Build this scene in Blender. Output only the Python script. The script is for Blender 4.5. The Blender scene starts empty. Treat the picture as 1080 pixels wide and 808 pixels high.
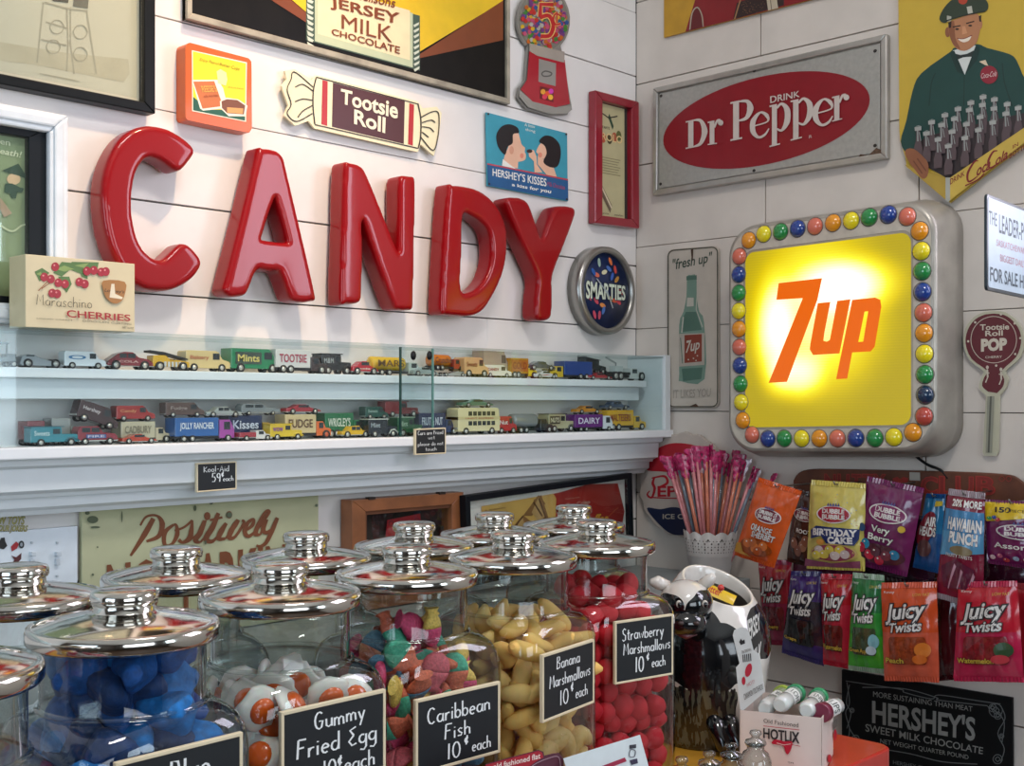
import bpy, bmesh, math, random
from mathutils import Vector, Matrix
random.seed(7)
sc = bpy.context.scene
COL = sc.collection
PI = math.pi

# ---------------------------------------------------------------- camera
W, H, CZ, F, HY = 1.98, 1.549, 1.5, 1254.0, 425.0
ANG = math.radians(44.0)
CAM = Vector((-W, -H, CZ))
D = Vector((math.cos(ANG), math.sin(ANG), 0)); R = Vector((math.sin(ANG), -math.cos(ANG), 0)); UP = Vector((0, 0, 1))
cd = bpy.data.cameras.new('camera'); cam = bpy.data.objects.new('camera', cd); COL.objects.link(cam)
cam.matrix_world = Matrix.Translation(CAM) @ Matrix((R, UP, -D)).transposed().to_4x4()
cd.sensor_width = 36; cd.lens = 36*F/1080; cd.shift_y = (HY-404)/1080; cd.clip_start = .02
sc.camera = cam

# ---------------------------------------------------------------- world, lights, exposure
wd = bpy.data.worlds.new('world'); sc.world = wd; wd.use_nodes = True
bg = wd.node_tree.nodes['Background']; bg.inputs[0].default_value = (.75, .86, 1, 1); bg.inputs[1].default_value = 1.6
def area(name, loc, target, sx, sy, power, col):
    l = bpy.data.lights.new(name, 'AREA'); l.shape = 'RECTANGLE'; l.size = sx; l.size_y = sy; l.energy = power; l.color = col
    o = bpy.data.objects.new(name, l); COL.objects.link(o); o.location = loc
    o.rotation_euler = (Vector(target)-Vector(loc)).to_track_quat('-Z', 'Y').to_euler(); return o
area('window_daylight', (-2.2, -3.86, 1.75), (-2.0, 0, 1.5), 2.0, 1.3, 24, (.87, .94, 1))
area('window_daylight', (-3.86, -1.3, 1.65), (-1.2, -.1, 1.25), 1.3, 1.2, 17, (.66, .84, 1))
area('window_daylight', (-.03, -1.34, 2.05), (-2.0, -1.0, 1.7), .66, .66, 11, (.90, .84, 1))
area('window_daylight', (-.03, -3.55, 1.7), (-1.8, -.6, 1.4), .7, 1.1, 15, (.72, .90, 1))
area('ceiling_panel_light', (-1.3, -1.3, 2.95), (-1.2, -.6, 1.0), .5, .25, 13, (1, .96, .92))
def spot(name, loc, target, power, col, size, blend, rad):
    l = bpy.data.lights.new(name, 'SPOT'); l.energy = power; l.color = col; l.spot_size = math.radians(size); l.spot_blend = blend; l.shadow_soft_size = rad
    o = bpy.data.objects.new(name, l); COL.objects.link(o); o.location = loc
    o.rotation_euler = (Vector(target)-Vector(loc)).to_track_quat('-Z', 'Y').to_euler(); return o
spot('ceiling_spotlight', (-.98, -.70, 2.9), (-.95, 0, 1.95), 62, (1, .66, .38), 50, 1.0, .035)
sc.view_settings.view_transform = 'Standard'; sc.view_settings.look = 'None'; sc.view_settings.gamma = 1
sc.view_settings.exposure = -0.08; sc.view_settings.use_curve_mapping = False

# ---------------------------------------------------------------- materials
MATS = {}
def lin(c):
    if isinstance(c, str):
        c = c.lstrip('#'); c = [int(c[i:i+2], 16)/255 for i in (0, 2, 4)]
        c = [x/12.92 if x <= .04045 else ((x+.055)/1.055)**2.4 for x in c]
    return (*c[:3], 1)
def mat(hexc, rough=.5, metal=0, coat=0, vary=.06, scale=30, bump=0, spec=.5, sss=0, name=None):
    key = (hexc, rough, metal, coat, vary, scale, bump, spec, sss)
    if key in MATS: return MATS[key]
    m = bpy.data.materials.new(name or 'paint'); m.use_nodes = True; nt = m.node_tree; b = nt.nodes['Principled BSDF']
    c = lin(hexc)
    b.inputs['Roughness'].default_value = rough; b.inputs['Metallic'].default_value = metal
    b.inputs['Coat Weight'].default_value = coat; b.inputs['Coat Roughness'].default_value = .06
    b.inputs['Specular IOR Level'].default_value = spec
    if sss: b.inputs['Subsurface Weight'].default_value = sss; b.inputs['Subsurface Scale'].default_value = .01
    tc = nt.nodes.new('ShaderNodeTexCoord'); n = nt.nodes.new('ShaderNodeTexNoise'); n.inputs['Scale'].default_value = scale; n.inputs['Detail'].default_value = 4
    nt.links.new(tc.outputs['Object'], n.inputs['Vector'])
    r = nt.nodes.new('ShaderNodeValToRGB')
    r.color_ramp.elements[0].position = .3; r.color_ramp.elements[1].position = .7
    r.color_ramp.elements[0].color = [x*(1-vary) for x in c[:3]]+[1]; r.color_ramp.elements[1].color = [min(1, x*(1+vary)) for x in c[:3]]+[1]
    nt.links.new(n.outputs['Fac'], r.inputs['Fac']); nt.links.new(r.outputs['Color'], b.inputs['Base Color'])
    if bump:
        bp = nt.nodes.new('ShaderNodeBump'); bp.inputs['Strength'].default_value = bump; bp.inputs['Distance'].default_value = .002
        nt.links.new(n.outputs['Fac'], bp.inputs['Height']); nt.links.new(bp.outputs['Normal'], b.inputs['Normal'])
    MATS[key] = m; return m
def glassmat(tint=(.93, .97, .96), edge=(.45, .5, .5), refl=1.0, name='clear_glass', ior=1.45):
    m = bpy.data.materials.new(name); m.use_nodes = True; nt = m.node_tree; nt.nodes.remove(nt.nodes['Principled BSDF'])
    out = nt.nodes['Material Output']; lw = nt.nodes.new('ShaderNodeLayerWeight'); lw.inputs['Blend'].default_value = .25
    mx = nt.nodes.new('ShaderNodeMix'); mx.data_type = 'RGBA'; mx.inputs[6].default_value = (*tint, 1); mx.inputs[7].default_value = (*edge, 1)
    nt.links.new(lw.outputs['Facing'], mx.inputs[0])
    t = nt.nodes.new('ShaderNodeBsdfTransparent'); nt.links.new(mx.outputs[2], t.inputs[0])
    g = nt.nodes.new('ShaderNodeBsdfGlossy'); g.inputs['Roughness'].default_value = .02
    l2 = nt.nodes.new('ShaderNodeLayerWeight'); l2.inputs['Blend'].default_value = .5
    pw = nt.nodes.new('ShaderNodeMath'); pw.operation = 'POWER'; pw.inputs[1].default_value = 4; nt.links.new(l2.outputs['Facing'], pw.inputs[0])
    ma = nt.nodes.new('ShaderNodeMath'); ma.operation = 'MULTIPLY_ADD'; ma.inputs[1].default_value = .95; ma.inputs[2].default_value = .045; nt.links.new(pw.outputs[0], ma.inputs[0])
    mu = nt.nodes.new('ShaderNodeMath'); mu.operation = 'MULTIPLY'; mu.inputs[1].default_value = refl; mu.use_clamp = True; nt.links.new(ma.outputs[0], mu.inputs[0])
    ms = nt.nodes.new('ShaderNodeMixShader'); nt.links.new(mu.outputs[0], ms.inputs[0]); nt.links.new(t.outputs[0], ms.inputs[1]); nt.links.new(g.outputs[0], ms.inputs[2])
    nt.links.new(ms.outputs[0], out.inputs[0]); return m
def plastic_film(hexc):
    return mat(hexc, .22, coat=.7, vary=.12, scale=60, bump=.35)
GLASS = glassmat(edge=(.36, .41, .41), refl=1.5)
PANE = glassmat((.96, .99, .99), (.82, .92, .92), .55, 'sheet_glass')
FRAMEGLASS = glassmat((.97, .99, .98), (.8, .85, .85), 1.2, 'picture_glass')
CHROME = mat('#d2cec7', .10, 1, vary=.02, scale=8)
BLACK = mat('#101316', .4, spec=.25); WHITE = mat('#efeee8', .5)

# ---------------------------------------------------------------- mesh helpers
class MB:
    def __init__(s): s.v = []; s.f = []; s.fm = []; s.mats = []; s.sm = []
    def mi(s, m):
        if m not in s.mats: s.mats.append(m)
        return s.mats.index(m)
    def add(s, vs, fs, m, smooth=False):
        b = len(s.v); s.v += [Vector(v) for v in vs]; i = s.mi(m)
        for f in fs: s.f.append([b+k for k in f]); s.fm.append(i); s.sm.append(smooth)
        return s
    def prism(s, pts, a, b, m, smooth=False):      # pts: list -> closed loop at level a and level b through callables
        n = len(pts); va = [a(p) for p in pts]; vb = [b(p) for p in pts]
        s.add(va+vb, [list(range(n))[::-1], list(range(n, 2*n))], m)
        base = len(s.v)-2*n; i = s.mi(m)
        for k in range(n): s.f.append([base+k, base+(k+1) % n, base+n+(k+1) % n, base+n+k]); s.fm.append(i); s.sm.append(smooth)
        return s
    def box(s, x0, x1, y0, y1, z0, z1, m, T=None):
        vs = [Vector((x, y, z)) for x in (x0, x1) for y in (y0, y1) for z in (z0, z1)]
        if T: vs = [T(v) for v in vs]
        return s.add(vs, [(0, 1, 3, 2), (4, 6, 7, 5), (0, 4, 5, 1), (2, 3, 7, 6), (0, 2, 6, 4), (1, 5, 7, 3)], m)
    def loft(s, rings, m, smooth=True, cap=True, closed=True):
        n = len(rings[0]); b = len(s.v); i = s.mi(m)
        for r in rings: s.v += [Vector(p) for p in r]
        for k in range(len(rings)-1):
            for j in range(n if closed else n-1):
                s.f.append([b+k*n+j, b+k*n+(j+1) % n, b+(k+1)*n+(j+1) % n, b+(k+1)*n+j]); s.fm.append(i); s.sm.append(smooth)
        if cap:
            s.f.append([b+j for j in range(n)][::-1]); s.f.append([b+(len(rings)-1)*n+j for j in range(n)]); s.fm += [i, i]; s.sm += [False, False]
        return s
    def lathe(s, prof, m, c=(0, 0, 0), n=32, smooth=True, cap=True, T=None):
        rings = [[Vector((c[0]+r*math.cos(2*PI*j/n), c[1]+r*math.sin(2*PI*j/n), c[2]+z)) for j in range(n)] for r, z in prof]
        if T: rings = [[T(p) for p in r] for r in rings]
        return s.loft(rings, m, smooth, cap)
    def tube(s, pts, rad, m, n=8, cap=True):
        pts = [Vector(p) for p in pts]; rings = []
        rr = rad if isinstance(rad, (list, tuple)) else [rad]*len(pts)
        ref = None
        for k, p in enumerate(pts):
            t = (pts[min(k+1, len(pts)-1)]-pts[max(k-1, 0)]).normalized()
            if ref is None: ref = t.orthogonal().normalized()
            a = (ref-t*ref.dot(t)).normalized(); ref = a; b = t.cross(a)
            rings.append([p+rr[k]*(a*math.cos(2*PI*j/n)+b*math.sin(2*PI*j/n)) for j in range(n)])
        return s.loft(rings, m, True, cap)
    def sphere(s, c, r, m, n=12, sq=(1, 1, 1), T=None):
        rings = []
        for i in range(n//2+1):
            th = PI*i/(n//2); q = max(math.sin(th), .001)
            rings.append([Vector((c[0]+sq[0]*r*q*math.cos(2*PI*j/n), c[1]+sq[1]*r*q*math.sin(2*PI*j/n), c[2]-sq[2]*r*math.cos(th))) for j in range(n)])
        if T: rings = [[T(p) for p in q] for q in rings]
        return s.loft(rings, m, True, True)
def chainloc(o):
    L = Vector((0, 0, 0))
    while o: L = L+o.location; o = o.parent
    return L
def obj(name, mb, parent=None, local=False, bevel=0, fixn=True, seg=2):
    me = bpy.data.meshes.new(name)
    vs = mb.v
    if parent and not local:
        L = chainloc(parent); vs = [v-L for v in vs]; org = None
    elif not parent and not local:
        mn = [min(v[i] for v in vs) for i in range(3)]; mxx = [max(v[i] for v in vs) for i in range(3)]
        org = Vector(((mn[0]+mxx[0])/2, (mn[1]+mxx[1])/2, mn[2])); vs = [v-org for v in vs]
    else: org = None
    me.from_pydata([tuple(v) for v in vs], [], mb.f)
    for m in mb.mats: me.materials.append(m)
    for p, i, sm in zip(me.polygons, mb.fm, mb.sm): p.material_index = i; p.use_smooth = sm
    me.update()
    if fixn:
        bm = bmesh.new(); bm.from_mesh(me); bmesh.ops.recalc_face_normals(bm, faces=bm.faces); bm.to_mesh(me); bm.free()
    o = bpy.data.objects.new(name, me); COL.objects.link(o)
    if parent: o.parent = parent
    if org is not None: o.location = org
    if bevel:
        b = o.modifiers.new('bevel', 'BEVEL'); b.width = bevel; b.segments = seg; b.limit_method = 'ANGLE'
    return o
def tag(o, label, cat, group=None):
    o['label'] = label; o['category'] = cat
    if group: o['group'] = group
    return o
def thing(name, label, cat, loc=(0, 0, 0), rz=0, group=None):
    o = bpy.data.objects.new(name, None); o.empty_display_size = .05; COL.objects.link(o); o.location = loc; o.rotation_euler = (0, 0, rz)
    return tag(o, label, cat, group)
def struct(name, mb, **k):
    o = obj(name, mb, **k); o['kind'] = 'structure'; return o
def dup(root, loc, rot=None, label=None, group=None):
    r = root.copy(); COL.objects.link(r); r.location = loc
    if rot is not None: r.rotation_euler = rot
    if label: r['label'] = label
    if group: r['group'] = group
    for ch in root.children:
        c = ch.copy(); COL.objects.link(c); c.parent = r
        for g in ch.children: e = g.copy(); COL.objects.link(e); e.parent = c
    return r

# ---------------------------------------------------------------- planes of the room
def ray(px, py): return D+R*((px-540)/F)+UP*((HY-py)/F)
def onplane(px, py, p0, n):
    d = ray(px, py); return CAM+d*((p0-CAM).dot(n)/d.dot(n))
class Plane:                       # p(px,py,off): point on the wall plane, off metres out from it
    def __init__(s, n, off=0): s.n = Vector(n).normalized(); s.p0 = s.n*off; s.off = off
    def __call__(s, px, py, off=0): return onplane(px, py, s.p0, s.n)+s.n*off
LW = lambda off=0: Plane((0, -1, 0), off)
RW = lambda off=0: Plane((-1, 0, 0), off)
def crop(m, ox, oy, sc_):          # coordinates read off an enlarged view of the wall
    f = lambda x, y, off=0: m(ox+x/sc_, oy+y/sc_, off)
    f.n = m.n; return f
class Quad:                        # unit-square frame over four corner points (TL,TR,BR,BL), v down
    def __init__(s, tl, tr, br, bl, bulge=0, wr=0, seed=0):
        s.c = [Vector(q) for q in (tl, tr, br, bl)]; s.n = (s.c[3]-s.c[0]).cross(s.c[1]-s.c[0]).normalized()
        s.b = bulge; s.wr = wr; s.seed = seed
    def __call__(s, u, v, off=0):
        a, b, c, d = s.c; p = (a*(1-u)+b*u)*(1-v)+(d*(1-u)+c*u)*v
        if s.b:
            uu = min(max(u, 0), 1); vv = min(max(v, 0), 1)
            h = s.b*(max(math.sin(PI*uu), 0)**.6)*(max(math.sin(PI*vv), 0)**.55)
            h += s.wr*math.sin(uu*17+vv*9+s.seed)*math.sin(vv*13+s.seed*2-uu*5)
            off += h
        return p+s.n*off

# ---------------------------------------------------------------- lettering
TX = {}
def textmesh(t, bold=0.0, shear=0.0):
    k = (t, bold, shear)
    if k in TX: return TX[k]
    cu = bpy.data.curves.new('t', 'FONT'); cu.body = t; cu.size = 1; cu.offset = bold; cu.shear = shear; cu.resolution_u = 3; cu.fill_mode = 'FRONT'
    o = bpy.data.objects.new('t', cu); me = o.to_mesh()
    vs = [(v.co.x, v.co.y) for v in me.vertices]; fs = [list(p.vertices) for p in me.polygons]
    o.to_mesh_clear(); bpy.data.objects.remove(o); bpy.data.curves.remove(cu)
    TX[k] = (vs, fs); return TX[k]
def bbox(vs): return min(v[0] for v in vs), max(v[0] for v in vs), min(v[1] for v in vs), max(v[1] for v in vs)
# single-stroke chalk hand: x 0..w, baseline 0, x-height .5, capital 1
def arc(cx, cy, rx, ry, a0, a1, n=8): return [(cx+rx*math.cos(math.radians(a0+(a1-a0)*i/n)), cy+ry*math.sin(math.radians(a0+(a1-a0)*i/n))) for i in range(n+1)]
CH = {
 'a': (.5, [arc(.22, .25, .2, .25, 60, 360), [(.43, .5), (.43, .05), (.5, 0)]]), 'b': (.45, [[(.03, 1), (.03, 0)], arc(.22, .25, .2, .25, 180, -180)]),
 'c': (.42, [arc(.24, .25, .22, .25, 50, 310)]), 'd': (.5, [arc(.22, .25, .2, .25, 60, 360), [(.43, 1), (.43, 0)]]),
 'e': (.46, [[(.04, .27), (.4, .3)]+arc(.23, .26, .19, .25, 15, 310)]), 'f': (.35, [[(.34, .95), (.24, 1), (.16, .85), (.14, 0)], [(.0, .5), (.3, .5)]]),
 'g': (.48, [arc(.22, .27, .2, .23, 60, 360), [(.43, .5), (.43, -.2), (.3, -.36), (.08, -.3)]]), 'h': (.45, [[(.03, 1), (.03, 0)], [(.03, .35), (.2, .5), (.36, .42), (.38, 0)]]),
 'i': (.16, [[(.06, .5), (.06, 0)], [(.06, .68), (.075, .74)]]), 'k': (.42, [[(.03, 1), (.03, 0)], [(.35, .5), (.04, .22), (.38, 0)]]), 'l': (.16, [[(.06, 1), (.06, 0)]]),
 'm': (.72, [[(.03, .5), (.03, 0)], [(.03, .35), (.17, .5), (.3, .42), (.32, 0)], [(.32, .35), (.46, .5), (.6, .42), (.64, 0)]]),
 'n': (.46, [[(.03, .5), (.03, 0)], [(.03, .35), (.2, .5), (.36, .42), (.38, 0)]]), 'o': (.48, [arc(.22, .25, .2, .25, 90, 450)]),
 'p': (.45, [[(.03, .5), (.03, -.35)], arc(.22, .25, .2, .25, 180, -180)]), 'r': (.35, [[(.03, .5), (.03, 0)], [(.03, .3), (.15, .47), (.32, .48)]]),
 's': (.4, [[(.34, .45), (.2, .52), (.06, .42), (.14, .28), (.32, .16), (.26, .02), (.02, .03)]]), 't': (.36, [[(.16, .85), (.16, .08), (.3, 0)], [(0, .55), (.34, .58)]]),
 'u': (.46, [[(.03, .5), (.05, .1), (.2, 0), (.38, .12), (.4, .5)], [(.4, .5), (.42, 0)]]), 'v': (.4, [[(.0, .5), (.18, 0), (.38, .52)]]), 'w': (.62, [[(.0, .5), (.14, 0), (.28, .4), (.42, 0), (.58, .52)]]), 'x': (.4, [[(0, .5), (.36, 0)], [(.36, .5), (0, 0)]]),
 'y': (.45, [[(.02, .5), (.2, .05)], [(.42, .52), (.12, -.36)]]), 'z': (.4, [[(0, .5), (.36, .5), (0, 0), (.38, 0)]]),
 'A': (.62, [[(0, 0), (.28, 1), (.56, 0)], [(.1, .35), (.46, .35)]]), 'B': (.58, [[(.04, 0), (.1, 1), (.4, .95), (.45, .7), (.12, .55), (.5, .4), (.45, .08), (.02, 0)]]),
 'C': (.6, [arc(.32, .5, .28, .5, 45, 310)]), 'E': (.5, [[(.42, 1), (.08, .85), (.3, .55)], [(.3, .55), (.02, .25), (.2, .0), (.46, .08)]]), 'F': (.52, [[(.08, 1), (.02, 0)], [(.08, 1), (.5, .98)], [(.06, .55), (.38, .56)]]),
 'G': (.64, [arc(.32, .5, .28, .5, 50, 300)+[(.54, .45), (.3, .45)]]), 'K': (.52, [[(.03, 1), (.03, 0)], [(.46, .9), (.04, .42), (.5, 0)]]), 'M': (.75, [[(.0, 0), (.1, 1), (.33, .35), (.6, 1), (.66, 0)]]),
 'S': (.5, [[(.44, .9), (.25, 1.02), (.06, .85), (.12, .6), (.4, .42), (.38, .08), (.15, -.02), (.02, .12)]]), 'T': (.55, [[(.0, .98), (.52, .98)], [(.27, .98), (.25, 0)]]), 'P': (.5, [[(.04, 0), (.08, 1), (.42, .92), (.42, .6), (.08, .5)]]),
 '1': (.24, [[(.1, 1), (.08, 0)]]), '0': (.55, [arc(.26, .5, .24, .5, 90, 450, 12)]), '5': (.5, [[(.44, 1), (.1, 1), (.06, .55), (.3, .6), (.45, .35), (.32, .03), (.03, .05)]]), '2': (.5, [[(.04, .8), (.2, 1), (.42, .85), (.38, .5), (.03, .02), (.48, .03)]]),
 '9': (.48, [arc(.22, .72, .19, .27, 0, 360), [(.41, .72), (.36, 0)]]), '-': (.4, [[(.05, .4), (.33, .42)]]), '$': (.45, [[(.38, .85), (.2, .95), (.06, .75), (.34, .4), (.3, .1), (.04, .12)], [(.2, 1.1), (.2, -.1)]]),
 '¢': (.34, [arc(.16, .8, .13, .17, 40, 320), [(.2, 1.12), (.12, .5)]]), ' ': (.3, [])}
def tess(vs, fs, lim):
    bm = bmesh.new(); V = [bm.verts.new((v[0], v[1], v[2] if len(v) > 2 else 0)) for v in vs]
    for f in fs:
        try: bm.faces.new([V[i] for i in f])
        except ValueError: pass
    bmesh.ops.triangulate(bm, faces=bm.faces)
    for _ in range(4):
        E_ = [e for e in bm.edges if math.hypot(e.verts[0].co.x-e.verts[1].co.x, e.verts[0].co.y-e.verts[1].co.y) > lim]
        if not E_: break
        bmesh.ops.subdivide_edges(bm, edges=E_, cuts=1); bmesh.ops.triangulate(bm, faces=[f for f in bm.faces if len(f.verts) > 3])
    bm.verts.index_update(); r = ([tuple(v.co) for v in bm.verts], [[v.index for v in f.verts] for f in bm.faces]); bm.free(); return r
class Art:
    """flat print on a surface: layered shapes lifted a hair above it; m(a,b,off) maps print coordinates to the surface"""
    def __init__(s, m, off=.0006, step=.00006): s.m = m; s.mb = MB(); s.o = off; s.st = step
    def up(s): s.o += s.st
    def emit(s, P, fs, mt):      # P: (a, b, off)
        if getattr(s.m, 'b', 0): P, fs = tess(P, fs, .085)
        s.mb.add([s.m(*p) for p in P], fs, mt)
    def poly(s, pts, mt, fan=False):
        s.up(); s.emit([(p[0], p[1], s.o) for p in pts], [list(range(len(pts)))], mt); return s
    def ell(s, cx, cy, rx, ry, mt, n=28, rot=0, a0=0, a1=360):
        c, q = math.cos(rot), math.sin(rot); P = []
        for i in range(n):
            t = math.radians(a0+(a1-a0)*i/(n if a1-a0 == 360 else n-1)); x, y = rx*math.cos(t), ry*math.sin(t); P.append((cx+x*c-y*q, cy+x*q+y*c))
        return s.poly(P, mt)
    def grid(s, a0, b0, a1, b1, mt, n=10):
        s.up(); vs = [s.m(a0+(a1-a0)*i/n, b0+(b1-b0)*j/n, s.o) for j in range(n+1) for i in range(n+1)]
        s.mb.add(vs, [(j*(n+1)+i, j*(n+1)+i+1, (j+1)*(n+1)+i+1, (j+1)*(n+1)+i) for j in range(n) for i in range(n)], mt, True); return s
    def stroke(s, pts, w, mt, closed=False, up=True):
        if up: s.up()
        n = len(pts); L = []; Rr = []
        ww = w if isinstance(w, (list, tuple)) else [w]*n
        for i in range(n):
            a = pts[(i-1) % n] if closed else pts[max(i-1, 0)]; b = pts[(i+1) % n] if closed else pts[min(i+1, n-1)]
            dx, dy = b[0]-a[0], b[1]-a[1]; l = math.hypot(dx, dy) or 1; nx, ny = -dy/l*ww[i]/2, dx/l*ww[i]/2
            oo = s.o+i*.000004; L.append((pts[i][0]+nx, pts[i][1]+ny, oo)); Rr.append((pts[i][0]-nx, pts[i][1]-ny, oo))
        fs = [(i, (i+1) % n, n+(i+1) % n, n+i) for i in range(n if closed else n-1)]
        s.emit(L+Rr, fs, mt); return s
    def curve(s, pts, w, mt, k=5, closed=False):
        return s.stroke(smooth(pts, k, closed), w if not isinstance(w, (list, tuple)) else lerpw(w, pts, k, closed), mt, closed)
    def text(s, t, q, mt, bold=0.0, shear=0.0, outline=None, ow=.05, arch=0):
        """q: TL,TR,BR,BL corners in print coordinates"""
        bold *= .45; ow *= .5; base = textmesh(t, bold, shear); x0, x1, y0, y1 = bbox(base[0])
        for mm, bb in (([(outline, bold+ow)] if outline else [])+[(mt, bold)]):
            vs, fs = textmesh(t, bb, shear); s.up(); V = []
            for x, y in vs:
                u = (x-x0)/(x1-x0); v = 1-(y-y0)/(y1-y0); v -= arch*(1-(2*u-1)**2)
                a = [q[0][i]*(1-u)+q[1][i]*u for i in (0, 1)]; b = [q[3][i]*(1-u)+q[2][i]*u for i in (0, 1)]
                V.append((a[0]*(1-v)+b[0]*v, a[1]*(1-v)+b[1]*v, s.o))
            s.emit(V, fs, mm)
        return s
    def trect(s, t, x, y, w, h, mt, **k):         # axis-aligned text box, y down
        return s.text(t, [(x, y), (x+w, y), (x+w, y+h), (x, y+h)], mt, **k)
    def hand(s, t, x, y, h, mt, w=.09, asp=1.0, slope=0.0, rnd=.03):  # chalk writing, baseline at y (y down), cap height h, asp: horizontal unit
        rs = random.Random(t); cx = 0; s.up()
        for ch in t:
            adv, st = CH.get(ch, CH[' ']); dy = rs.uniform(-rnd, rnd)
            for ln in st:
                P = [(x+(cx+a)*h*asp, y-(b+dy)*h+slope*(cx+a)*h*asp) for a, b in ln]
                s.stroke(P, w*h*(1 if not isinstance(asp, tuple) else 1), mt, up=False)
            cx += adv+.1
        return cx*h*asp
    def build(s, name, parent, **k): return obj(name, s.mb, parent, fixn=False, **k)
def handlen(t): return sum(CH.get(c, CH[' '])[0]+.1 for c in t)
def smooth(pts, k=5, closed=False):
    n = len(pts); out = []
    rng = range(n if closed else n-1)
    g = (lambda i: pts[i % n]) if closed else (lambda i: pts[min(max(i, 0), n-1)])
    for i in rng:
        p0, p1, p2, p3 = g(i-1), g(i), g(i+1), g(i+2)
        for j in range(k):
            t = j/k; out.append(tuple(.5*((2*p1[c])+(-p0[c]+p2[c])*t+(2*p0[c]-5*p1[c]+4*p2[c]-p3[c])*t*t+(-p0[c]+3*p1[c]-3*p2[c]+p3[c])*t**3) for c in range(len(p1))))
    if not closed: out.append(tuple(pts[-1]))
    return out
def lerpw(w, pts, k, closed):
    n = len(pts); out = []
    for i in range(n if closed else n-1):
        for j in range(k): out.append(w[i]*(1-j/k)+w[(i+1) % n]*j/k)
    if not closed: out.append(w[-1])
    return out
def slab(mb, m, pts, o0, o1, mt, smooth_=False):       # outline on a surface given thickness
    mb.prism(pts, lambda p: m(p[0], p[1], o0), lambda p: m(p[0], p[1], o1), mt, smooth_); return mb
def rrect(x0, y0, x1, y1, r, n=4, ry=None):
    ry = ry or r; P = []
    for cx, cy, a in ((x1-r, y0+ry, -90), (x1-r, y1-ry, 0), (x0+r, y1-ry, 90), (x0+r, y0+ry, 180)):
        for i in range(n+1): t = math.radians(a+90*i/n); P.append((cx+r*math.cos(t), cy+ry*math.sin(t)))
    return P
def frame_mb(m, q, wx, wy, o0, o1, mt):    # rectangular moulding in unit coordinates of Quad m; q=(u0,v0,u1,v1)
    u0, v0, u1, v1 = q; mb = MB()
    for P in ([(u0, v0), (u1, v0), (u1-wx, v0+wy), (u0+wx, v0+wy)], [(u0, v1), (u0+wx, v1-wy), (u1-wx, v1-wy), (u1, v1)],
              [(u0, v0), (u0+wx, v0+wy), (u0+wx, v1-wy), (u0, v1)], [(u1, v0), (u1, v1), (u1-wx, v1-wy), (u1-wx, v0+wy)]): slab(mb, m, P, o0, o1, mt)
    return mb
def quadpx(pl, pts): return Quad(*[pl(*p) for p in pts])
def base_of(vs):
    mn = [min(v[i] for v in vs) for i in range(3)]; mx = [max(v[i] for v in vs) for i in range(3)]
    return Vector(((mn[0]+mx[0])/2, (mn[1]+mx[1])/2, mn[2]))
# ---------------------------------------------------------------- the room
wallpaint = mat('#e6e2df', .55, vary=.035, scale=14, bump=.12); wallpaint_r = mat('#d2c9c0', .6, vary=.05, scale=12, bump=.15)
gapm = mat('#2a211c', .9); floorm = mat('#4a3626', .5, vary=.2, scale=6); ceilm = mat('#e6e2da', .8)
def plank_wall(name, left, zs, x0, x1, joints, m):
    mb = MB(); rs = random.Random(name)
    def bx(a, b, z0, z1, t0, t1, mm):
        if left: mb.box(a, b, -t1, -t0, z0, z1, mm)
        else: mb.box(-t1, -t0, a, b, z0, z1, mm)
    bx(x0, .1 if left else .012, 0, 3, -.10, -.012, gapm)
    for z0, z1 in zip(zs[:-1], zs[1:]):
        js = [x0]+sorted(j for j, z in joints if z0 < z < z1)+[x1]
        if not left and z0 > 99: pass
        g = rs.choice([.0010, .0018, .0034])
        for a, b in zip(js[:-1], js[1:]):
            bx(a+(.0012 if a > x0 else 0), b-(.0012 if b < x1 else 0), z0+g/2, z1-g/2, -.012, 0+rs.uniform(-.0012, 0), m)
    if not left:      # two windows further along this wall, out of the picture
        for a, b, z0, z1 in ((-1.02, x0+2.98, 0, 0), (-1.70, -1.02, 0, 1.7), (-1.70, -1.02, 2.4, 3), (-3.15, -1.70, 0, 3), (-3.95, -3.15, 0, 1.1), (-3.95, -3.15, 2.3, 3), (-4.0, -3.95, 0, 3)):
            if z1 > z0: mb.box(-.001, .1, a, b, z0, z1, m)
    return struct(name, mb, local=True, bevel=.0006, seg=1)
zsL = [0.0]+[1.655+.133*k for k in range(-11, 11) if .1 < 1.655+.133*k < 2.96]+[3.0]
zsR = [0.0]+[1.655+.1715*k for k in range(-9, 9) if .1 < 1.655+.1715*k < 2.96]+[3.0]
lj = [(-.44, 1.60), (-.44, 1.55), (-1.6, 1.75), (-.9, 1.2)]
def ry_(px, py): p = RW()(px, py); return (p.y, p.z)
plank_wall('wall_left', True, zsL, -4.0, 0, lj, wallpaint)
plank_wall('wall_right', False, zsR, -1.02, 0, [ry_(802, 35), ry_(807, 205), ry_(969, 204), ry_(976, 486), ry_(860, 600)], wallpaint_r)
mb = MB(); mb.box(-4.1, .1, -4.1, .1, -.1, 0, floorm); struct('floor', mb, local=True)
mb = MB(); mb.box(-4.1, .1, -4.1, .1, 3.0, 3.1, ceilm); struct('ceiling', mb, local=True)
def holed(name, axis, c, a0, a1, w0, w1, z0, z1, m):
    mb = MB()
    def bx(a, b, z, y): mb.box(*((a, b, c-.1, c) if axis == 'y' else (c-.1, c, a, b)), z, y, m)
    bx(a0, w0, 0, 3); bx(w1, a1, 0, 3); bx(w0, w1, 0, z0); bx(w0, w1, z1, 3); return struct(name, mb, local=True)
w2 = mat('#4f4841', .7); dark = mat('#3a3430', .6)
holed('wall_front', 'y', -4.0, -4.1, .1, -3.3, -1.1, 1.1, 2.4, w2)
holed('wall_entrance', 'x', -4.0, -4.0, 0, -2.0, -.6, 1.0, 2.3, w2)
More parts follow.
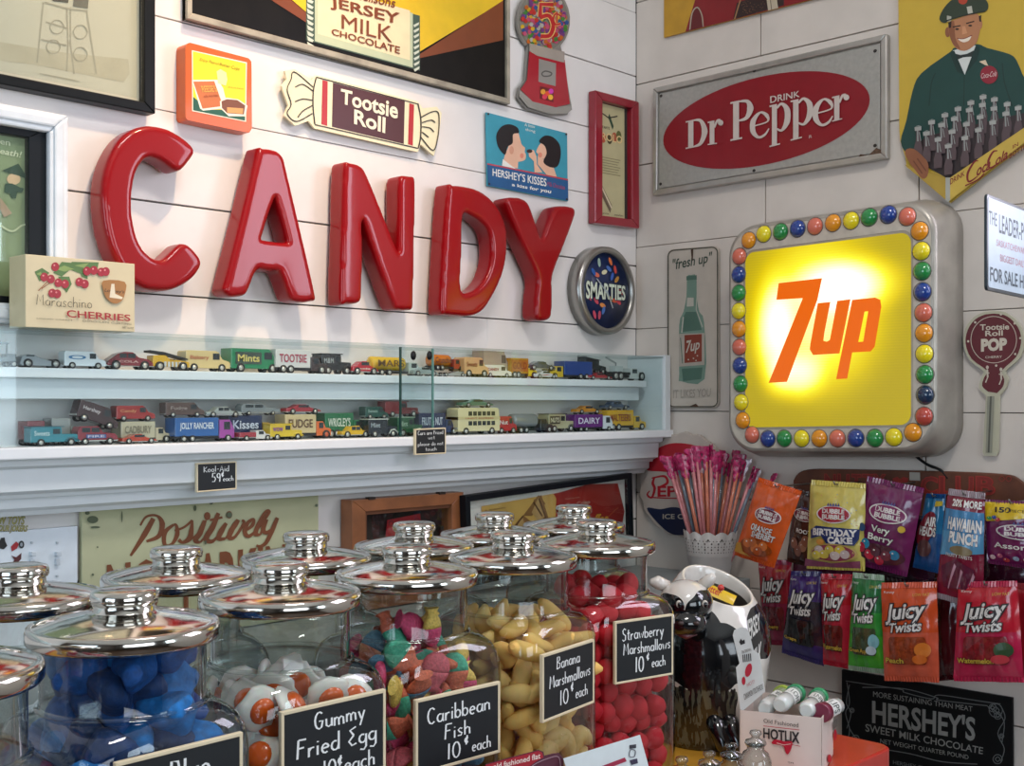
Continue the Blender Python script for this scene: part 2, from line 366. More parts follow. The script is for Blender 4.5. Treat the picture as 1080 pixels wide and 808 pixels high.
fr = mat('#e8e8e4', .4)
mb = MB()
for y in (-1.70, -1.38, -1.06): mb.box(-.005, .05, y, y+.04, 1.7, 2.4, fr)
for z in (1.7, 2.36): mb.box(-.005, .05, -1.70, -1.02, z, z+.04, fr)
struct('window_3', mb, local=True)
mb = MB()
for y in (-3.95, -3.57, -3.19): mb.box(-.005, .05, y, y+.04, 1.1, 2.3, fr)
for z in (1.1, 2.26): mb.box(-.005, .05, -3.95, -3.15, z, z+.04, fr)
struct('window_4', mb, local=True)
mb = MB()
for x in (-3.3, -2.59, -1.86, -1.14): mb.box(x, x+.04, -4.06, -4.0, 1.1, 2.4, fr)
for z in (1.1, 1.73, 2.36): mb.box(-3.3, -1.1, -4.06, -4.0, z, z+.04, fr)
struct('window_1', mb, local=True)
mb = MB()
for y in (-2.0, -1.33, -.64): mb.box(-4.06, -4.0, y, y+.04, 1.0, 2.3, fr)
for z in (1.0, 2.26): mb.box(-4.06, -4.0, -2.0, -.6, z, z+.04, fr)
struct('window_2', mb, local=True)

# ---------------------------------------------------------------- shelves, counter
shelfm = mat('#e8ebee', .4, vary=.02); boardm = mat('#d9dfe2', .45, vary=.02)
t = thing('wall_shelf', 'upper white painted board shelf holding the single row of toy vehicles', 'shelf', (-1.3, -.03, 1.50))
mb = MB(); mb.box(-2.6, -.045, -.062, 0, 1.532, 1.545, shelfm); obj('shelf_board', mb, t, bevel=.0015)
mb = MB(); mb.box(-2.6, -.055, -.05, 0, 1.505, 1.532, boardm); obj('fascia_board', mb, t, bevel=.001)
t = thing('mantel_shelf', 'long white mantel shelf with moulded edge under the crowded lower row of toys', 'shelf', (-1.3, -.05, 1.37))
mb = MB(); mb.box(-2.6, -.004, -.10, 0, 1.430, 1.445, shelfm); obj('shelf_board', mb, t, bevel=.002)
prof = [(0, 1.430), (-.085, 1.430), (-.083, 1.421), (-.074, 1.417), (-.072, 1.389), (-.060, 1.384), (-.058, 1.3795), (-.050, 1.379), (-.049, 1.366), (-.040, 1.361), (-.036, 1.355), (0, 1.355)]
mb = MB(); mb.prism(prof, lambda p: Vector((-2.6, p[0], p[1])), lambda p: Vector((-.02, p[0], p[1])), boardm); obj('moulding', mb, t)
# glass case over the shelves
t = thing('glass_case', 'clear sliding glass cover enclosing both shelves of toy vehicles', 'display case', (-1.3, -.08, 1.445))
mb = MB(); mb.box(-2.6, -.03, -.092, -.002, 1.590, 1.594, PANE); obj('top_pane', mb, t)
mb = MB(); mb.box(-2.6, LW(.082)(456, 400).x, -.084, -.081, 1.4455, 1.59, PANE); obj('sliding_pane', mb, t)
mb = MB(); mb.box(LW(.09)(422, 400).x, -.032, -.092, -.089, 1.4455, 1.59, PANE); obj('sliding_pane', mb, t)
edgem = mat('#24443f', .15); silver = mat('#b9bbbc', .3, .8)
mb = MB(); x = LW(.09)(422, 400).x; mb.box(x-.001, x+.0012, -.0925, -.0885, 1.4455, 1.59, edgem); obj('pane_edge', mb, t)
mb = MB(); x = LW(.082)(456, 400).x; mb.box(x-.001, x+.0012, -.0845, -.0805, 1.4455, 1.59, mat('#6f9a94', .15)); obj('pane_edge', mb, t)
mb = MB(); mb.box(-.03, -.012, -.098, 0, 1.445, 1.597, boardm); obj('end_panel', mb, t, bevel=.001)
for px in (436, 453):
    mb = MB(); p = LW(.094)(px, 375); mb.sphere(p, .006, BLACK, 10, (1, .5, 1.3)); obj('pane_clip', mb, t)
# ledge and back counter
ledm = mat('#8f9698', .5)
t = thing('back_counter', 'grey topped back counter running under the mantel shelf behind the jars', 'counter', (-1.3, -.14, 0))
mb = MB(); mb.box(-2.8, -.001, -.28, -.001, 1.135, 1.16, ledm); obj('worktop', mb, t, bevel=.002)
mb = MB(); mb.box(-2.8, -.3, -.27, -.001, 0, 1.135, mat('#cfd3d3', .6)); obj('cabinet', mb, t)
t = thing('display_counter', 'red edged display counter with yellow inlaid top carrying the candy jars', 'counter', (-1.3, -.5, 0))
redp = mat('#c22a1c', .35, coat=.4); yel = mat('#d39a32', .4, coat=.3); orr = mat('#c7482a', .35, coat=.3)
mb = MB(); P = rrect(-2.6, -.745, -.345, -.29, .02, 5); mb.prism(P, lambda p: Vector((p[0], p[1], .955)), lambda p: Vector((p[0], p[1], .999)), redp); obj('counter_edge', mb, t, bevel=.003)
mb = MB(); P = rrect(-2.6, -.742, -.348, -.293, .02, 5); mb.prism(P, lambda p: Vector((p[0], p[1], .998)), lambda p: Vector((p[0], p[1], 1.0)), orr)
obj('counter_top', mb, t)
mb = MB(); mb.box(-2.5, -.42, -.69, -.34, .9995, 1.0006, yel); obj('inlay', mb, t)
mb = MB(); mb.box(-2.4, -.55, -.70, -.32, 0, .955, mat('#d9d4cb', .6)); obj('cabinet', mb, t)

# ---------------------------------------------------------------- left wall pictures
L = LW()
def sign_thing(name, label, cat, pts, group=None): return thing(name, label, cat, base_of(pts), 0, group)
def flat(name, label, cat, m, pts, o0, o1, mt, bevel=0, pname='plate'):
    t = sign_thing(name, label, cat, [m(*p) for p in pts]); mb = MB(); slab(mb, m, pts, o0, o1, mt); obj(pname, mb, t, bevel=bevel); return t
# faded ladder drawing in black frame
x1 = L(155, 60).x; zb = L(155, 123).z
q = Quad((x1-.46, -.002, 2.36), (x1, -.002, 2.36), (x1, -.002, zb), (x1-.46, -.002, zb))
t = sign_thing('framed_picture', 'black framed faded sepia drawing of a step ladder, highest at left', 'picture', q.c)
obj('frame', frame_mb(q, (0, 0, 1, 1), .036, .030, 0, .022, mat('#0e1113', .4, spec=.2)), t, bevel=.0015)
mb = MB(); slab(mb, q, [(.02, .02), (.98, .02), (.98, .98), (.02, .98)], .001, .006, mat('#d3c9b2', .7, vary=.05, scale=5)); obj('print', mb, t)
a = Art(crop(LW(.008), 0, 0, 3.846), .0002); lad = mat('#b3a994', .8); lad2 = mat('#c6baa0', .8)
a.poly([(-120, 150), (270, 215), (520, 240), (525, 300), (500, 335), (150, 265), (-120, 230)], lad2)
for P in ([(175, 10), (150, 255)], [(270, 30), (275, 180), (270, 290)], [(285, 30), (285, 180), (300, 300)], [(350, 40), (390, 300)], [(185, 90), (270, 115)], [(165, 160), (268, 185)], [(180, 10), (270, 35), (355, 45)]): a.stroke(P, 7, lad)
for c in ((230, 110), (325, 130), (215, 190), (325, 220)): a.curve([(c[0]+28*math.cos(k), c[1]+28*math.sin(k)) for k in (0, 1.05, 2.1, 3.14, 4.2, 5.2)], 4, lad, closed=True)
a.poly([(175, -40), (280, -20), (275, 12), (215, 5)], mat('#5d564b', .8)); a.poly([(300, -30), (360, -20), (355, 35), (295, 25)], mat('#7d7566', .8))
a.stroke([(160, 298), (320, 330)], 3, lad); a.build('artwork', t)
mb = MB(); slab(mb, q, [(.04, .04), (.96, .04), (.96, .96), (.04, .96)], .016, .0175, FRAMEGLASS); obj('glazing', mb, t)
# green poster in white and black frame
x1 = L(62.5, 200).x; zt = L(62.5, 125.5).z
q = Quad((x1-.32, -.002, zt), (x1, -.002, zt), (x1, -.002, 1.602), (x1-.32, -.002, 1.602))
t = sign_thing('framed_picture', 'green cartoon poster in wide white moulding with inner black frame', 'picture', q.c)
hh = zt-1.602
obj('outer_frame', frame_mb(q, (0, 0, 1, 1), .026/.32, .026/hh, 0, .026, mat('#e4e9ee', .35)), t, bevel=.003)
obj('outer_frame', frame_mb(q, (.022, .0158*1.2, .978, 1-.0158*1.2), .014/.32, .014/hh, .001, .03, mat('#dfe5ea', .35)), t, bevel=.003)
obj('inner_frame', frame_mb(q, (.078, .07, .922, .93), .0245/.32, .016/hh, .0015, .016, mat('#12171b', .4, spec=.2)), t, bevel=.001)
mb = MB(); slab(mb, q, [(.12, .08), (.88, .08), (.88, .92), (.12, .92)], .001, .004, mat('#8fa079', .7)); obj('print', mb, t)
a = Art(crop(LW(.007), 0, 120, 4.757), .0002); cr = mat('#dfe3c4', .7); gn = mat('#31503f', .7); sk = mat('#e2c29b', .7)
a.text('en', [(0, 132), (50, 140), (50, 162), (0, 152)], cr, .02); a.text('eath!', [(0, 170), (110, 190), (108, 222), (0, 200)], cr, .02, .2)
a.ell(68, 328, 34, 28, sk); a.poly([(10, 285), (92, 250), (142, 330), (95, 312), (50, 300)], gn); a.poly([(25, 350), (60, 350), (100, 370), (120, 375), (110, 395), (85, 395), (80, 425), (55, 420), (50, 400), (20, 395)], gn)
a.poly([(0, 420), (60, 500), (20, 520), (0, 480)], mat('#b99f86', .7)); a.curve([(0, 560), (60, 590), (110, 560), (150, 560), (178, 600)], 9, mat('#c9d2ac', .7))
a.build('artwork', t)
mb = MB(); slab(mb, q, [(.1, .1), (.9, .1), (.9, .9), (.1, .9)], .0125, .014, FRAMEGLASS); obj('glazing', mb, t)
# orange tin
m = crop(LW(.026), 188, 40, 7.92)
P = smooth([(60, 110), (62, 75), (72, 52), (92, 42), (125, 46), (340, 104), (560, 162), (588, 172), (604, 190), (612, 225), (614, 480), (616, 730), (612, 760), (600, 780), (570, 788), (330, 740), (105, 692), (80, 684), (64, 664), (60, 625), (60, 360)], 3, True)
t = sign_thing('tin_sign', 'orange moulded tin sign with yellow picture of a chocolate cup', 'sign', [m(*p) for p in P])
mb = MB(); slab(mb, m, P, -.025, 0, mat('#d85a00', .4, coat=.2)); obj('plate', mb, t, bevel=.004, seg=3)
a = Art(m, .0005); ye = mat('#f5dc16', .4); a.poly([(112, 103), (572, 205), (565, 702), (114, 612)], mat('#f0e9d2', .5)); a.poly([(120, 112), (563, 213), (556, 692), (122, 605)], ye)
a.poly([(122, 490), (250, 600), (430, 600), (556, 660), (556, 692), (122, 605)], mat('#1e5a47', .5)); wh = mat('#f2ead8', .5)
a.poly([(112, 352), (330, 350), (372, 420), (392, 500), (375, 590), (205, 608), (180, 590)], wh); a.poly([(122, 365), (298, 362), (372, 570), (200, 592)], mat('#c9703c', .5))
a.poly([(318, 280), (350, 262), (398, 290), (408, 350), (395, 400), (330, 380)], mat('#e9dca0', .5)); a.poly([(345, 530), (400, 500), (500, 515), (575, 565), (560, 655), (420, 655), (350, 590)], wh)
a.poly([(358, 530), (405, 512), (490, 520), (556, 565), (545, 640), (405, 630), (362, 585)], mat('#7d4a33', .5)); a.poly([(405, 580), (540, 590), (535, 635), (405, 625)], mat('#e0a060', .5))
ol = mat('#a08f1a', .5); a.text('Enjoy Peanut', [(175, 165), (340, 205), (340, 235), (175, 200)], ol, .01, .3); a.text('Butter Cups', [(340, 205), (510, 245), (510, 285), (340, 235)], ol, .03, .3)
a.text("REESE'S", [(185, 400), (300, 398), (325, 450), (200, 455)], mat('#e2b04f', .5), .02); a.text('milk chocolate', [(205, 480), (320, 470), (335, 490), (215, 500)], mat('#9c4a28', .5)); a.text('peanut butter', [(415, 400), (545, 420), (545, 435), (415, 420)], ol)
a.build('artwork', t)
# large black chocolate board
bl = L(191.7, 22); br = L(531.7, 111.5); q = Quad(bl+UP*.34, br+UP*(.34-(bl.z-br.z)*-1 if False else .34), br, bl)
zt = br.z+.45; q = Quad((bl.x, -.002, zt), (br.x, -.002, zt), (br.x, -.002, br.z), (bl.x, -.002, bl.z))
t = sign_thing('chocolate_sign', 'large black tin board with yellow and brown rays and a milk chocolate bar', 'sign', q.c)
mb = MB(); slab(mb, q, [(0, 0), (1, 0), (1, 1), (0, 1)], 0, .008, mat('#100e0c', .4, vary=.3, spec=.2)); obj('board', mb, t)
obj('frame', frame_mb(q, (0, 0, 1, 1), .012, .022, .001, .014, mat('#a59d8c', .5, .3, vary=.25)), t, bevel=.001)
a = Art(crop(LW(.0105), 180, 0, 3.59), .0003)
yl = mat('#e3bb1e', .35); bn = mat('#7a3b17', .4)
a.poly([(380, 0), (455, 0), (520, 55), (520, 90)], bn); a.poly([(455, -3), (1258, -3), (1258, 5), (935, 200), (520, 52)], yl)
a.poly([(935, 210), (1258, 2), (1258, 152), (935, 222)], bn)
a.poly([(512, -60), (943, 60), (943, 268), (512, 152)], mat('#3f5547', .4)); a.poly([(545, -60), (916, 50), (916, 256), (545, 156)], mat('#b9c3a3', .4)); a.poly([(556, -60), (905, 40), (905, 228), (556, 128)], mat('#ebd9b0', .4))
for k in range(9):
    y = -10+k*21
    a.poly([(514, y), (540, y+16), (535, y+24), (518, y+18)], mat('#c9d0c0', .4)); a.poly([(918, y+105), (940, y+94), (938, y+104), (922, y+114)], mat('#c9d0c0', .4))
bw = mat('#7b3a17', .45)
a.text('Neilsons', [(690, -45), (850, -5), (848, 32), (690, -5)], bw, .03, .2); a.text('JERSEY', [(600, -12), (866, 50), (862, 108), (603, 36)], bw, .045)
a.text('MILK', [(645, 55), (838, 102), (836, 162), (645, 108)], bw); a.text('CHOCOLATE', [(607, 108), (866, 178), (865, 206), (607, 132)], bw, .04)
a.build('artwork', t)
# tootsie roll
m = crop(LW(.012), 180, 0, 3.59)
P = [(420, 325), (440, 300), (432, 268), (470, 262), (535, 302), (552, 284), (935, 384), (955, 410), (1008, 404), (1026, 428), (1015, 520), (997, 590), (946, 546), (936, 576), (545, 486), (522, 458), (472, 476), (430, 437), (446, 400)]
t = flat('candy_sign', 'cream and maroon wrapped roll shaped tin sign reading Tootsie Roll', 'sign', m, P, -.004, 0, mat('#efe5bf', .4), pname='plate')
a = Art(m, .0004); dk = mat('#2b2320', .5); mar = mat('#4c1f22', .4); rd = mat('#b3262a', .4)
a.poly([(614, 313), (886, 383), (882, 545), (610, 480)], mar); a.poly([(574, 303), (594, 308), (592, 477), (570, 470)], rd); a.poly([(903, 391), (921, 397), (916, 552), (898, 546)], rd)
a.curve([(550, 295), (540, 340), (538, 400), (545, 470)], 5, dk); a.stroke([(550, 292), (935, 394)], 4, dk); a.stroke([(545, 472), (936, 562)], 4, dk); a.curve([(935, 392), (946, 450), (945, 520), (936, 562)], 5, dk)
for P in ([(538, 330), (480, 280), (460, 275), (455, 300), (440, 340), (455, 395), (440, 430), (475, 460), (535, 430)], [(538, 345), (500, 320), (470, 330)], [(535, 380), (500, 375), (470, 385)], [(535, 400), (500, 420), (480, 445)],
          [(946, 445), (985, 425), (1010, 425), (1015, 460), (1010, 520), (992, 570), (946, 520)], [(950, 465), (985, 455), (1000, 465)], [(950, 480), (980, 485), (995, 500)], [(950, 500), (975, 520)]): a.curve(P, 4, dk)
ct = mat('#f3ead0', .5); a.text('Tootsie', [(643, 336), (860, 388), (858, 452), (641, 392)], ct, .06); a.text('Roll', [(693, 414), (812, 446), (810, 506), (692, 470)], ct, .06); a.build('artwork', t)
# gumball machine tin
m = crop(LW(.010), 440, 0, 4.142)
gl = [(552+115*math.cos(k/16*PI)*1.0, 92+142*math.sin(k/16*PI)) for k in range(-20, 5)]
P = [(552+116*math.cos(math.radians(x)), 88+145*math.sin(math.radians(x))) for x in range(-230, 51, 14)]
P = P+[(640, 260), (668, 430), (676, 470), (655, 502), (575, 506), (480, 475), (440, 425), (445, 385), (472, 350), (485, 190)]
t = flat('gumball_sign', 'die cut tin sign of a red gumball machine marked 5¢', 'sign', m, P, -.005, 0, mat('#8d8a84', .35, .3), pname='plate')
a = Art(m, .0004, .000008); a.ell(552, 88, 108, 136, mat('#7d7a70', .2)); rs = random.Random(3); bc = ['#b82a28', '#c9a01e', '#3c7a34', '#284f88', '#b85f20', '#a9a49c', '#6d3474', '#b84a6c']
for k in range(290):
    r = math.sqrt(rs.random()); th = rs.random()*2*PI; x, y = 552+98*r*math.cos(th), 98+122*r*math.sin(th)
    a.ell(x, y, 9, 10, mat(bc[rs.randrange(8)], .3), n=9)
r5 = mat('#b8242a', .3); gd = mat('#d9b06a', .3)
for w, mm in ((26, gd), (17, r5)): a.stroke([(590, 22), (535, 20), (532, 75)], w, mm); a.curve([(532, 78), (570, 70), (590, 110), (575, 155), (535, 160)], w, mm); a.curve([(622, 70), (600, 62), (590, 85), (600, 108), (622, 104)], w*.45, mm); a.stroke([(606, 52), (604, 122)], w*.35, mm)
rr = mat('#a8182a', .25, coat=.5); a.poly([(485, 222), (640, 262), (662, 455), (600, 470), (500, 445), (447, 392), (475, 350)], rr); a.poly([(486, 190), (640, 228), (638, 275), (520, 245), (486, 225)], mat('#c9c6bd', .25, .6))
a.poly([(527, 258), (602, 278), (600, 378), (525, 358)], mat('#a9a7a2', .3, .5)); a.curve([(540, 322), (556, 312), (582, 320), (575, 332), (548, 334)], 6, mat('#55534f', .4), closed=True)
a.poly([(532, 378), (592, 392), (590, 448), (530, 432)], mat('#6b0d16', .4)); [a.ell(x, y, 11, 12, mat(c, .3), n=10) for x, y, c in ((545, 402, '#e9a43a'), (565, 410, '#e8552f'), (552, 424, '#e03a5a'), (580, 400, '#d33ab0'), (578, 426, '#f0b93c'))]
a.poly([(442, 392), (500, 445), (600, 470), (668, 460), (672, 480), (650, 498), (575, 500), (480, 470), (440, 422)], mat('#b5b3ad', .25, .6)); a.build('artwork', t)
# kisses tin
m = crop(LW(.007), 505, 110, 5.982)
t = flat('tin_sign', 'turquoise tin sign of a boy and girl sharing a chocolate kiss', 'sign', m, [(47, 50), (557, 183), (562, 612), (55, 515)], -.003, 0, mat('#3f9bb0', .35), pname='plate')
a = Art(m, .0004); sk = mat('#e8b79a', .5); hr = mat('#1b1719', .4); wh = mat('#eceae2', .5)
a.poly([(160, 330), (185, 270), (250, 300), (245, 405), (150, 385)], sk); a.poly([(150, 345), (200, 385), (235, 408), (145, 388)], wh)
a.poly(smooth([(180, 160), (240, 170), (258, 215), (270, 255), (290, 275), (288, 300), (296, 318), (290, 350), (255, 362), (220, 355), (190, 300)], 4, True), sk)
a.poly(smooth([(110, 190), (140, 142), (190, 126), (240, 145), (252, 180), (215, 190), (212, 245), (180, 270), (165, 318), (130, 285), (112, 240)], 4, True), hr); a.ell(205, 290, 14, 26, mat('#d99c80', .5)); a.ell(270, 325, 12, 16, mat('#e08a72', .5))
a.poly([(310, 285), (345, 290), (362, 330), (365, 380), (400, 430), (350, 430), (345, 360), (315, 330)], sk); a.ell(318, 296, 18, 12, mat('#3b2420', .5))
a.poly([(370, 340), (420, 350), (470, 400), (490, 460), (430, 450), (370, 380)], sk); a.poly(smooth([(385, 250), (430, 230), (440, 330), (400, 345), (370, 340), (372, 315), (360, 298)], 4, True), sk)
a.poly(smooth([(378, 235), (410, 200), (460, 205), (505, 250), (515, 320), (495, 390), (450, 398), (405, 365), (425, 310), (412, 262)], 4, True), hr); a.ell(385, 320, 12, 16, mat('#e08a72', .5))
a.poly([(50, 375), (560, 475), (562, 608), (56, 512)], mat('#255b8d', .35)); a.poly([(50, 372), (560, 472), (560, 482), (50, 381)], mat('#c04450', .4))
a.text("HERSHEY'S KISSES", [(84, 403), (424, 468), (424, 520), (84, 452)], wh, .03); a.text('a kiss for you', [(205, 496), (455, 540), (450, 570), (205, 522)], wh, .05); a.text('Milk Chocolate', [(430, 488), (540, 512), (540, 540), (430, 515)], mat('#b0405c', .5))
a.text('A little', [(285, 120), (350, 135), (350, 152), (285, 138)], wh); a.text('thing', [(290, 150), (352, 163), (352, 185), (290, 172)], wh)
for p in ((57, 62), (548, 190), (552, 600), (62, 503)): a.ell(p[0], p[1], 6, 7, dk)
a.build('artwork', t)
# red framed narrow print
L2 = LW(.002); q = quadpx(L2, [(620.6, 96.6), (667, 109), (667.4, 242), (620.3, 236.2)])
t = sign_thing('framed_picture', 'tall narrow yellowed advertisement in a red frame near the corner', 'picture', q.c)
obj('frame', frame_mb(q, (0, 0, 1, 1), .17, .065, 0, .018, mat('#8f1326', .3, coat=.5)), t, bevel=.002)
mb = MB(); slab(mb, q, [(.1, .04), (.9, .04), (.9, .96), (.1, .96)], .001, .005, mat('#33302a', .6)); obj('mount', mb, t)
a = Art(q, .0056); a.poly([(.17, .07), (.76, .07), (.76, .94), (.17, .94)], mat('#bdb389', .7))
for u, v, c in ((.28, .33, '#c25c3c'), (.42, .33, '#4b4226'), (.53, .31, '#b05a3c'), (.63, .29, '#5c6030')): a.ell(u, v, .06, .04, mat(c, .6), n=14)
a.stroke([(.4, .15), (.5, .24)], .04, mat('#2f4a35', .6)); a.stroke([(.22, .14), (.4, .17), (.6, .14)], .01, dk); a.trect('STARTS', .22, .24, .2, .02, dk, bold=.02)
for k in range(7): a.stroke([(.26, .48+k*.02), (.66-.03*(k % 3), .48+k*.02)], .006, mat('#8a815e', .7))
a.stroke([(.22, .72), (.45, .87)], .07, mat('#6d5a48', .6)); a.stroke([(.24, .71), (.46, .86)], .02, mat('#d8c8a8', .6)); a.trect('anytime', .2, .9, .2, .02, dk); a.trect('anywhere', .52, .9, .2, .02, dk)
a.trect('ROLO', .24, .29, .46, .06, mat('#e2c58c', .6), bold=.03); a.build('artwork', t)

# ---------------------------------------------------------------- CANDY letters
redg = mat('#94000a', .4, coat=.6, spec=.15, vary=.03, scale=5)
LETT = {
 'c': ((90, 120, 3.846), [(436, 158), (402, 205), (380, 226), (366, 222), (312, 184), (266, 168), (236, 180), (206, 220), (188, 290), (182, 380), (195, 470), (220, 540), (265, 588), (308, 600), (345, 575), (385, 536), (412, 536), (455, 582), (464, 612), (432, 660), (370, 700), (300, 712), (230, 697), (168, 650), (118, 570), (88, 470), (74, 360), (80, 260), (108, 170), (158, 97), (220, 62), (280, 56), (340, 72), (402, 110), (430, 138)], []),
 'a': ((90, 120, 3.846), [(702, 162), (716, 150), (742, 148), (778, 158), (800, 182), (812, 230), (926, 722), (922, 748), (900, 758), (858, 756), (832, 740), (792, 638), (744, 632), (693, 628), (657, 712), (640, 732), (585, 734), (566, 712), (572, 690), (640, 420)], [[(762, 345), (779, 350), (826, 520), (816, 531), (716, 517), (711, 500)]]),
 'n': ((340, 160, 3.857), [(94, 62), (108, 53), (130, 54), (152, 63), (174, 90), (238, 245), (302, 405), (316, 400), (318, 250), (318, 118), (330, 103), (360, 108), (374, 128), (370, 380), (365, 620), (355, 637), (312, 637), (292, 622), (228, 445), (163, 262), (159, 420), (155, 592), (140, 610), (95, 612), (80, 595), (87, 320)], []),
 'd': ((340, 160, 3.857), [(515, 152), (530, 144), (575, 146), (640, 165), (700, 215), (738, 290), (748, 370), (737, 470), (702, 560), (652, 640), (604, 662), (555, 661), (500, 655), (487, 638), (498, 400)], [[(570, 250), (612, 256), (655, 285), (685, 330), (695, 400), (686, 470), (660, 530), (612, 573), (560, 566), (564, 400)]]),
 'y': ((340, 160, 3.857), [(752, 212), (760, 193), (785, 191), (812, 196), (836, 216), (862, 285), (890, 362), (918, 300), (946, 240), (965, 226), (1010, 230), (1026, 250), (985, 365), (934, 500), (932, 585), (928, 664), (914, 680), (885, 682), (871, 664), (874, 585), (877, 505), (812, 360)], [])}
FO = .045
def letter(ch, label):
    (ox, oy, s_), outer, holes = LETT[ch]; m = crop(LW(FO), ox, oy, s_)
    from mathutils.geometry import tessellate_polygon
    rings = [[m(*p) for p in smooth(rg, 3, True)] for rg in [outer]+holes]; b = base_of(rings[0])
    flatv = [w for rg in rings for w in rg]; tri = tessellate_polygon(rings); n = len(flatv)
    me = bpy.data.meshes.new('letter'); V = [(w.x-b.x, 0, w.z-b.z) for w in flatv]+[(w.x-b.x, .036, w.z-b.z) for w in flatv]
    Fc = [tuple(t) for t in tri]+[tuple(k+n for k in t)[::-1] for t in tri]; o_ = 0
    for rg in rings:
        k = len(rg); Fc += [(o_+i, o_+(i+1) % k, n+o_+(i+1) % k, n+o_+i) for i in range(k)]; o_ += k
    me.from_pydata(V, [], Fc); me.materials.append(redg); bm = bmesh.new(); bm.from_mesh(me); bmesh.ops.recalc_face_normals(bm, faces=bm.faces); bm.to_mesh(me); bm.free()
    ob = bpy.data.objects.new('letter_'+ch, me); COL.objects.link(ob); ob.location = (b.x, -FO, b.z)
    rm = ob.modifiers.new('remesh', 'REMESH'); rm.mode = 'VOXEL'; rm.voxel_size = .0022; rm.use_smooth_shade = True
    sm_ = ob.modifiers.new('smooth', 'SMOOTH'); sm_.factor = .5; sm_.iterations = 30
    dp = ob.modifiers.new('fullness', 'DISPLACE'); dp.strength = .0028; dp.mid_level = 0
    return tag(ob, label, 'letter', 'red CANDY letters on the planked wall')
for ch, lab in (('c', 'glossy red letter C, first of the word CANDY on the wall'), ('a', 'glossy red letter A standing between the C and the N on the wall'), ('n', 'glossy red letter N in the middle of the word CANDY'),
                ('d', 'glossy red rounded letter D between the N and the Y'), ('y', 'glossy red letter Y ending the word CANDY beside the round clock')): letter(ch, lab)

# ---------------------------------------------------------------- clock
c0 = LW(.03)(640.5, 306.5); mm_ = lambda off: (lambda x, y, o=0: Vector((c0.x+x, -off-o, c0.z-y)))
t = thing('wall_clock', 'round aluminium rimmed clock with dark blue Smarties dial', 'clock', (c0.x, -.0, c0.z-.094))
alu = mat('#a7a5a0', .28, .85, vary=.05); r0 = .089
T = lambda p: Vector((c0.x+p.x, -p.z, c0.z+p.y))
mb = MB(); mb.lathe([(r0, .001), (r0*1.0, .022), (r0*.985, .032), (r0*.86, .034), (r0*.85, .026), (r0*.85, .001)], alu, n=56, T=T); obj('rim', mb, t)
mb = MB(); mb.lathe([(r0*.85, .003), (r0*.85, .0245), (.001, .025)], mat('#15264f', .3), n=48, T=T); obj('dial', mb, t)
a = Art(mm_(.0255), .0002); rs = random.Random(5)
for k, (x, y, c, rot) in enumerate([(-.02, -.055, '#9fb7a9', 1.4), (-.028, -.03, '#d86d52', .2), (.01, -.045, '#4a6fb5', .5), (-.004, -.037, '#ddd7b2', -.3), (.015, -.06, '#d9713a', 1), (.03, -.045, '#c8453f', 1.3), (-.038, -.035, '#2e5fae', .8), (.02, -.03, '#3d62b8', 2), (.035, -.025, '#b9863d', 2.4),
                                    (-.03, .022, '#c84b5b', .7), (-.01, .03, '#d98a45', .2), (-.02, .05, '#c04c62', 1.7), (-.035, .05, '#d24e66', 1.2), (.012, .015, '#d8b34a', .5), (.028, .018, '#d45a3a', 0), (.04, .02, '#cc4450', .5), (-.008, .04, '#4e74b8', 2), (-.05, .015, '#c95068', 1), (.047, .0, '#d55555', .4)]): a.ell(x, y, .009, .0045, mat(c, .4), n=14, rot=rot)
cw = mat('#d9e2cf', .4); a.text('SMARTIES', [(-.062, -.016), (.062, -.014), (.062, .016), (-.062, .020)], cw, .06, outline=mat('#0c1530', .4), ow=.08)
a.build('dial_print', t)
a = Art(mm_(.0275), .0002); hd = mat('#c9d4dd', .3, .6); a.stroke([(-.03, -.022), (.005, .006)], .003, hd); a.build('hour_hand', t)
a = Art(mm_(.028), .0002); a.stroke([(.002, .0), (.02, .034)], .003, hd); a.build('minute_hand', t)

# ---------------------------------------------------------------- cherries box
f = LW(.088); tl, tr, br, blq = f(25.2, 267.6), f(141, 278.3), f(143.5, 350.3), f(28.6, 343.3)
x0, x1 = (tl.x+blq.x)/2, (tr.x+br.x)/2; zt = (tl.z+tr.z)/2; zb = 1.5943
t = thing('candy_box', 'cream cardboard box of maraschino cherries resting on the glass case', 'box', ((x0+x1)/2, -.06, zb))
cream = mat('#d6c8a4', .55, vary=.04); mb = MB(); mb.box(x0, x1, -.088, -.040, zb, zt, cream); obj('carton', mb, t, bevel=.001)
m = crop(LW(.088), 0, 180, 3.846); a = Art(m, .0004); ch = mat('#a5182a', .3); gr = mat('#5a7a45', .5); gr2 = mat('#89a05c', .5)
for P in ([(140, 410), (170, 395), (200, 415), (160, 450)], [(215, 415), (250, 370), (300, 375), (280, 405), (250, 430)], [(280, 400), (290, 370), (400, 372), (395, 395), (330, 420)], [(235, 430), (280, 430), (290, 460), (270, 495), (250, 470)], [(320, 400), (350, 380), (355, 440), (330, 430)]): a.poly(P, gr)
for P in ([(225, 400), (260, 385), (300, 400), (260, 410)], [(300, 385), (360, 375), (340, 395)], [(145, 420), (165, 410), (170, 430)]): a.poly(P, gr2)
for x, y in ((223, 390), (178, 432), (205, 440), (235, 455), (262, 460), (210, 497), (230, 500), (320, 452), (342, 460), (350, 408), (378, 405), (408, 412), (426, 410)):
    a.ell(x, y, 16, 18, ch, n=16); a.ell(x-4, y-6, 4, 4, mat('#e08a8a', .3), n=8)
a.stroke([(152, 488), (190, 450)], 3, mat('#8d4a2a', .6)); a.stroke([(165, 480), (200, 455)], 3, mat('#8d4a2a', .6))
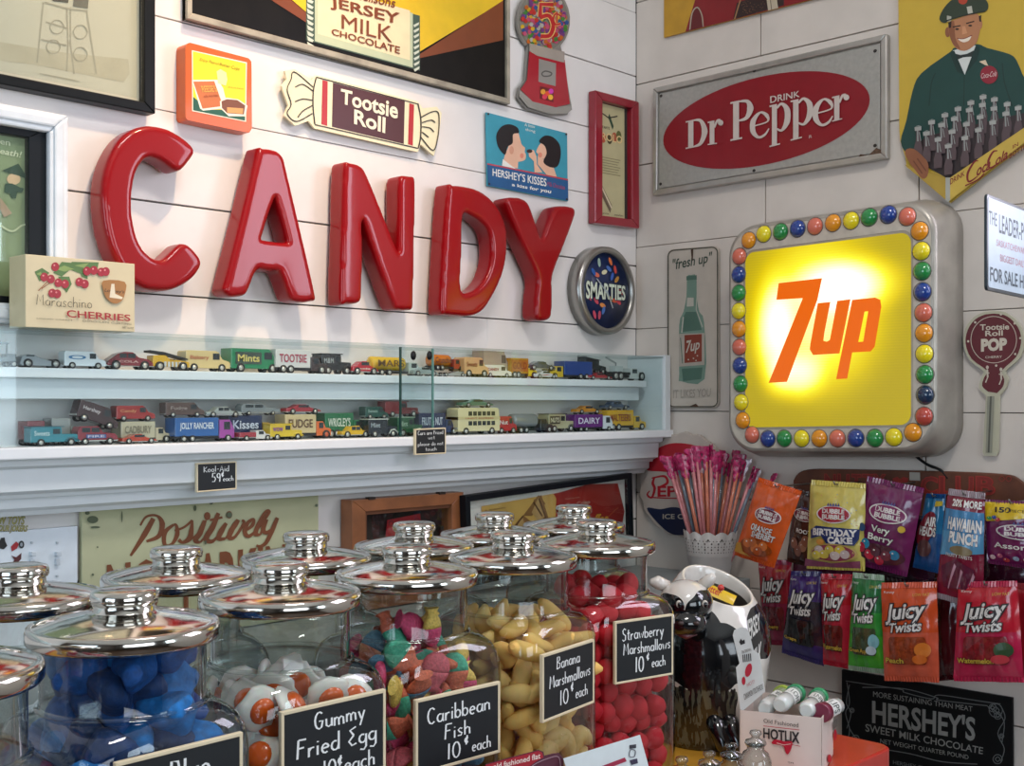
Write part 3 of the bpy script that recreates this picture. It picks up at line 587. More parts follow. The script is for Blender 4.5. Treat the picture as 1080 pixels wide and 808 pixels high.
bnn = mat('#a8753f', .5); a.poly(smooth([(415, 447), (502, 452), (503, 500), (488, 530), (460, 540), (430, 520), (417, 490)], 3, True), bnn); a.text("Lowney's", [(420, 478), (500, 486), (500, 502), (420, 496)], mat('#3b2a1c', .5), .03, .2)
a.poly([(448, 460), (460, 460), (463, 500), (495, 515), (490, 522), (440, 515)], mat('#e9dcc0', .5))
m2 = mat('#3a3a30', .6); a.hand('Maraschino', 145, 545, 42, m2, .06, 1.0, .06)
a.text('CHERRIES', [(265, 565), (525, 585), (525, 612), (268, 595)], mat('#a3232c', .5), .03); a.text('LIQUID CREAM', [(145, 597), (288, 605), (288, 611), (145, 603)], m2); a.text('CHOCOLATE COATING', [(330, 607), (528, 620), (528, 627), (330, 613)], m2); a.text('NET 16 OZ', [(492, 632), (537, 636), (537, 644), (492, 640)], m2, .03)
a.build('print', t)
# ---------------------------------------------------------------- below the mantel shelf
q = quadpx(LW(.004), [(86, 536), (336, 519), (337, 640), (86, 690)]); 
tl, tr = LW(.012)(86.3, 535.5), LW(.012)(336, 518.8); hgt = tl.z-1.162; q = Quad(tl, tr, tr-UP*(tr.z-1.162), tl-UP*hgt)
t = sign_thing('wooden_sign', 'weathered pale green board lettered Positively No Parking in brown', 'sign', q.c)
mb = MB(); slab(mb, q, [(0, 0), (1, 0), (1, 1), (0, 1)], -.009, 0, mat('#b9ba96', .7, vary=.12, scale=9, bump=.3)); obj('board', mb, t, bevel=.001)
m = crop(LW(.012), 86, 519, 4.895/1.0)       # print laid out in an enlarged view whose corner is (86,519)
a = Art(LW(.012), .0006); br_ = mat('#7b4526', .6, vary=.12); wear = mat('#5d6650', .8)
def A2(P, ox, oy, s_): return [(ox+x/s_, oy+y/s_) for x, y in P]
w = 5
a.curve(A2([(795, 400), (830, 350), (890, 345), (920, 390), (900, 460), (830, 490)], 0, 480, 5.385), [2, 2.5, 2.5, 6, 5, 2.5], br_); a.curve(A2([(870, 360), (820, 450), (740, 572)], 0, 480, 5.385), [5, 6, 2.5], br_)
S = lambda P, w: a.curve(A2(P, 180, 470, 4.895), w, br_)
a.curve(A2([(985, 395), (935, 440), (935, 510), (975, 505), (1005, 450), (1000, 400), (985, 395)], 0, 480, 5.385), [2.5, 5, 4, 3, 5, 3, 2.5], br_)
S([(20, 440), (70, 420), (110, 385)], 2.5); S([(110, 385), (105, 440), (95, 480), (60, 500), (40, 485)], [2, 5, 6, 3, 4]); S([(110, 480), (150, 440), (175, 385), (150, 450), (125, 490), (150, 500)], [2, 2, 4, 6, 5, 2.5]); a.ell(180+187/4.895, 470+364/4.895, 3.4, 4.4, br_, n=14)
S([(150, 500), (200, 440), (245, 350)], [2, 3, 3]); S([(245, 348), (215, 420), (180, 480), (210, 495), (240, 470)], [4, 6, 6, 4, 2]); S([(200, 385), (265, 370)], 2.5); S([(240, 470), (285, 400), (260, 440), (245, 480), (280, 480)], [2, 3, 6, 5, 2.5]); a.ell(180+300/4.895, 470+357/4.895, 3.2, 4, br_, n=14)
S([(280, 480), (330, 420), (345, 385), (310, 440), (300, 475), (330, 470), (375, 400), (365, 385)], [2, 3, 4, 6, 5, 3, 3, 2.5]); S([(385, 440), (420, 410), (425, 380), (395, 400), (380, 445), (400, 468), (440, 440)], [2, 4, 3, 4, 5, 4, 2]); S([(440, 440), (490, 370), (505, 340), (485, 345), (450, 410), (435, 455), (460, 460)], [2, 3, 4, 3, 5, 5, 2])
S([(460, 460), (475, 420), (490, 380), (475, 430), (490, 450), (520, 430)], [2, 3, 5, 5, 4, 2]); S([(548, 372), (520, 440), (490, 500), (460, 520), (440, 515)], [4, 5, 4, 3, 2.5])
a.text('NO', [(112, 595), (168, 588), (168, 649), (112, 657)], br_, .07); a.text('PARKING', [(193, 586), (326, 570), (326, 632), (193, 646)], br_, .07)
for x, y, rx, ry2 in ((91.5, 541, 2.5, 2), (128, 545, .7, 6), (100, 556, 5, 1.2), (97, 548, 6, 4), (222, 529.5, 2.2, 2.6), (205, 536, 1.5, 3), (333, 533, 1.6, 1.6), (241, 543, 3, 3), (97, 606, 1.4, 1.4), (102, 577, 1, 1), (216, 572, 1, 2.4)): a.ell(x, y, rx, ry2, wear, n=12)
a.build('lettering', t)
# kool-aid chalk price tag and the one on the shelf edge
chalk = mat('#e9ecec', .8); slate = mat('#12171c', .5, vary=.1, scale=40); wood = mat('#dfd0b0', .6, vary=.06)
def tag_frame(name, label, q, lines, group, fw=.03, thick=.005, rz=None, cat='price tag'):
    t = sign_thing(name, label, cat, q.c, group); wd_ = (q.c[1]-q.c[0]).length; ht = (q.c[3]-q.c[0]).length
    mb = frame_mb(q, (0, 0, 1, 1), fw, fw*wd_/ht, -.0005, .0006, wood); slab(mb, q, [(0, 0), (1, 0), (1, 1), (0, 1)], -thick, -.0005, wood); obj('frame', mb, t, bevel=.0004, seg=1)
    mb = MB(); slab(mb, q, [(fw, fw*wd_/ht), (1-fw, fw*wd_/ht), (1-fw, 1-fw*wd_/ht), (fw, 1-fw*wd_/ht)], -.0008, .0002, slate); obj('slate', mb, t)
    a = Art(q, .0004)
    for tx, x, y, h, sl, wdt in lines:      # width wanted -> aspect
        n = handlen(tx); a.hand(tx, x, y, h, chalk, .092, wdt/(n*h), sl)
    a.build('writing', t); return t
f = LW(.0745+.004)
tag_frame('price_tag', 'small black tag chalked Kool-Aid 59¢ each hanging below the toy shelf', quadpx(f, [(207.5, 488.5), (249.5, 486.5), (249.5, 516), (207.5, 519.5)]),
          [('Kool-Aid', .17, .33, .2, 0, .65), ('59¢', .37, .68, .3, 0, .33), ('each', .65, .68, .18, 0, .28)], 'small chalk tags along the toy shelf')
f = LW(.105)
tag_frame('price_tag', 'small black chalk tag about the cars propped against the toy shelf edge', quadpx(f, [(438, 452.5), (470, 451), (470.3, 478.5), (438, 480)]),
          [('Cars are Priced', .08, .24, .15, 0, .84), ('just', .35, .42, .14, 0, .3), ('please do not', .08, .66, .14, 0, .84), ('touch', .32, .86, .14, 0, .38)], 'small chalk tags along the toy shelf')
# white panel with thumb switches / stickers
qz = LW(.006); tl, tr = qz(-60, 549), qz(77, 555)
f = LW(.004); x1 = f(79, 560).x; z1 = f(79, 554.5).z
t = thing('sticker_panel', 'white panel with cartoon toy stickers and small hooks behind the back jar', 'panel', (x1-.1, -.004, z1-.14))
mb = MB(); mb.box(x1-.25, x1, -.012, -.001, 1.162, z1, mat('#dde6ee', .4)); obj('backing', mb, t, bevel=.001)
a = Art(crop(LW(.012), 0, 480, 5.385), .0006); yy = mat('#a9a24a', .5); kk = mat('#26282a', .5)
a.text('NEW TOYS', [(-60, 345), (142, 348), (138, 395), (-60, 392)], yy, .03, .2, outline=kk, ow=.06); a.text('FOR YOUR JOKERS', [(-90, 398), (158, 400), (152, 445), (-90, 440)], yy, .03, .2, outline=kk, ow=.06)
a.poly([(-10, 500), (5, 470), (25, 468), (28, 490), (40, 515), (20, 535), (-5, 530)], kk); a.poly([(60, 520), (90, 490), (105, 505), (95, 530), (65, 548)], mat('#a52a30', .5)); a.ell(120, 508, 16, 22, kk, n=14); a.ell(120, 508, 8, 12, mat('#9aa3ab', .5), n=12); a.poly([(62, 570), (90, 580), (120, 555), (118, 590), (100, 610), (65, 622), (80, 595)], mat('#57282c', .5))
a.build('stickers', t)
for x, y in ((178, 570), (322, 570)):
    mb = MB(); m = crop(LW(.012), 0, 480, 5.385); slab(mb, m, [(x-14, y-22), (x+14, y-22), (x+14, y+2), (x-14, y+2)], 0, .008, mat('#c9d2da', .3)); slab(mb, m, [(x-12, y+20), (x+12, y+20), (x+12, y+55), (x-12, y+55)], 0, .005, mat('#c3ccd4', .3))
    for k in (-80, 110): slab(mb, m, [(x-7, y+k), (x+7, y+k), (x+7, y+k+14), (x-7, y+k+14)], 0, .002, mat('#b5bec6', .3))
    obj('hook', mb, t, bevel=.0008)
# wooden shadow box
f = LW(.034); tl, tr = f(371.5, 527.8), f(489, 518); zt = tl.z
q = Quad(tl, Vector((tr.x, tr.y, zt)), Vector((tr.x, tr.y, 1.162)), Vector((tl.x, tl.y, 1.162)))
t = sign_thing('shadow_box', 'brown wooden glass fronted wall box with hinges leaning behind the jars', 'display box', q.c)
wood2 = mat('#8a5431', .45, vary=.25, scale=22, bump=.1, coat=.2); wood3 = mat('#6d3f25', .5, vary=.2, scale=22)
wq = tr.x-tl.x; hq = zt-1.162
mb = frame_mb(q, (0, 0, 1, 1), .028/wq, .020/hq, -.030, 0, wood2); obj('outer_frame', mb, t, bevel=.001)
obj('inner_frame', frame_mb(q, (.028/wq, .02/hq, 1-.004/wq, 1-.02/hq), .006/wq, .006/hq, -.028, -.005, wood3), t)
mb = MB(); slab(mb, q, [(.1, .05), (.97, .05), (.97, .95), (.1, .95)], -.031, -.027, mat('#2b211b', .7)); obj('back_panel', mb, t)
a = Art(crop(LW(.012), 350, 470, 4.895), .0004); rb = mat('#a01622', .5); a.poly([(285, 385), (455, 350), (480, 700), (250, 720)], rb); 
for x, y in ((305, 402), (438, 388)): a.curve([(x+12*math.cos(k), y+14*math.sin(k)) for k in (0, 1.57, 3.14, 4.71)], 3, kk, closed=True)
a.curve([(310, 425), (375, 405), (440, 410)], 5, mat('#d6b8a8', .5)); a.text('Tootsie', [(320, 425), (435, 410), (435, 440), (320, 450)], mat('#d6b8a8', .5), .02)
for x in (500, 560, 600): a.poly([(x, 415), (x+22, 410), (x+26, 560), (x-4, 560)], mat('#4b4440', .4))
a.build('contents', t)
mb = MB(); slab(mb, q, [(.2, .1), (.97, .1), (.97, .9), (.2, .9)], -.012, -.010, FRAMEGLASS); obj('glazing', mb, t)
for px in (392, 466):
    p = LW(.034)(px, 522); mb = MB(); mb.box(p.x-.007, p.x+.007, -.036, -.026, zt-.001, zt+.003, mat('#2f2722', .5, .4)); obj('hinge', mb, t)
# coffee crisp poster
f = LW(.05); tl, tr = f(490.5, 523), f(666, 498.8); u = (tr-tl); dn = Vector((u.z, 0, -u.x)).normalized()*.160
q = Quad(tl, tr, tr+dn, tl+dn); wq = u.length
t = sign_thing('framed_poster', 'black framed Coffee Crisp advertisement with yellow and red halves, by the corner', 'poster', q.c)
obj('frame', frame_mb(q, (0, 0, 1, 1), .011/wq, .011/.160, -.015, .002, mat('#0d1218', .4, spec=.2)), t, bevel=.001)
mb = MB(); slab(mb, q, [(.01, .02), (.99, .02), (.99, .98), (.01, .98)], -.013, -.010, mat('#e3e1dc', .7)); obj('mount', mb, t)
a = Art(crop(LW(.041), 540, 470, 5.385), .0004)
a.poly([(-175, 345), (262, 268), (262, 560), (-170, 640)], mat('#cfa75a', .5)); a.poly(smooth([(262, 268), (600, 215), (608, 540), (400, 560), (262, 520), (250, 300)], 2, True), mat('#9e2a22', .45))
wf = mat('#8a6238', .5); wf2 = mat('#5a3a22', .5); wf3 = mat('#b89560', .5)
for P in ([(-30, 500), (60, 395), (120, 440), (30, 560)], [(60, 400), (150, 280), (190, 330), (110, 400)], [(120, 310), (165, 280), (215, 440), (150, 450)], [(60, 440), (150, 440), (120, 520), (40, 520)]): a.poly(P, wf)
for P in ([(110, 380), (150, 290), (190, 400), (150, 430)], [(-10, 480), (60, 410), (70, 450), (20, 510)]): a.poly(P, wf3)
for P in ([(120, 320), (170, 400)], [(60, 400), (10, 470)], [(70, 460), (130, 500)], [(150, 300), (200, 440)]): a.stroke(P, 8, wf2)
cw2 = mat('#d8b2a0', .5); a.text('Coffee Crisp', [(262, 335), (440, 308), (440, 335), (262, 362)], cw2, .01); a.text('Good any time', [(300, 300), (380, 290), (380, 298), (300, 308)], cw2)
a.text('Coffee', [(400, 400), (545, 380), (545, 445), (400, 440)], mat('#d89a3a', .5), .07, .3, outline=mat('#5a2a14', .5), ow=.06); a.stroke([(380, 560), (600, 350)], 3, mat('#c96a3a', .5))
a.text('A favourite', [(-160, 365), (-40, 345), (-40, 355), (-160, 375)], wf2); a.text('milk chocolate', [(-140, 388), (-30, 368), (-30, 380), (-140, 400)], wf2); a.text('CRISP', [(-150, 410), (-90, 400), (-90, 415), (-150, 425)], mat('#b53a2a', .5), .02)
a.build('artwork', t)
mb = MB(); slab(mb, q, [(.03, .04), (.97, .04), (.97, .96), (.03, .96)], -.002, 0, FRAMEGLASS); obj('glazing', mb, t)

# ---------------------------------------------------------------- right wall signs
m = crop(RW(.014), 660, 0, 3.59)
t = sign_thing('tin_sign', 'silver embossed tin sign with a red Dr Pepper oval', 'sign', [m(105, 335), m(990, 128), m(990, 600), m(103, 742)])
q = Quad(m(105, 335), m(990, 128), m(990, 600), m(103, 742)); sil = mat('#a9a7a1', .4, .35, vary=.08, scale=120)
mb = MB(); slab(mb, q, [(0, 0), (1, 0), (1, 1), (0, 1)], -.012, -.004, mat('#a8a49c', .35, .5, vary=.12)); obj('plate', mb, t, bevel=.002)
obj('raised_rim', frame_mb(q, (0, 0, 1, 1), .022, .05, -.006, .003, mat('#b3afa8', .3, .6, vary=.1)), t, bevel=.002)
mb = MB(); slab(mb, q, [(.028, .06), (.972, .06), (.972, .94), (.028, .94)], -.004, -.001, sil); obj('panel', mb, t, bevel=.0015)
a = Art(q, -.0004); a.ell(.492, .5, .443, .385, mat('#86081a', .4, coat=.1), n=64)
for u, v in ((.037, .085), (.037, .9), (.955, .115), (.955, .88), (.47, .05), (.47, .92)): a.ell(u, v, .007, .014, mat('#2a2420', .6), n=12)
a.poly([(.88, .99), (.9, .93), (.93, .95), (.96, .9), (.985, .93), (.985, .985)], mat('#5a4332', .8, vary=.4, scale=200))
a.build('oval_print', t)
a = Art(m, .0012); wt = mat('#c9bcb4', .45)
def glyph(ch, q, ww, k=.22):
    (tlx, tly), (trx, try_), (brx, bry), (blx, bly) = q
    g = lambda x, y: ((tlx*(1-x)+trx*x)*y+(blx*(1-x)+brx*x)*(1-y), (tly*(1-x)+try_*x)*y+(bly*(1-x)+bry*x)*(1-y))
    def R_(x0, y0, x1, y1): a.poly([g(x0, y0), g(x1, y0), g(x1, y1), g(x0, y1)], wt)
    def C_(pts, ws): a.curve([g(*p) for p in pts], [w*ww for w in ws], wt, 6)
    if ch == 'D': R_(.12, 0, .36, 1); R_(0, 0, .5, .05); R_(0, .95, .5, 1); C_([(.36, .975), (.7, .9), (.88, .5), (.7, .1), (.36, .025)], [.2, .6, 1.1, .6, .2])
    if ch == 'r': R_(.12, 0, .42, 1); R_(0, 0, .58, .05); R_(0, .94, .3, 1); C_([(.42, .7), (.6, .95), (.8, .95)], [.4, .5, .5]); e = g(.82, .84); a.ell(e[0], e[1], ww*.62, ww*.62, wt, n=16)
    if ch == 'P': R_(.12, 0, .38, 1); R_(0, 0, .52, .045); R_(0, .955, .4, 1); C_([(.38, .975), (.75, .93), (.88, .74), (.72, .52), (.38, .48)], [.2, .6, 1.1, .6, .25])
    if ch == 'e': C_([(.14, .5), (.86, .56), (.84, .8), (.5, .97), (.15, .7), (.14, .3), (.42, .03), (.75, .08), (.95, .28)], [.25, .25, .8, .35, 1.05, 1.05, .5, .45, .2])
    if ch == 'p': R_(.1, -.42, .36, 1); R_(-.02, -.46, .52, -.41); R_(-.02, .94, .25, 1); C_([(.36, .85), (.6, .97), (.88, .72), (.88, .3), (.62, .03), (.36, .12)], [.35, .45, 1.05, 1.05, .45, .3])
glyph('D', [(228, 460), (310, 442), (310, 548), (228, 565)], 21); glyph('r', [(312, 462), (372, 448), (372, 542), (312, 550)], 17)
glyph('P', [(398, 388), (484, 370), (484, 518), (398, 535)], 23); glyph('e', [(474, 432), (548, 416), (548, 514), (474, 530)], 19); glyph('p', [(548, 400), (622, 384), (622, 490), (548, 508)], 21); glyph('p', [(628, 382), (708, 364), (708, 466), (628, 486)], 21)
glyph('e', [(712, 382), (790, 366), (790, 468), (712, 484)], 20); glyph('r', [(784, 368), (850, 352), (850, 446), (784, 462)], 18)
a.text('DRINK', [(550, 366), (662, 344), (662, 368), (550, 392)], wt, .03); a.text('R', [(697, 514), (708, 511), (708, 522), (697, 525)], wt); a.build('lettering', t)
# top colour sign
m = crop(RW(.006), 690, 0, 6.353)
t = sign_thing('tin_sign', 'yellow and dark red tin sign cut by the top of the picture above Dr Pepper', 'sign', [m(65, 252), m(1080, 15)])
mb = MB(); P = [(65, 252), (1200, -40), (1200, -560), (65, -300)]; slab(mb, m, P, -.004, 0, mat('#b88a1e', .4, vary=.1)); obj('plate', mb, t)
a = Art(m, .0005); a.poly([(275, 0), (1199, -238), (1199, -40), (210, 214)], mat('#7e0a12', .4)); a.poly([(260, 60), (300, 40), (330, 180), (230, 208)], mat('#5e0b10', .4)); a.poly([(555, 20), (700, -30), (870, -80), (870, 36), (530, 130)], mat('#2a1512', .5))
a.curve([(240, 200), (255, 90), (290, 50), (320, 100), (330, 180)], 8, mat('#a59a88', .5)); a.curve([(600, -60), (570, 30), (540, 130)], 8, mat('#a57a50', .5)); a.poly([(755, 0), (820, -20), (832, 55), (765, 72)], mat('#b8ab94', .5)); a.stroke([(780, 0), (788, 66)], 5, mat('#4a3a2a', .5)); rs = random.Random(8)
for k in range(50): a.ell(590+rs.random()*150, 10+rs.random()*80, 2.5, 2.5, mat('#7b5238', .5), n=6)
a.build('artwork', t)
# coca-cola man die-cut
m = crop(RW(.010), 940, 0, 3.757)
P = [(26, -250), (620, -380), (620, 480), (526, 572), (232, 803), (60, 655), (55, 620), (36, 560), (32, 520)]
t = flat('die_cut_sign', 'yellow die cut sign of a smiling delivery man carrying a case of cola bottles', 'sign', m, P, -.005, 0, mat('#c8a83a', .4, vary=.04), pname='plate')
a = Art(m, .0005, .00004); gj = mat('#16403a', .5); gj2 = mat('#0f302c', .5); sk = mat('#b27a55', .5); sk2 = mat('#8a5538', .5); cap = mat('#2d3a2a', .5); wt = mat('#cfd3cf', .5)
a.poly(smooth([(60, 610), (38, 560), (60, 480), (85, 360), (120, 290), (235, 205), (250, 190), (340, 175), (380, 190), (470, 215), (500, 245), (535, 320), (620, 400), (620, 520), (300, 640), (130, 650), (80, 640)], 3, True), gj)
a.curve([(150, 420), (160, 330), (175, 290)], 5, gj2); a.stroke([(290, 300), (288, 420)], 4, gj2); a.curve([(440, 250), (450, 330), (480, 420)], 5, gj2)
a.poly([(245, 200), (335, 180), (340, 200), (292, 297), (250, 235)], wt); a.poly([(250, 212), (275, 218), (300, 214), (328, 200), (325, 225), (300, 226), (285, 228), (255, 240)], mat('#202a28', .5)); a.poly([(232, 210), (250, 200), (292, 297), (262, 285)], gj2); a.poly([(336, 180), (352, 190), (340, 240), (292, 297)], gj2)
a.ell(224, 128, 10, 20, sk2, n=14); a.ell(354, 95, 8, 20, sk, n=14); a.poly(smooth([(228, 95), (270, 72), (340, 55), (356, 90), (348, 140), (335, 175), (300, 200), (268, 198), (245, 175), (232, 140)], 3, True), sk); a.poly(smooth([(228, 95), (250, 85), (255, 150), (275, 195), (248, 178), (232, 140)], 3, True), sk2)
hr = mat('#2a1a12', .5); a.poly([(226, 90), (240, 84), (238, 110), (230, 112)], hr); a.poly([(348, 65), (358, 60), (357, 88), (350, 85)], hr)
a.stroke([(245, 108), (276, 102)], 5, hr); a.stroke([(298, 94), (330, 85)], 5, hr); a.ell(262, 116, 8, 4, hr, n=12); a.ell(314, 102, 8, 4, hr, n=12); a.poly([(282, 105), (294, 104), (302, 132), (282, 138)], mat('#c99068', .5)); a.poly(smooth([(266, 155), (290, 155), (318, 142), (308, 162), (285, 168)], 3, True), mat('#e9dccb', .5)); a.curve([(262, 152), (288, 154), (322, 140)], 3, mat('#7a3528', .5))
a.poly(smooth([(192, 78), (205, 40), (235, 5), (270, -12), (340, -18), (375, 0), (386, 20), (380, 42), (350, 52), (300, 62), (240, 75), (215, 92)], 3, True), cap); a.ell(285, 2, 18, 16, mat('#b04028', .5)); a.poly([(300, 28), (320, 24), (325, 55), (306, 58)], mat('#b9b7a8', .5)); a.poly([(222, 62), (240, 66), (238, 84), (222, 86)], mat('#a9a798', .5)); a.curve([(218, 84), (290, 62), (375, 45)], 5, mat('#1c241a', .5))
a.ell(389, 297, 35, 36, mat('#8c1f30', .4)); a.text('Coca-Cola', [(358, 292), (420, 280), (418, 302), (358, 312)], mat('#d8c4c0', .5), .0, .3); a.poly([(350, 245), (375, 238), (386, 262), (372, 258)], mat('#d9c6a8', .5))
a.poly([(60, 660), (232, 700), (620, 420), (620, 520), (560, 560), (232, 800)], mat('#c3a545', .45)); a.poly([(58, 655), (215, 700), (232, 712), (232, 802)], mat('#a98c35', .45)); a.poly([(90, 590), (140, 540), (520, 450), (620, 430), (620, 470), (235, 715), (150, 665)], mat('#33282a', .5))
bt = mat('#57474a', .4); gl_ = mat('#8f9491', .3); cp = mat('#a8a9a5', .35, .3)
bots = [(112, 512), (165, 487), (217, 459), (268, 434), (318, 409), (366, 386), (411, 396), (462, 415), (506, 430), (146, 532), (205, 498), (255, 473), (313, 438), (364, 418), (410, 432), (458, 453), (192, 556), (247, 525), (303, 495), (357, 466), (407, 488), (233, 582), (298, 550), (351, 518), (560, 440)]
for x, y in sorted(bots, key=lambda b: b[1]):
    a.poly([(x-7, y+4), (x+7, y+2), (x+10, y+45), (x+17, y+75), (x+15, y+110), (x-16, y+114), (x-17, y+78), (x-9, y+48)], bt); a.poly([(x-5, y+5), (x, y+4), (x+2, y+50), (x-4, y+50)], gl_); a.stroke([(x+5, y+14), (x+11, y+48)], 3, gl_); a.poly([(x-14, y-6), (x+13, y-10), (x+13, y+6), (x-13, y+9)], cp); a.poly([(x-12, y-8), (x, y-13), (x+12, y-11)], gl_)
a.poly([(62, 655), (232, 712), (620, 450), (620, 530), (526, 574), (232, 802)], mat('#c9ab4a', .45)); a.poly([(60, 655), (232, 712), (232, 802)], mat('#ad9038', .45)); a.poly([(222, 706), (240, 706), (240, 795), (232, 803), (222, 795)], mat('#a9aaa0', .4))
a.poly(smooth([(62, 600), (95, 592), (140, 630), (155, 660), (150, 700), (130, 710), (105, 680), (75, 640)], 3, True), sk2); [a.stroke(P, 5, mat('#6b3e28', .5)) for P in ([(95, 640), (130, 690)], [(110, 630), (145, 680)])]
rc = mat('#7d1f22', .5); a.text('DRINK', [(240, 712), (298, 678), (298, 698), (240, 735)], rc, .03); a.text('IN', [(488, 578), (510, 565), (510, 580), (488, 592)], rc, .02); a.text('BOTTLES', [(475, 612), (560, 560), (560, 578), (475, 632)], rc, .02)
a.curve([(352, 640), (335, 645), (310, 690), (315, 722), (350, 700)], [4, 7, 9, 8, 3], rc); a.text('oca', [(345, 672), (400, 640), (400, 672), (345, 702)], rc, .05, .3); a.curve([(428, 600), (410, 605), (392, 640), (398, 668), (425, 652)], [4, 7, 9, 8, 3], rc); a.text('ola', [(420, 622), (468, 590), (468, 630), (420, 660)], rc, .05, .3); a.curve([(300, 738), (350, 715), (375, 690)], 5, rc)
a.build('artwork', t)
# fresh up bottle sign
m = crop(RW(.008), 680, 220, 3.67)
P = rrect(88, 158, 285, 772, 22, 4); P = [(x, y-(x-88)*.075+ (0 if y < 400 else (x-88)*.075)) for x, y in P]
t = flat('tin_sign', 'narrow rusty edged white tin sign of a green bottle lettered fresh up', 'sign', m, P, -.006, 0, mat('#b9b0a4', .5, vary=.06), bevel=.001, pname='plate')
a = Art(m, .0004); gg = mat('#35463a', .5); P2 = [(min(max(x, 93), 280), y) for x, y in P]
a.stroke([(x+(3 if x < 186 else -3), y+(5 if y < 400 else -5)) for x, y in P], 5, mat('#4d4a3d', .7, vary=.3), closed=True)
a.text('"fresh up"', [(108, 196), (262, 166), (262, 218), (112, 250)], gg, .035, .2); bg1 = mat('#6f8a7c', .35); bg2 = mat('#4d6b5e', .35); wt = mat('#b5b2a6', .5)
a.poly(smooth([(165, 265), (180, 258), (200, 262), (202, 340), (212, 400), (230, 440), (232, 660), (140, 668), (134, 640), (134, 450), (150, 400), (162, 340)], 3, True), bg1)
a.poly([(162, 262), (202, 258), (202, 275), (162, 278)], bg2); a.poly([(165, 345), (190, 345), (190, 378), (163, 380)], wt); a.poly([(160, 400), (200, 400), (222, 470), (140, 478), (145, 430)], bg2); a.stroke([(150, 420), (144, 480)], 5, wt); a.stroke([(205, 300), (200, 390), (225, 460)], 3, wt)
a.poly([(133, 485), (232, 482), (232, 605), (134, 612)], mat('#a89f94', .5)); a.poly([(155, 490), (222, 486), (222, 592), (155, 598)], mat('#7d3423', .5)); a.text('7up', [(160, 512), (214, 505), (214, 555), (160, 575)], wt, .04, .2)
[a.ell(x, y, 3, 3, wt, n=8) for x, y in ((170, 585), (190, 580), (205, 570), (200, 588))]; a.poly([(145, 620), (225, 615), (220, 660), (150, 668)], bg2); a.stroke([(140, 500), (148, 600)], 3, bg2)
a.text('IT LIKES YOU', [(112, 702), (258, 695), (256, 728), (112, 735)], mat('#9b948a', .6), .02); rust = mat('#4a3526', .8, vary=.4); a.poly([(175, 765), (200, 755), (212, 768)], rust); a.poly([(180, 160), (190, 155), (188, 200), (184, 200)], rust)
a.build('artwork', t)

# ---------------------------------------------------------------- lit sign
m = crop(RW(.085), 755, 200, 2.835)
q = Quad(m(36, 115), m(658, 24), m(658, 786), m(36, 786)); t = sign_thing('lighted_sign', 'glowing yellow 7up sign framed by coloured bulbs', 'sign', q.c)
edge = mat('#a8a298', .35, .4, vary=.15, scale=20); faceM = mat('#c8c1b4', .4, .2, vary=.1, scale=60)
P = rrect(0, 0, 1, 1, .14, 8, .13)
mb = MB(); n = len(P); rings = [[q((x-.5)*s_+.5, (y-.5)*s_+.5, o) for x, y in P] for s_, o in ((1.05, -.083), (1.045, -.05), (1.0, -.008), (.985, 0), (.96, .001))]
mb.loft(rings, edge); obj('housing', mb, t)
def ringface(mb, q, Pa, Pb, oa, ob, m_):
    n = len(Pa); mb.add([q(x, y, oa) for x, y in Pa]+[q(x, y, ob) for x, y in Pb], [(i, (i+1) % n, n+(i+1) % n, n+i) for i in range(n)], m_)
Pi = rrect(.088, .112, .905, .90, .05, 8, .05); Po = [((x-.5)*.962+.5, (y-.5)*.962+.5) for x, y in P]
mb = MB(); ringface(mb, q, Po, Pi, .0015, .0015, faceM); Pj = rrect(.098, .122, .895, .89, .045, 8, .045); ringface(mb, q, Pi, Pj, .0015, -.006, mat('#6d6658', .5)); obj('bulb_band', mb, t)
em = bpy.data.materials.new('lit_yellow_panel'); em.use_nodes = True; nt = em.node_tree; b = nt.nodes['Principled BSDF']; b.inputs['Roughness'].default_value = .25
tc = nt.nodes.new('ShaderNodeTexCoord'); sp = nt.nodes.new('ShaderNodeSeparateXYZ'); nt.links.new(tc.outputs['Object'], sp.inputs[0])
def gauss(cy, cz, sy, sz):       # brightness around a lamp tube behind the panel
    mp = nt.nodes.new('ShaderNodeMapping'); mp.inputs['Location'].default_value = (0, -cy/sy, -cz/sz); mp.inputs['Scale'].default_value = (0, 1/sy, 1/sz); nt.links.new(tc.outputs['Object'], mp.inputs[0])
    ln = nt.nodes.new('ShaderNodeVectorMath'); ln.operation = 'LENGTH'; nt.links.new(mp.outputs[0], ln.inputs[0])
    mr = nt.nodes.new('ShaderNodeMapRange'); mr.interpolation_type = 'SMOOTHERSTEP'; mr.inputs[1].default_value = 0; mr.inputs[2].default_value = 1; mr.inputs[3].default_value = 1; mr.inputs[4].default_value = 0; nt.links.new(ln.outputs['Value'], mr.inputs[0]); return mr.outputs[0]
L0 = t.location
def loc(x, y): p = m(x, y); return (p.y-L0.y, p.z-L0.z)
def add(a_, b_, op='ADD', c_=None):
    n_ = nt.nodes.new('ShaderNodeMath'); n_.operation = op
    for i, v in enumerate((a_, b_)):
        if isinstance(v, (int, float)): n_.inputs[i].default_value = v
        else: nt.links.new(v, n_.inputs[i])
    return n_.outputs[0]
g1 = gauss(*loc(300, 370), .20, .22); g2 = gauss(*loc(400, 285), .15, .075); g3 = gauss(*loc(175, 430), .065, .16); g4 = gauss(*loc(240, 560), .09, .065)
s1 = add(g1, .75, 'MULTIPLY'); s1 = add(s1, add(g2, .7, 'MULTIPLY')); s1 = add(s1, add(g3, .6, 'MULTIPLY')); s1 = add(s1, add(g4, .55, 'MULTIPLY'))
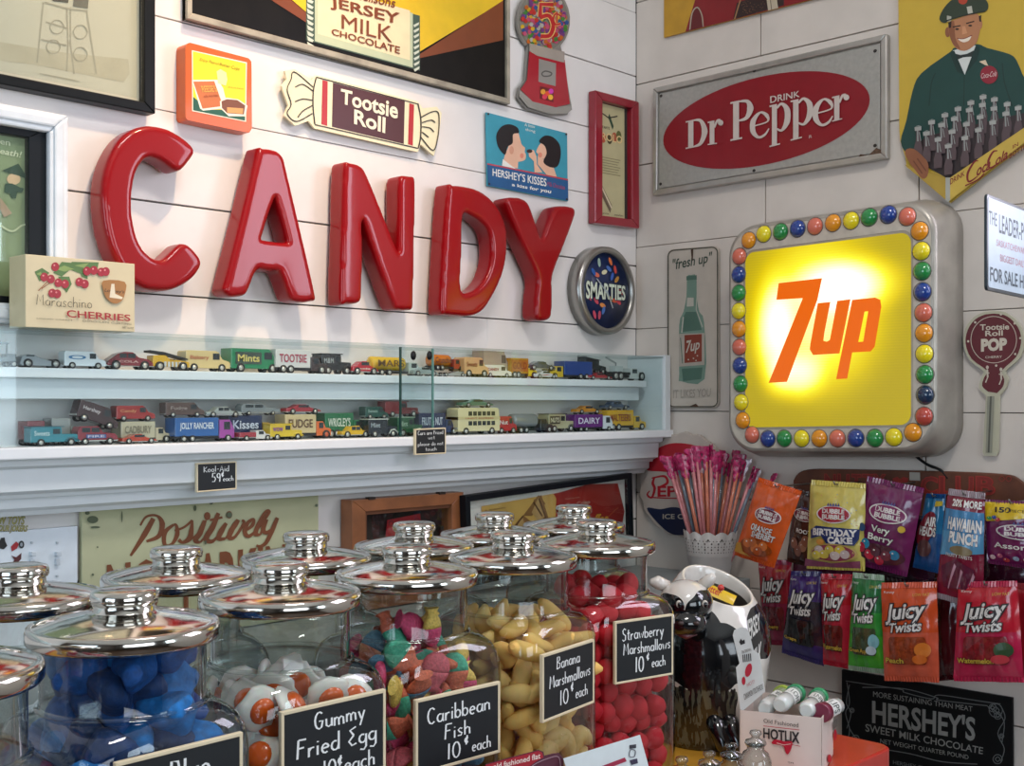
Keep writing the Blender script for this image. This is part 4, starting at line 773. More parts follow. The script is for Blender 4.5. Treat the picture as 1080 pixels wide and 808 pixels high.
wv = nt.nodes.new('ShaderNodeMath'); wv.operation = 'SINE'; nt.links.new(add(sp.outputs['Z'], 1350, 'MULTIPLY'), wv.inputs[0]); s1b = add(s1, add(wv.outputs[0], .025, 'MULTIPLY'))
cr = nt.nodes.new('ShaderNodeValToRGB'); nt.links.new(s1b, cr.inputs[0]); E = cr.color_ramp.elements; E[0].position = 0; E[0].color = (.62, .47, .010, 1); E[1].position = 1; E[1].color = (1, .98, .72, 1)
e = E.new(.22); e.color = (.9, .68, .0, 1); e = E.new(.5); e.color = (1, .92, .03, 1)
nt.links.new(cr.outputs[0], b.inputs['Base Color']); nt.links.new(cr.outputs[0], b.inputs['Emission Color']); b.inputs['Base Color'].default_value = (.1, .08, 0, 1)
nt.links.remove(b.inputs['Base Color'].links[0]); nt.links.new(add(add(s1, .75, 'MULTIPLY'), .72), b.inputs['Emission Strength'])
mb = MB(); mb.add([q(x, y, .002) for x, y in Pj], [list(range(len(Pj)))], em); ringface(mb, q, [((x-.5)*1.0+.5, (y-.5)*1.0+.5) for x, y in Pj], Pj, -.006, .002, em); obj('lit_panel', mb, t, fixn=False)
eo = bpy.data.materials.new('lit_orange'); eo.use_nodes = True; b = eo.node_tree.nodes['Principled BSDF']; b.inputs['Base Color'].default_value = (.35, .03, 0, 1); b.inputs['Emission Color'].default_value = (.72, .13, .0, 1); b.inputs['Emission Strength'].default_value = .95; b.inputs['Roughness'].default_value = .25
ey = em
a = Art(m, .0026, .00006)
a.poly([(190, 280), (320, 265), (306, 330), (215, 575), (160, 578), (262, 325), (183, 330)], eo)
def ring(outer, hole):      # letter with a counter, as a strip cut open
    a.up(); from mathutils.geometry import tessellate_polygon as tp
    Rg = [[m(*p, a.o) for p in outer], [m(*p, a.o) for p in hole]]; fl = Rg[0]+Rg[1]; a.mb.add(fl, [list(x) for x in tp(Rg)], eo)
a.poly([(307, 340), (345, 336), (327, 428), (324, 452), (334, 455), (343, 450), (365, 333), (405, 328), (372, 490), (293, 495), (283, 478), (285, 460)], eo)
ring(smooth([(410, 330), (478, 323), (494, 330), (497, 350), (477, 470), (465, 484), (410, 487)], 1, True)+[(395, 565), (362, 567)], [(447, 365), (458, 364), (443, 455), (428, 456)])
a.build('logo', t)
BC = {'o': '#e8961c', 'y': '#efdc1e', 'g': '#238a44', 'b': '#1f3f8d', 's': '#d9705a', 'd': '#1b3350', 'r': '#b9493c'}
bulbs = [(100, 152, 'o'), (145, 133, 'y'), (195, 126, 'g'), (246, 117, 'b'), (298, 110, 's'), (352, 100, 'o'), (406, 93, 'y'), (460, 83, 'g'), (517, 75, 'b'), (574, 81, 's'), (611, 124, 'o'), (616, 184, 'y'), (618, 244, 'g'), (619, 306, 'b'), (622, 368, 's'), (624, 429, 'o'), (625, 491, 'y'), (626, 553, 'g'), (627, 614, 'd'), (624, 678, 'r'), (591, 726, 'o'), (534, 740, 'y'), (477, 743, 'g'), (420, 743, 'b'), (365, 744, 's'), (311, 744, 'o'), (258, 744, 'y'), (206, 744, 'g'), (157, 745, 'b'), (110, 733, 's'), (82, 690, 'o'), (77, 636, 'y'), (75, 581, 'g'), (73, 526, 'b'), (72, 471, 's'), (71, 417, 'o'), (70, 363, 'y'), (70, 309, 'g'), (70, 254, 'b'), (72, 200, 's')]
def lamp_mat(c):
    k = mat(c, .18, coat=.8, vary=.02); return k
bm_ = {}
for x, y, c in bulbs:
    p = m(x, y, .0005); k = c
    if k not in bm_:
        mb = MB(); mb.sphere((0, 0, 0), .0155, lamp_mat(BC[c]), 16, (.75, 1, 1)); mb.lathe([(.0165, 0), (.0165, .0015), (.0135, .0015)], mat('#5f5a52', .5), n=20, T=lambda v: Vector((-v.z, v.x, v.y))); o = obj('bulb', mb, t, local=True); bm_[k] = o; o.location = p-t.location
    else: o = bm_[k].copy(); COL.objects.link(o); o.location = p-t.location
    o['label'] = {'o': 'orange', 'y': 'yellow', 'g': 'green', 'b': 'blue', 's': 'salmon pink', 'd': 'dark blue', 'r': 'dull red'}[c]+' bulb'
mb = MB(); g = RW(.01); mb.tube(smooth([g(958, 470), g(966, 481), g(978, 490), g(992, 496), g(1000, 505)], 5), .0025, BLACK, 8); obj('power_cord', mb, t)
# newspaper sign hanging out from the wall
s0 = ray(1041, 204); dep = 1.5; P0 = CAM+s0*dep; hd_ = Vector((math.cos(math.radians(3.8)), math.sin(math.radians(3.8)), 0)); ht = (305-203)*dep/1254
q = Quad(P0, P0+hd_*.2, P0+hd_*.2-UP*ht, P0-UP*ht); t = sign_thing('flange_sign', 'black bordered white sign reading The Leader and For Sale at the right edge', 'sign', q.c)
mb = MB(); slab(mb, q, rrect(0, 0, 1, 1, .03, 4, .05), -.004, 0, mat('#1b2a33', .35, coat=.3)); obj('plate', mb, t, bevel=.001)
a = Art(q, .0004); a.poly(rrect(.018, .035, .982, .965, .02, 4, .03), mat('#a9bac4', .4)); nv = mat('#17303c', .5)
a.trect('THE', .03, .17, .15, .14, nv, bold=.02); a.trect('LEADER-POST', .22, .17, .72, .2, nv, bold=.03); pk = mat('#a8707c', .5); a.trect("SASKATCHEWAN'S", .17, .44, .64, .075, pk); a.trect('BIGGEST DAILY', .24, .59, .52, .075, pk); a.trect('FOR SALE HERE', .05, .75, .88, .15, nv, bold=.03)
a.build('lettering', t)
mb = MB(); pe = P0+hd_*.2-UP*.01; mb.tube([pe-hd_*.006, Vector((-.001, pe.y+.02, pe.z))], .004, BLACK); pe2 = pe-UP*(ht-.02); mb.tube([pe2-hd_*.006, Vector((-.001, pe2.y+.02, pe2.z))], .004, BLACK); obj('bracket', mb, t)
# tootsie pop
m = crop(RW(.008), 860, 320, 4.49)
P = [(x, y) for x, y in smooth([(845, 36), (895, 42), (945, 75), (980, 130), (988, 190), (965, 260), (900, 320), (912, 355), (900, 400), (872, 435)], 3)]+[(865, 700), (855, 722), (800, 722), (792, 705), (808, 440)]+smooth([(808, 438), (775, 400), (785, 350), (795, 320), (730, 270), (700, 190), (710, 120), (750, 65), (800, 40)], 3)
t = flat('die_cut_sign', 'maroon lollipop shaped tin sign reading Tootsie Roll Pop', 'sign', m, P, -.005, 0, mat('#b9b69f', .5, vary=.05), pname='plate')
a = Art(m, .0004); mr = mat('#5d1620', .4); wt = mat('#c9c0b0', .5)
a.poly([(x, y) for x, y in smooth([(845, 48), (895, 55), (935, 82), (968, 130), (974, 190), (950, 255), (885, 318), (895, 360), (888, 395), (860, 425)], 3)]+smooth([(818, 418), (790, 390), (800, 350), (812, 318), (740, 262), (712, 190), (722, 125), (758, 75), (805, 52)], 3), mr)
a.curve([(845+108*math.cos(k*PI/6), 172+110*math.sin(k*PI/6)) for k in range(12)], 3, wt, closed=True)
a.text('Tootsie', [(780, 100), (918, 96), (918, 124), (780, 128)], wt, .05); a.text('Roll', [(805, 130), (888, 127), (888, 153), (805, 156)], wt, .05); a.text('POP', [(785, 168), (908, 162), (908, 222), (785, 230)], wt, .13); a.text('CHERRY', [(805, 250), (885, 247), (885, 258), (805, 261)], wt, .03)
for x, y in ((815, 325), (880, 335)): a.ell(x, y-22, 7, 9, wt, n=10); a.stroke([(x, y-12), (x+2, y+25)], 8, wt); a.stroke([(x-10, y), (x+10, y+5)], 4, wt); a.stroke([(x+2, y+25), (x-8, y+50)], 5, wt)
for x, y in ((758, 90), (725, 180), (880, 52), (945, 95), (972, 165), (948, 240), (858, 295)): a.ell(x, y, 6, 6, wt, n=6)
a.poly([(816, 440), (850, 440), (838, 708), (808, 708)], mat('#8f8f80', .5)); a.stroke([(833, 440), (822, 706)], 9, mat('#55564c', .5)); a.build('artwork', t)
# pepsi bottle cap, half hidden by the straws
m = crop(LW(0), 660, 440, 4.895); m = crop(RW(.012), 660, 440, 4.895)
P = []
for k in range(72):
    th = k/72*2*PI; r_ = 1+.045*abs(math.sin(th*9)); P.append((300+222*r_*math.cos(th), 350+262*r_*math.sin(th)))
t = flat('bottle_cap_sign', 'round scalloped red white and blue Pepsi bottle cap sign in the corner', 'sign', m, P, -.008, 0, mat('#b7aaa0', .5, vary=.05), bevel=.001, pname='plate')
a = Art(m, .0005); a.poly(smooth([(105, 270), (125, 210), (170, 160), (240, 135), (330, 140), (420, 170), (480, 220), (420, 205), (350, 215), (260, 280), (180, 280)], 4, True), mat('#a81726', .4))
a.poly(smooth([(110, 470), (180, 475), (260, 465), (400, 500), (500, 480), (470, 560), (400, 600), (300, 610), (230, 600), (160, 540)], 4, True), mat('#17203f', .4))
rd = mat('#a81726', .4); a.curve([(150, 310), (140, 340), (150, 370), (135, 415), (112, 400), (125, 380)], [7, 14, 14, 10, 9, 5], rd, 6); a.curve([(135, 315), (200, 305), (215, 340), (165, 365)], [6, 12, 14, 8], rd, 6); a.text('EPSI', [(165, 355), (330, 355), (330, 410), (165, 412)], rd, .06); a.curve([(115, 412), (200, 418), (330, 420)], 6, rd)
a.text('ICE COLD', [(192, 500), (390, 500), (390, 526), (192, 526)], wt, .03); a.build('artwork', t)
# hershey's black board
m = crop(RW(.008), 880, 590, 3.705)
t = sign_thing('chocolate_sign', "black Hershey's Sweet Milk Chocolate board low on the wall under the hanging sweets", 'sign', [m(30, 430), m(695, 540), m(695, 1000), m(30, 880)])
q = Quad(m(28, 430), m(696, 541), m(698, 930), m(28, 800)); mb = MB(); slab(mb, m, [(28, 430), (696, 541), (698, 960), (28, 830)], -.006, 0, mat('#0c0e10', .4, vary=.1, spec=.2)); obj('plate', mb, t, bevel=.001)
a = Art(m, .0004); gy = mat('#8d8e8a', .5); gy2 = mat('#686c6c', .5)
a.text('MORE SUSTAINING THAN MEAT', [(152, 515), (540, 575), (540, 595), (152, 537)], gy); a.text("HERSHEY'S", [(148, 548), (552, 615), (550, 712), (148, 640)], gy, .06)
a.text('SWEET MILK CHOCOLATE', [(122, 642), (582, 735), (580, 762), (122, 672)], gy, .02); a.text('NET WEIGHT QUARTER POUND', [(180, 700), (525, 765), (525, 785), (180, 722)], gy); a.text('HERSHEY CHOCOLATE CO', [(230, 785), (500, 835), (500, 850), (230, 800)], gy2)
for P in ([(45, 475), (110, 485), (260, 508), (275, 520), (380, 545), (410, 530), (560, 552), (650, 565)], [(110, 500), (270, 505), (400, 540), (410, 550), (600, 572)], [(50, 480), (60, 560), (45, 600), (60, 660), (55, 700)], [(60, 490), (48, 560), (66, 600), (50, 660)], [(650, 570), (668, 620), (640, 680), (665, 740), (650, 790)], [(600, 575), (640, 600), (665, 640), (655, 720)], [(180, 740), (300, 760), (420, 790), (560, 800)], [(60, 660), (90, 700), (150, 720)]): a.curve(P, 3.5, gy2)
for x, y, r_ in ((632, 590, 26), (70, 590, 9), (620, 580, 15), (640, 610, 14), (655, 690, 9), (85, 700, 14), (640, 780, 18)): a.curve([(x+r_*math.cos(k), y+r_*math.sin(k)) for k in (0, 1.05, 2.1, 3.14, 4.2, 5.2)], 3, gy2, closed=True); a.curve([(x+r_*.5*math.cos(k), y+r_*.5*math.sin(k)) for k in (0, 1.57, 3.14, 4.71)], 3, gy2, closed=True)
a.build('artwork', t)
# ---------------------------------------------------------------- toy vehicles
tyre = mat('#17181a', .6); hub = mat('#c9c7c0', .3, .6); wind = mat('#2a3238', .15, coat=.6); hubr = mat('#c45a3a', .4); chassis = mat('#1e1f22', .5, .2)
def wheel_mesh(r, w, hm):
    mb = MB(); T = lambda v: Vector((v.x, v.z, v.y)); mb.lathe([(r*.6, -w/2), (r, -w/2), (r*1.0, w/2), (r*.6, w/2)], tyre, n=18, T=T)
    mb.lathe([(.0001, -w/2-.0006), (r*.58, -w/2-.0002), (r*.58, w/2+.0002), (.0001, w/2+.0006)], hm, n=14, T=T)
    me = obj('wheel', mb, None, local=True); m_ = me.data; bpy.data.objects.remove(me); return m_
WM = {}
PROF = {
 'van': [(0, .16), (0, .93), (.03, 1), (.68, 1), (.74, .93), (.82, .60), (.97, .50), (1, .42), (1, .16)],
 'stepvan': [(0, .16), (0, 1), (.74, 1), (.80, .80), (.86, .62), (1, .45), (1, .16)],
 'vintage': [(0, .2), (0, .93), (.03, 1), (.58, 1), (.62, .90), (.62, .62), (.92, .60), (.94, .55), (.94, .2)],
 'sedan': [(0, .22), (.02, .45), (.10, .62), (.24, .88), (.38, 1), (.56, .98), (.68, .70), (.90, .60), (.99, .42), (1, .22)],
 'classic': [(0, .25), (.01, .55), (.22, .60), (.33, .97), (.60, 1), (.70, .62), (.96, .52), (1, .25)],
 'sport': [(0, .25), (.02, .62), (.2, .68), (.38, 1), (.55, 1), (.70, .66), (.95, .45), (1, .25)],
 'wedge': [(0, .3), (.05, .85), (.18, 1), (.35, .95), (.42, .80), (.98, .28), (1, .15), (.05, .15)],
 'bus': [(0, .12), (0, .93), (.04, 1), (.93, 1), (.98, .93), (1, .5), (1, .12)],
 'cab': [(0, .14), (0, .86), (.45, .86), (.62, .55), (.94, .50), (1, .42), (1, .14)],
 'cabover': [(0, .14), (0, .95), (.7, .95), (.95, .60), (1, .5), (1, .14)],
 'hearse': [(0, .25), (.0, .75), (.06, 1), (.52, 1), (.63, .66), (.93, .60), (1, .45), (1, .25)],
}
SIDE = {'van': [(.60, .58, .75, .88)], 'stepvan': [(.64, .56, .79, .86)], 'vintage': [(.44, .62, .58, .88)], 'sedan': [(.26, .66, .41, .90), (.44, .66, .60, .90)], 'classic': [(.33, .64, .46, .92), (.48, .64, .62, .92)],
        'sport': [(.34, .70, .62, .93)], 'wedge': [(.14, .84, .32, .97)], 'cab': [(.16, .52, .45, .80)], 'cabover': [(.3, .52, .7, .86)], 'hearse': [(.1, .68, .3, .92), (.34, .68, .54, .92)],
        'bus': [(x, z, x+.085, z+.16) for z in (.34, .70) for x in (.24, .35, .46, .57, .68, .79)]}
def prof_body(mb, kind, x0, L, y0, y1, z0, Hh, m):
    P = PROF[kind]; mb.prism(P, lambda p: Vector((x0+p[0]*L, y0, z0+p[1]*Hh)), lambda p: Vector((x0+p[0]*L, y1, z0+p[1]*Hh)), m)
def side_windows(t, kind, x0, L, w, z0, Hh, name='side_window'):
    mb = MB()
    for a0, b0, a1, b1 in SIDE[kind]:
        for s_ in (-1, 1): mb.box(x0+a0*L, x0+a1*L, s_*w/2-.0004, s_*w/2+.0004, z0+b0*Hh, z0+b1*Hh, wind)
    obj(name, mb, t, local=True)
def vehicle(kind, pl, pr, ytop, shelf, color, label, c2=None, text=None, tc='#e8e2d0', z0=None, off=.045, hubm=None, flip=False, tilt=0, roll=0, panel=None, group=None, name=None, cat='toy vehicle', yaw=0):
    off = min(.09-off, .072) if shelf == 'L' else min(max(.08-off, .022), .044)
    pln = LW(off+.012);     zs = {'U': 1.545, 'L': 1.445}[shelf] if z0 is None else pln((pl+pr)/2, z0).z
    A_, B_ = pln(pl, 425), pln(pr, 425); L_ = B_.x-A_.x; cx = (A_.x+B_.x)/2
    zt = pln((pl+pr)/2, ytop).z; Hh = max(zt-zs, .008); w = min(.03, max(.018, Hh*.8)) if kind not in ('tanker', 'boxtruck', 'semi') else .028
    grp = group or ('toy vehicles on the upper shelf' if shelf == 'U' else 'toy vehicles on the mantel shelf')
    t = thing(name or {'van': 'toy_van', 'stepvan': 'toy_van', 'vintage': 'toy_vintage_van', 'sedan': 'toy_car', 'classic': 'toy_car', 'sport': 'toy_sports_car', 'wedge': 'toy_car', 'bus': 'toy_bus', 'boxtruck': 'toy_truck', 'semi': 'toy_truck', 'tanker': 'toy_tanker', 'hearse': 'toy_car', 'opencar': 'toy_vintage_car', 'dragster': 'toy_dragster', 'pickup': 'toy_pickup', 'crane': 'toy_crane_truck'}[kind], label, cat, (cx, -off, zs), 0, grp)
    t.rotation_euler = (roll, tilt, (PI if flip else 0)+yaw)
    m1 = mat(color, .25, coat=.7, vary=.04); m2 = mat(c2, .3, coat=.5, vary=.04) if c2 else m1
    r = {'boxtruck': .17, 'semi': .14, 'tanker': .16, 'bus': .13, 'sport': .30, 'wedge': .34, 'classic': .28, 'sedan': .26, 'dragster': .25, 'opencar': .22}.get(kind, .19)*Hh; r = min(r, L_*.11)
    x0 = -L_/2; f = -w/2; wx = (.18, .80); hm = hubm or hub
    body = MB()
    if kind in ('boxtruck', 'semi', 'tanker', 'crane', 'pickup'):
        k = {'boxtruck': .68, 'semi': .74, 'tanker': .66, 'crane': .55, 'pickup': .5}[kind]; cabk = 'cabover' if kind == 'semi' else 'cab'
        cab = MB(); hc = .95 if kind == 'semi' else (.62 if kind == 'crane' else .82); prof_body(cab, cabk, x0+k*L_, (1-k)*L_, -w/2*.92, w/2*.92, 0, Hh*hc, m2); obj('cab', cab, t, local=True, bevel=.0008)
        side_windows(t, cabk, x0+k*L_, (1-k)*L_, w*.92, 0, Hh*hc, 'cab_window')
        ch_ = MB(); ch_.box(x0, x0+k*L_+.002, -w*.4, w*.4, Hh*.13, Hh*.24, chassis); obj('chassis', ch_, t, local=True)
        if kind in ('boxtruck', 'semi'): body.box(x0, x0+(k-.02)*L_, -w/2, w/2, Hh*.24, Hh, m1); obj('cargo_box', body, t, local=True, bevel=.0008)
        elif kind == 'tanker':
            T = lambda v: Vector((v.z, v.y, v.x)); rr = Hh*.36; body.lathe([(rr*.5, x0), (rr*.95, x0+.002), (rr, x0+.006), (rr, x0+(k-.03)*L_-.004), (rr*.9, x0+(k-.03)*L_)], m1, n=20, T=lambda v: Vector((v.z, v.y*.9, v.x+Hh*.62))); obj('tank', body, t, local=True)
        elif kind == 'pickup': body.box(x0, x0+k*L_, -w/2, w/2, Hh*.24, Hh*.58, m1); obj('truck_bed', body, t, local=True, bevel=.0008)
        else:
            body.box(x0, x0+k*L_, -w/2, w/2, Hh*.24, Hh*.36, m1); obj('flat_bed', body, t, local=True)
            j = MB(); j.tube([(x0+.3*L_, 0, Hh*.36), (x0+.3*L_, 0, Hh*.75), (x0+.02*L_, 0, Hh*.98)], .0018, mat('#8f9492', .4)); j.box(x0+.2*L_, x0+.42*L_, -w*.25, w*.25, Hh*.36, Hh*.62, m2); obj('crane_arm', j, t, local=True)
        wx = (.14, .28, .88) if kind != 'pickup' else (.2, .84)
        span = (x0+.02*L_, x0+(k-.05)*L_, Hh*.34, Hh*.92) if kind != 'pickup' else (x0+.05*L_, x0+.45*L_, Hh*.3, Hh*.52)
    elif kind == 'opencar':
        body.box(x0+.05*L_, x0+.62*L_, -w/2, w/2, Hh*.22, Hh*.42, m1); body.box(x0+.62*L_, x0+.95*L_, -w*.35, w*.35, Hh*.22, Hh*.55, m1); body.box(x0+.05*L_, x0+.22*L_, -w/2, w/2, Hh*.4, Hh*.62, m1); obj('body', body, t, local=True, bevel=.0006)
        c_ = MB(); c_.box(x0+.02*L_, x0+.66*L_, -w/2, w/2, Hh*.93, Hh, m1)
        for xx in (.06, .60): 
            for s_ in (-1, 1): c_.tube([(x0+xx*L_, s_*w*.45, Hh*.4), (x0+xx*L_, s_*w*.45, Hh*.94)], .0008, m2, 6)
        obj('canopy', c_, t, local=True); wx = (.18, .82); span = None
    elif kind == 'dragster':
        P = [(0, .2), (.02, .75), (.35, .78), (.45, .62), (1, .45), (1, .2)]; body.prism(P, lambda p: Vector((x0+p[0]*L_, -w*.4, p[1]*Hh)), lambda p: Vector((x0+p[0]*L_, w*.4, p[1]*Hh)), m1); obj('body', body, t, local=True, bevel=.0008)
        c_ = MB(); c_.prism([(-.05, 1), (.3, .93), (.95, .62), (.95, .56), (.3, .82), (-.05, .9)], lambda p: Vector((x0+p[0]*L_, -w*.45, p[1]*Hh)), lambda p: Vector((x0+p[0]*L_, w*.45, p[1]*Hh)), chassis); obj('roof', c_, t, local=True)
        e_ = MB(); [e_.box(x0+L_*(.3+.1*i), x0+L_*(.36+.1*i), -w*.46, w*.46, Hh*.2, Hh*.45, hub) for i in range(5)]; obj('engine_pipes', e_, t, local=True); span = (x0+.4*L_, x0+.72*L_, Hh*.5, Hh*.62)
    else:
        prof_body(body, kind, x0, L_, -w/2, w/2, 0, Hh, m1); obj('body', body, t, local=True, bevel=.0014 if kind in ('sedan', 'classic', 'sport') else .0008)
        side_windows(t, kind, x0, L_, w, 0, Hh)
        if kind == 'vintage':
            c_ = MB()
            for s_ in (-1, 1): c_.tube([(x0+.68*L_, s_*w*.46, Hh*.2), (x0+.74*L_, s_*w*.46, Hh*.38), (x0+.84*L_, s_*w*.46, Hh*.42), (x0+.97*L_, s_*w*.46, Hh*.25)], .0016, m2, 6)
            c_.box(x0+.94*L_, x0+.955*L_, -w*.3, w*.3, Hh*.25, Hh*.6, hub); obj('mudguard', c_, t, local=True)
            r_ = MB(); r_.box(x0-.005*L_, x0+.66*L_, -w*.52, w*.52, Hh*.97, Hh*1.02, m2); obj('roof', r_, t, local=True); wx = (.2, .8)
        if kind == 'bus':
            c_ = MB(); c_.box(x0, x0+L_, -w/2-.0004, w/2+.0004, Hh*.55, Hh*.66, m2); obj('advert_band', c_, t, local=True)
        span = {'van': (x0+.05*L_, x0+.55*L_, Hh*.45, Hh*.85), 'stepvan': (x0+.08*L_, x0+.58*L_, Hh*.35, Hh*.85), 'vintage': (x0+.04*L_, x0+.40*L_, Hh*.45, Hh*.88), 'bus': (x0+.1*L_, x0+.9*L_, Hh*.56, Hh*.65)}.get(kind, (x0+.2*L_, x0+.7*L_, Hh*.36, Hh*.56))
    if kind in ('sedan', 'classic', 'sport', 'hearse', 'van', 'bus', 'stepvan', 'pickup'):
        b_ = MB(); b_.box(x0-.0008, x0+L_+.0008, -w*.44, w*.44, Hh*.2, Hh*.27, hub); obj('bumper', b_, t, local=True)
    if span and (text or panel):
        a = Art(lambda x, z, o=0: Vector((x, f-o, z)), .0006, .0001); xs0, xs1, zs0, zs1 = span
        if panel: a.poly([(xs0, zs1), (xs1, zs1), (xs1, zs0), (xs0, zs0)], mat(panel, .4))
        if text:
            dx = (xs1-xs0)*.08; dz = (zs1-zs0)*.2; a.text(text, [(xs0+dx, zs1-dz), (xs1-dx, zs1-dz), (xs1-dx, zs0+dz), (xs0+dx, zs0+dz)], mat(tc, .4), .04)
        obj('side_print', a.mb, t, local=True, fixn=False)
    key = (round(r, 4), hm.name)
    if key not in WM: WM[key] = wheel_mesh(key[0], .006, hm)
    for xx in wx:
        for s_ in (-1, 1):
            o = bpy.data.objects.new('wheel', WM[key]); COL.objects.link(o); o.parent = t; o.location = (x0+xx*L_, s_*(w/2-.0018), r)
    return t
V = vehicle
# upper shelf, left to right
V('opencar', -12, 20, 361, 'U', '#17181b', 'black open topped vintage toy car at the left end of the upper shelf', c2='#202124')
V('wedge', 22, 69, 374, 'U', '#8d9296', 'long low silver wedge shaped toy car on the upper shelf', off=.04)
V('van', 69, 113, 370.5, 'U', '#e9eef0', 'white toy delivery van with a blue crest near the left of the upper shelf', text='O', tc='#3c7fae', off=.04)
V('sedan', 114, 163, 371, 'U', '#7c1a26', 'rounded maroon vintage toy saloon on the upper shelf', text='COLA', tc='#c9a7a0', off=.04)
V('dragster', 162, 201, 370, 'U', '#d9a91f', 'yellow toy hot rod with a raised black roof', text='m&m', tc='#2b2419', off=.04)
V('van', 196, 243, 370, 'U', '#d8bf84', 'cream toy parcel van with red corner lettering', text='Bakery', tc='#b0613c', off=.045)
V('stepvan', 243, 297, 368, 'U', '#1e7f52', 'bright green boxy toy van with a framed side picture', text='Mints', tc='#d8c76a', panel='#37463a', off=.045)
V('boxtruck', 290, 345, 369, 'U', '#d9d6d2', 'toy truck with white box and dark brown cab', c2='#3a2a28', text='TOOTSIE', tc='#a9304a', off=.04)
V('vintage', 339, 372, 373.5, 'U', '#1a1c1f', 'black vintage toy van with silver crest beside a red convertible', c2='#17181a', text='M&M', tc='#a9adad', off=.045)
V('sport', 373, 401, 381, 'U', '#c02a35', 'small red toy convertible on the upper shelf', text='cola', off=.035)
V('tanker', 394, 449, 376, 'U', '#e0b62c', 'yellow toy tanker lorry with pale cab behind the glass edge', c2='#b9c3be', text='MARS', tc='#6a4a1a', off=.05)
V('sport', 437, 464, 387, 'U', '#9aa6a6', 'pale grey toy coupe in front of the yellow tanker', off=.022)
V('tanker', 456, 490, 373.5, 'U', '#d9781f', 'orange toy tanker raised on top of a low silver car', c2='#a9341f', text='Crunchie', tc='#5a1f14', z0=391, off=.05)
V('wedge', 466, 494, 391, 'U', '#9b9d9c', 'low silver toy car under the orange tanker', off=.03, flip=True)
V('van', 489, 515, 377, 'U', '#d8a878', 'peach and red toy van on the upper shelf right of the orange tanker', text='Sweets', tc='#8a3a24', off=.04)
V('stepvan', 509, 538, 370.5, 'U', '#a89a88', 'grey brown boxy toy van at the back of the upper shelf', c2='#a89a88', off=.066-.012)
V('van', 513, 541, 385, 'U', '#e6e0cf', 'small white toy van with red lettering in front of the grey brown van', text='CANDY', tc='#a9343a', off=.018)
V('boxtruck', 538, 566, 378, 'U', '#c28a1f', 'toy truck with golden box and bright yellow cab', c2='#e5c01f', text='GOLD', tc='#8a2a1a', panel='#b8681f', off=.045)
V('sport', 559, 588, 381, 'U', '#3e4658', 'dark blue toy coupe perched on a small racing car', z0=391, off=.04)
V('sport', 566, 590, 391, 'U', '#d8d6d6', 'small white toy racing car with coloured flashes on the upper shelf', text='7', tc='#b92a2a', off=.03)
V('boxtruck', 579, 624, 381, 'U', '#26458c', 'blue starred toy box truck facing left with a yellow front', c2='#d8b52e', text='Milky Way', tc='#dfe3ea', off=.045, flip=True)
V('vintage', 617, 641, 379, 'U', '#202326', 'black vintage toy truck perched at an angle above a red car', c2='#2c2e31', z0=393, off=.045, tilt=.12)
V('sport', 622, 648, 393, 'U', '#a83238', 'small red toy racer tucked under the black vintage truck', off=.03)
V('crane', 643, 680, 377, 'U', '#2d2f31', 'white toy crane truck at the right end of the upper shelf', c2='#c9cfcc', off=.04)
# mantel shelf
V('boxtruck', 28, 56, 444, 'L', '#7a3038', 'maroon toy truck parked behind the teal vintage van', off=.068-.012, name='toy_truck')
V('boxtruck', 54, 84, 441, 'L', '#8f9290', 'grey toy lorry behind the teal and maroon vans', c2='#a3a49c', off=.068-.012)
V('vintage', 33, 86, 450, 'L', '#2a7f8e', 'teal vintage toy van at the left end of the mantel shelf', c2='#205f6e', text='Sweets', tc='#bfd6d8', off=.025)
V('hearse', 83, 125, 449.5, 'L', '#8a2a38', 'maroon toy fire car with blue side panel and ladder rack', text='FIRE', tc='#c8c4d0', panel='#39508a', off=.025)
V('van', 79, 124, 427, 'L', '#3c2226', 'dark maroon toy panel van tilted nose down on top of the fire car', text='Hershey', tc='#c7bdbd', z0=449, off=.045, tilt=.30)
V('sport', 130, 168, 458, 'L', '#b5412c', 'orange red toy sports car beneath the cream lorry', off=.020)
V('boxtruck', 127, 181, 444.5, 'L', '#bdb59a', 'cream toy lorry with flatbed beneath the red van', c2='#b9ad92', text='CADBURY', tc='#7c7560', off=.05)
V('van', 124, 165, 428, 'L', '#9c2a2a', 'red toy van resting on top of the cream lorry', text='Candy', tc='#c98a5a', z0=444.5, off=.045)
V('semi', 184, 247, 440.5, 'L', '#2b5fa0', 'purple toy lorry with blue Jolly Rancher box', c2='#a0459a', text='JOLLY RANCHER', tc='#dfe4ea', off=.035)
V('stepvan', 176, 217, 424.5, 'L', '#5a4540', 'brown toy van with ornate lettering on top of the purple lorry', text='Fudge', tc='#9b8b84', z0=440.5, off=.04)
V('classic', 219, 257, 429, 'L', '#a2a8a4', 'chrome coloured classic toy saloon resting on the purple lorry', z0=440.5, off=.04)
V('boxtruck', 241, 293, 438, 'L', '#1f3158', 'navy toy truck with white dotted side at the middle of the mantel', c2='#b5901f', text='Kisses', tc='#cfd6e4', off=.055)
V('hearse', 256, 297, 426, 'L', '#7c8488', 'slate grey vintage toy car standing on the navy truck', z0=438, off=.045)
V('pickup', 254, 289, 449.5, 'L', '#a33440', 'small red and white toy pickup in front of the navy truck', c2='#d6d0cc', off=.022)
V('vintage', 286, 322, 447, 'L', '#dcb92e', 'yellow toy hot rod painted with purple swirls', text='wow', tc='#8a4a8a', off=.022)
V('boxtruck', 300, 349, 437, 'L', '#cfb98c', 'orange toy lorry carrying a cream chocolate box', c2='#d9672a', text='FUDGE', tc='#5a3a24', off=.045, hubm=hubr)
V('sport', 303, 341, 426.5, 'L', '#a02a35', 'red toy sports car lying on top of the orange lorry', z0=437, off=.04)
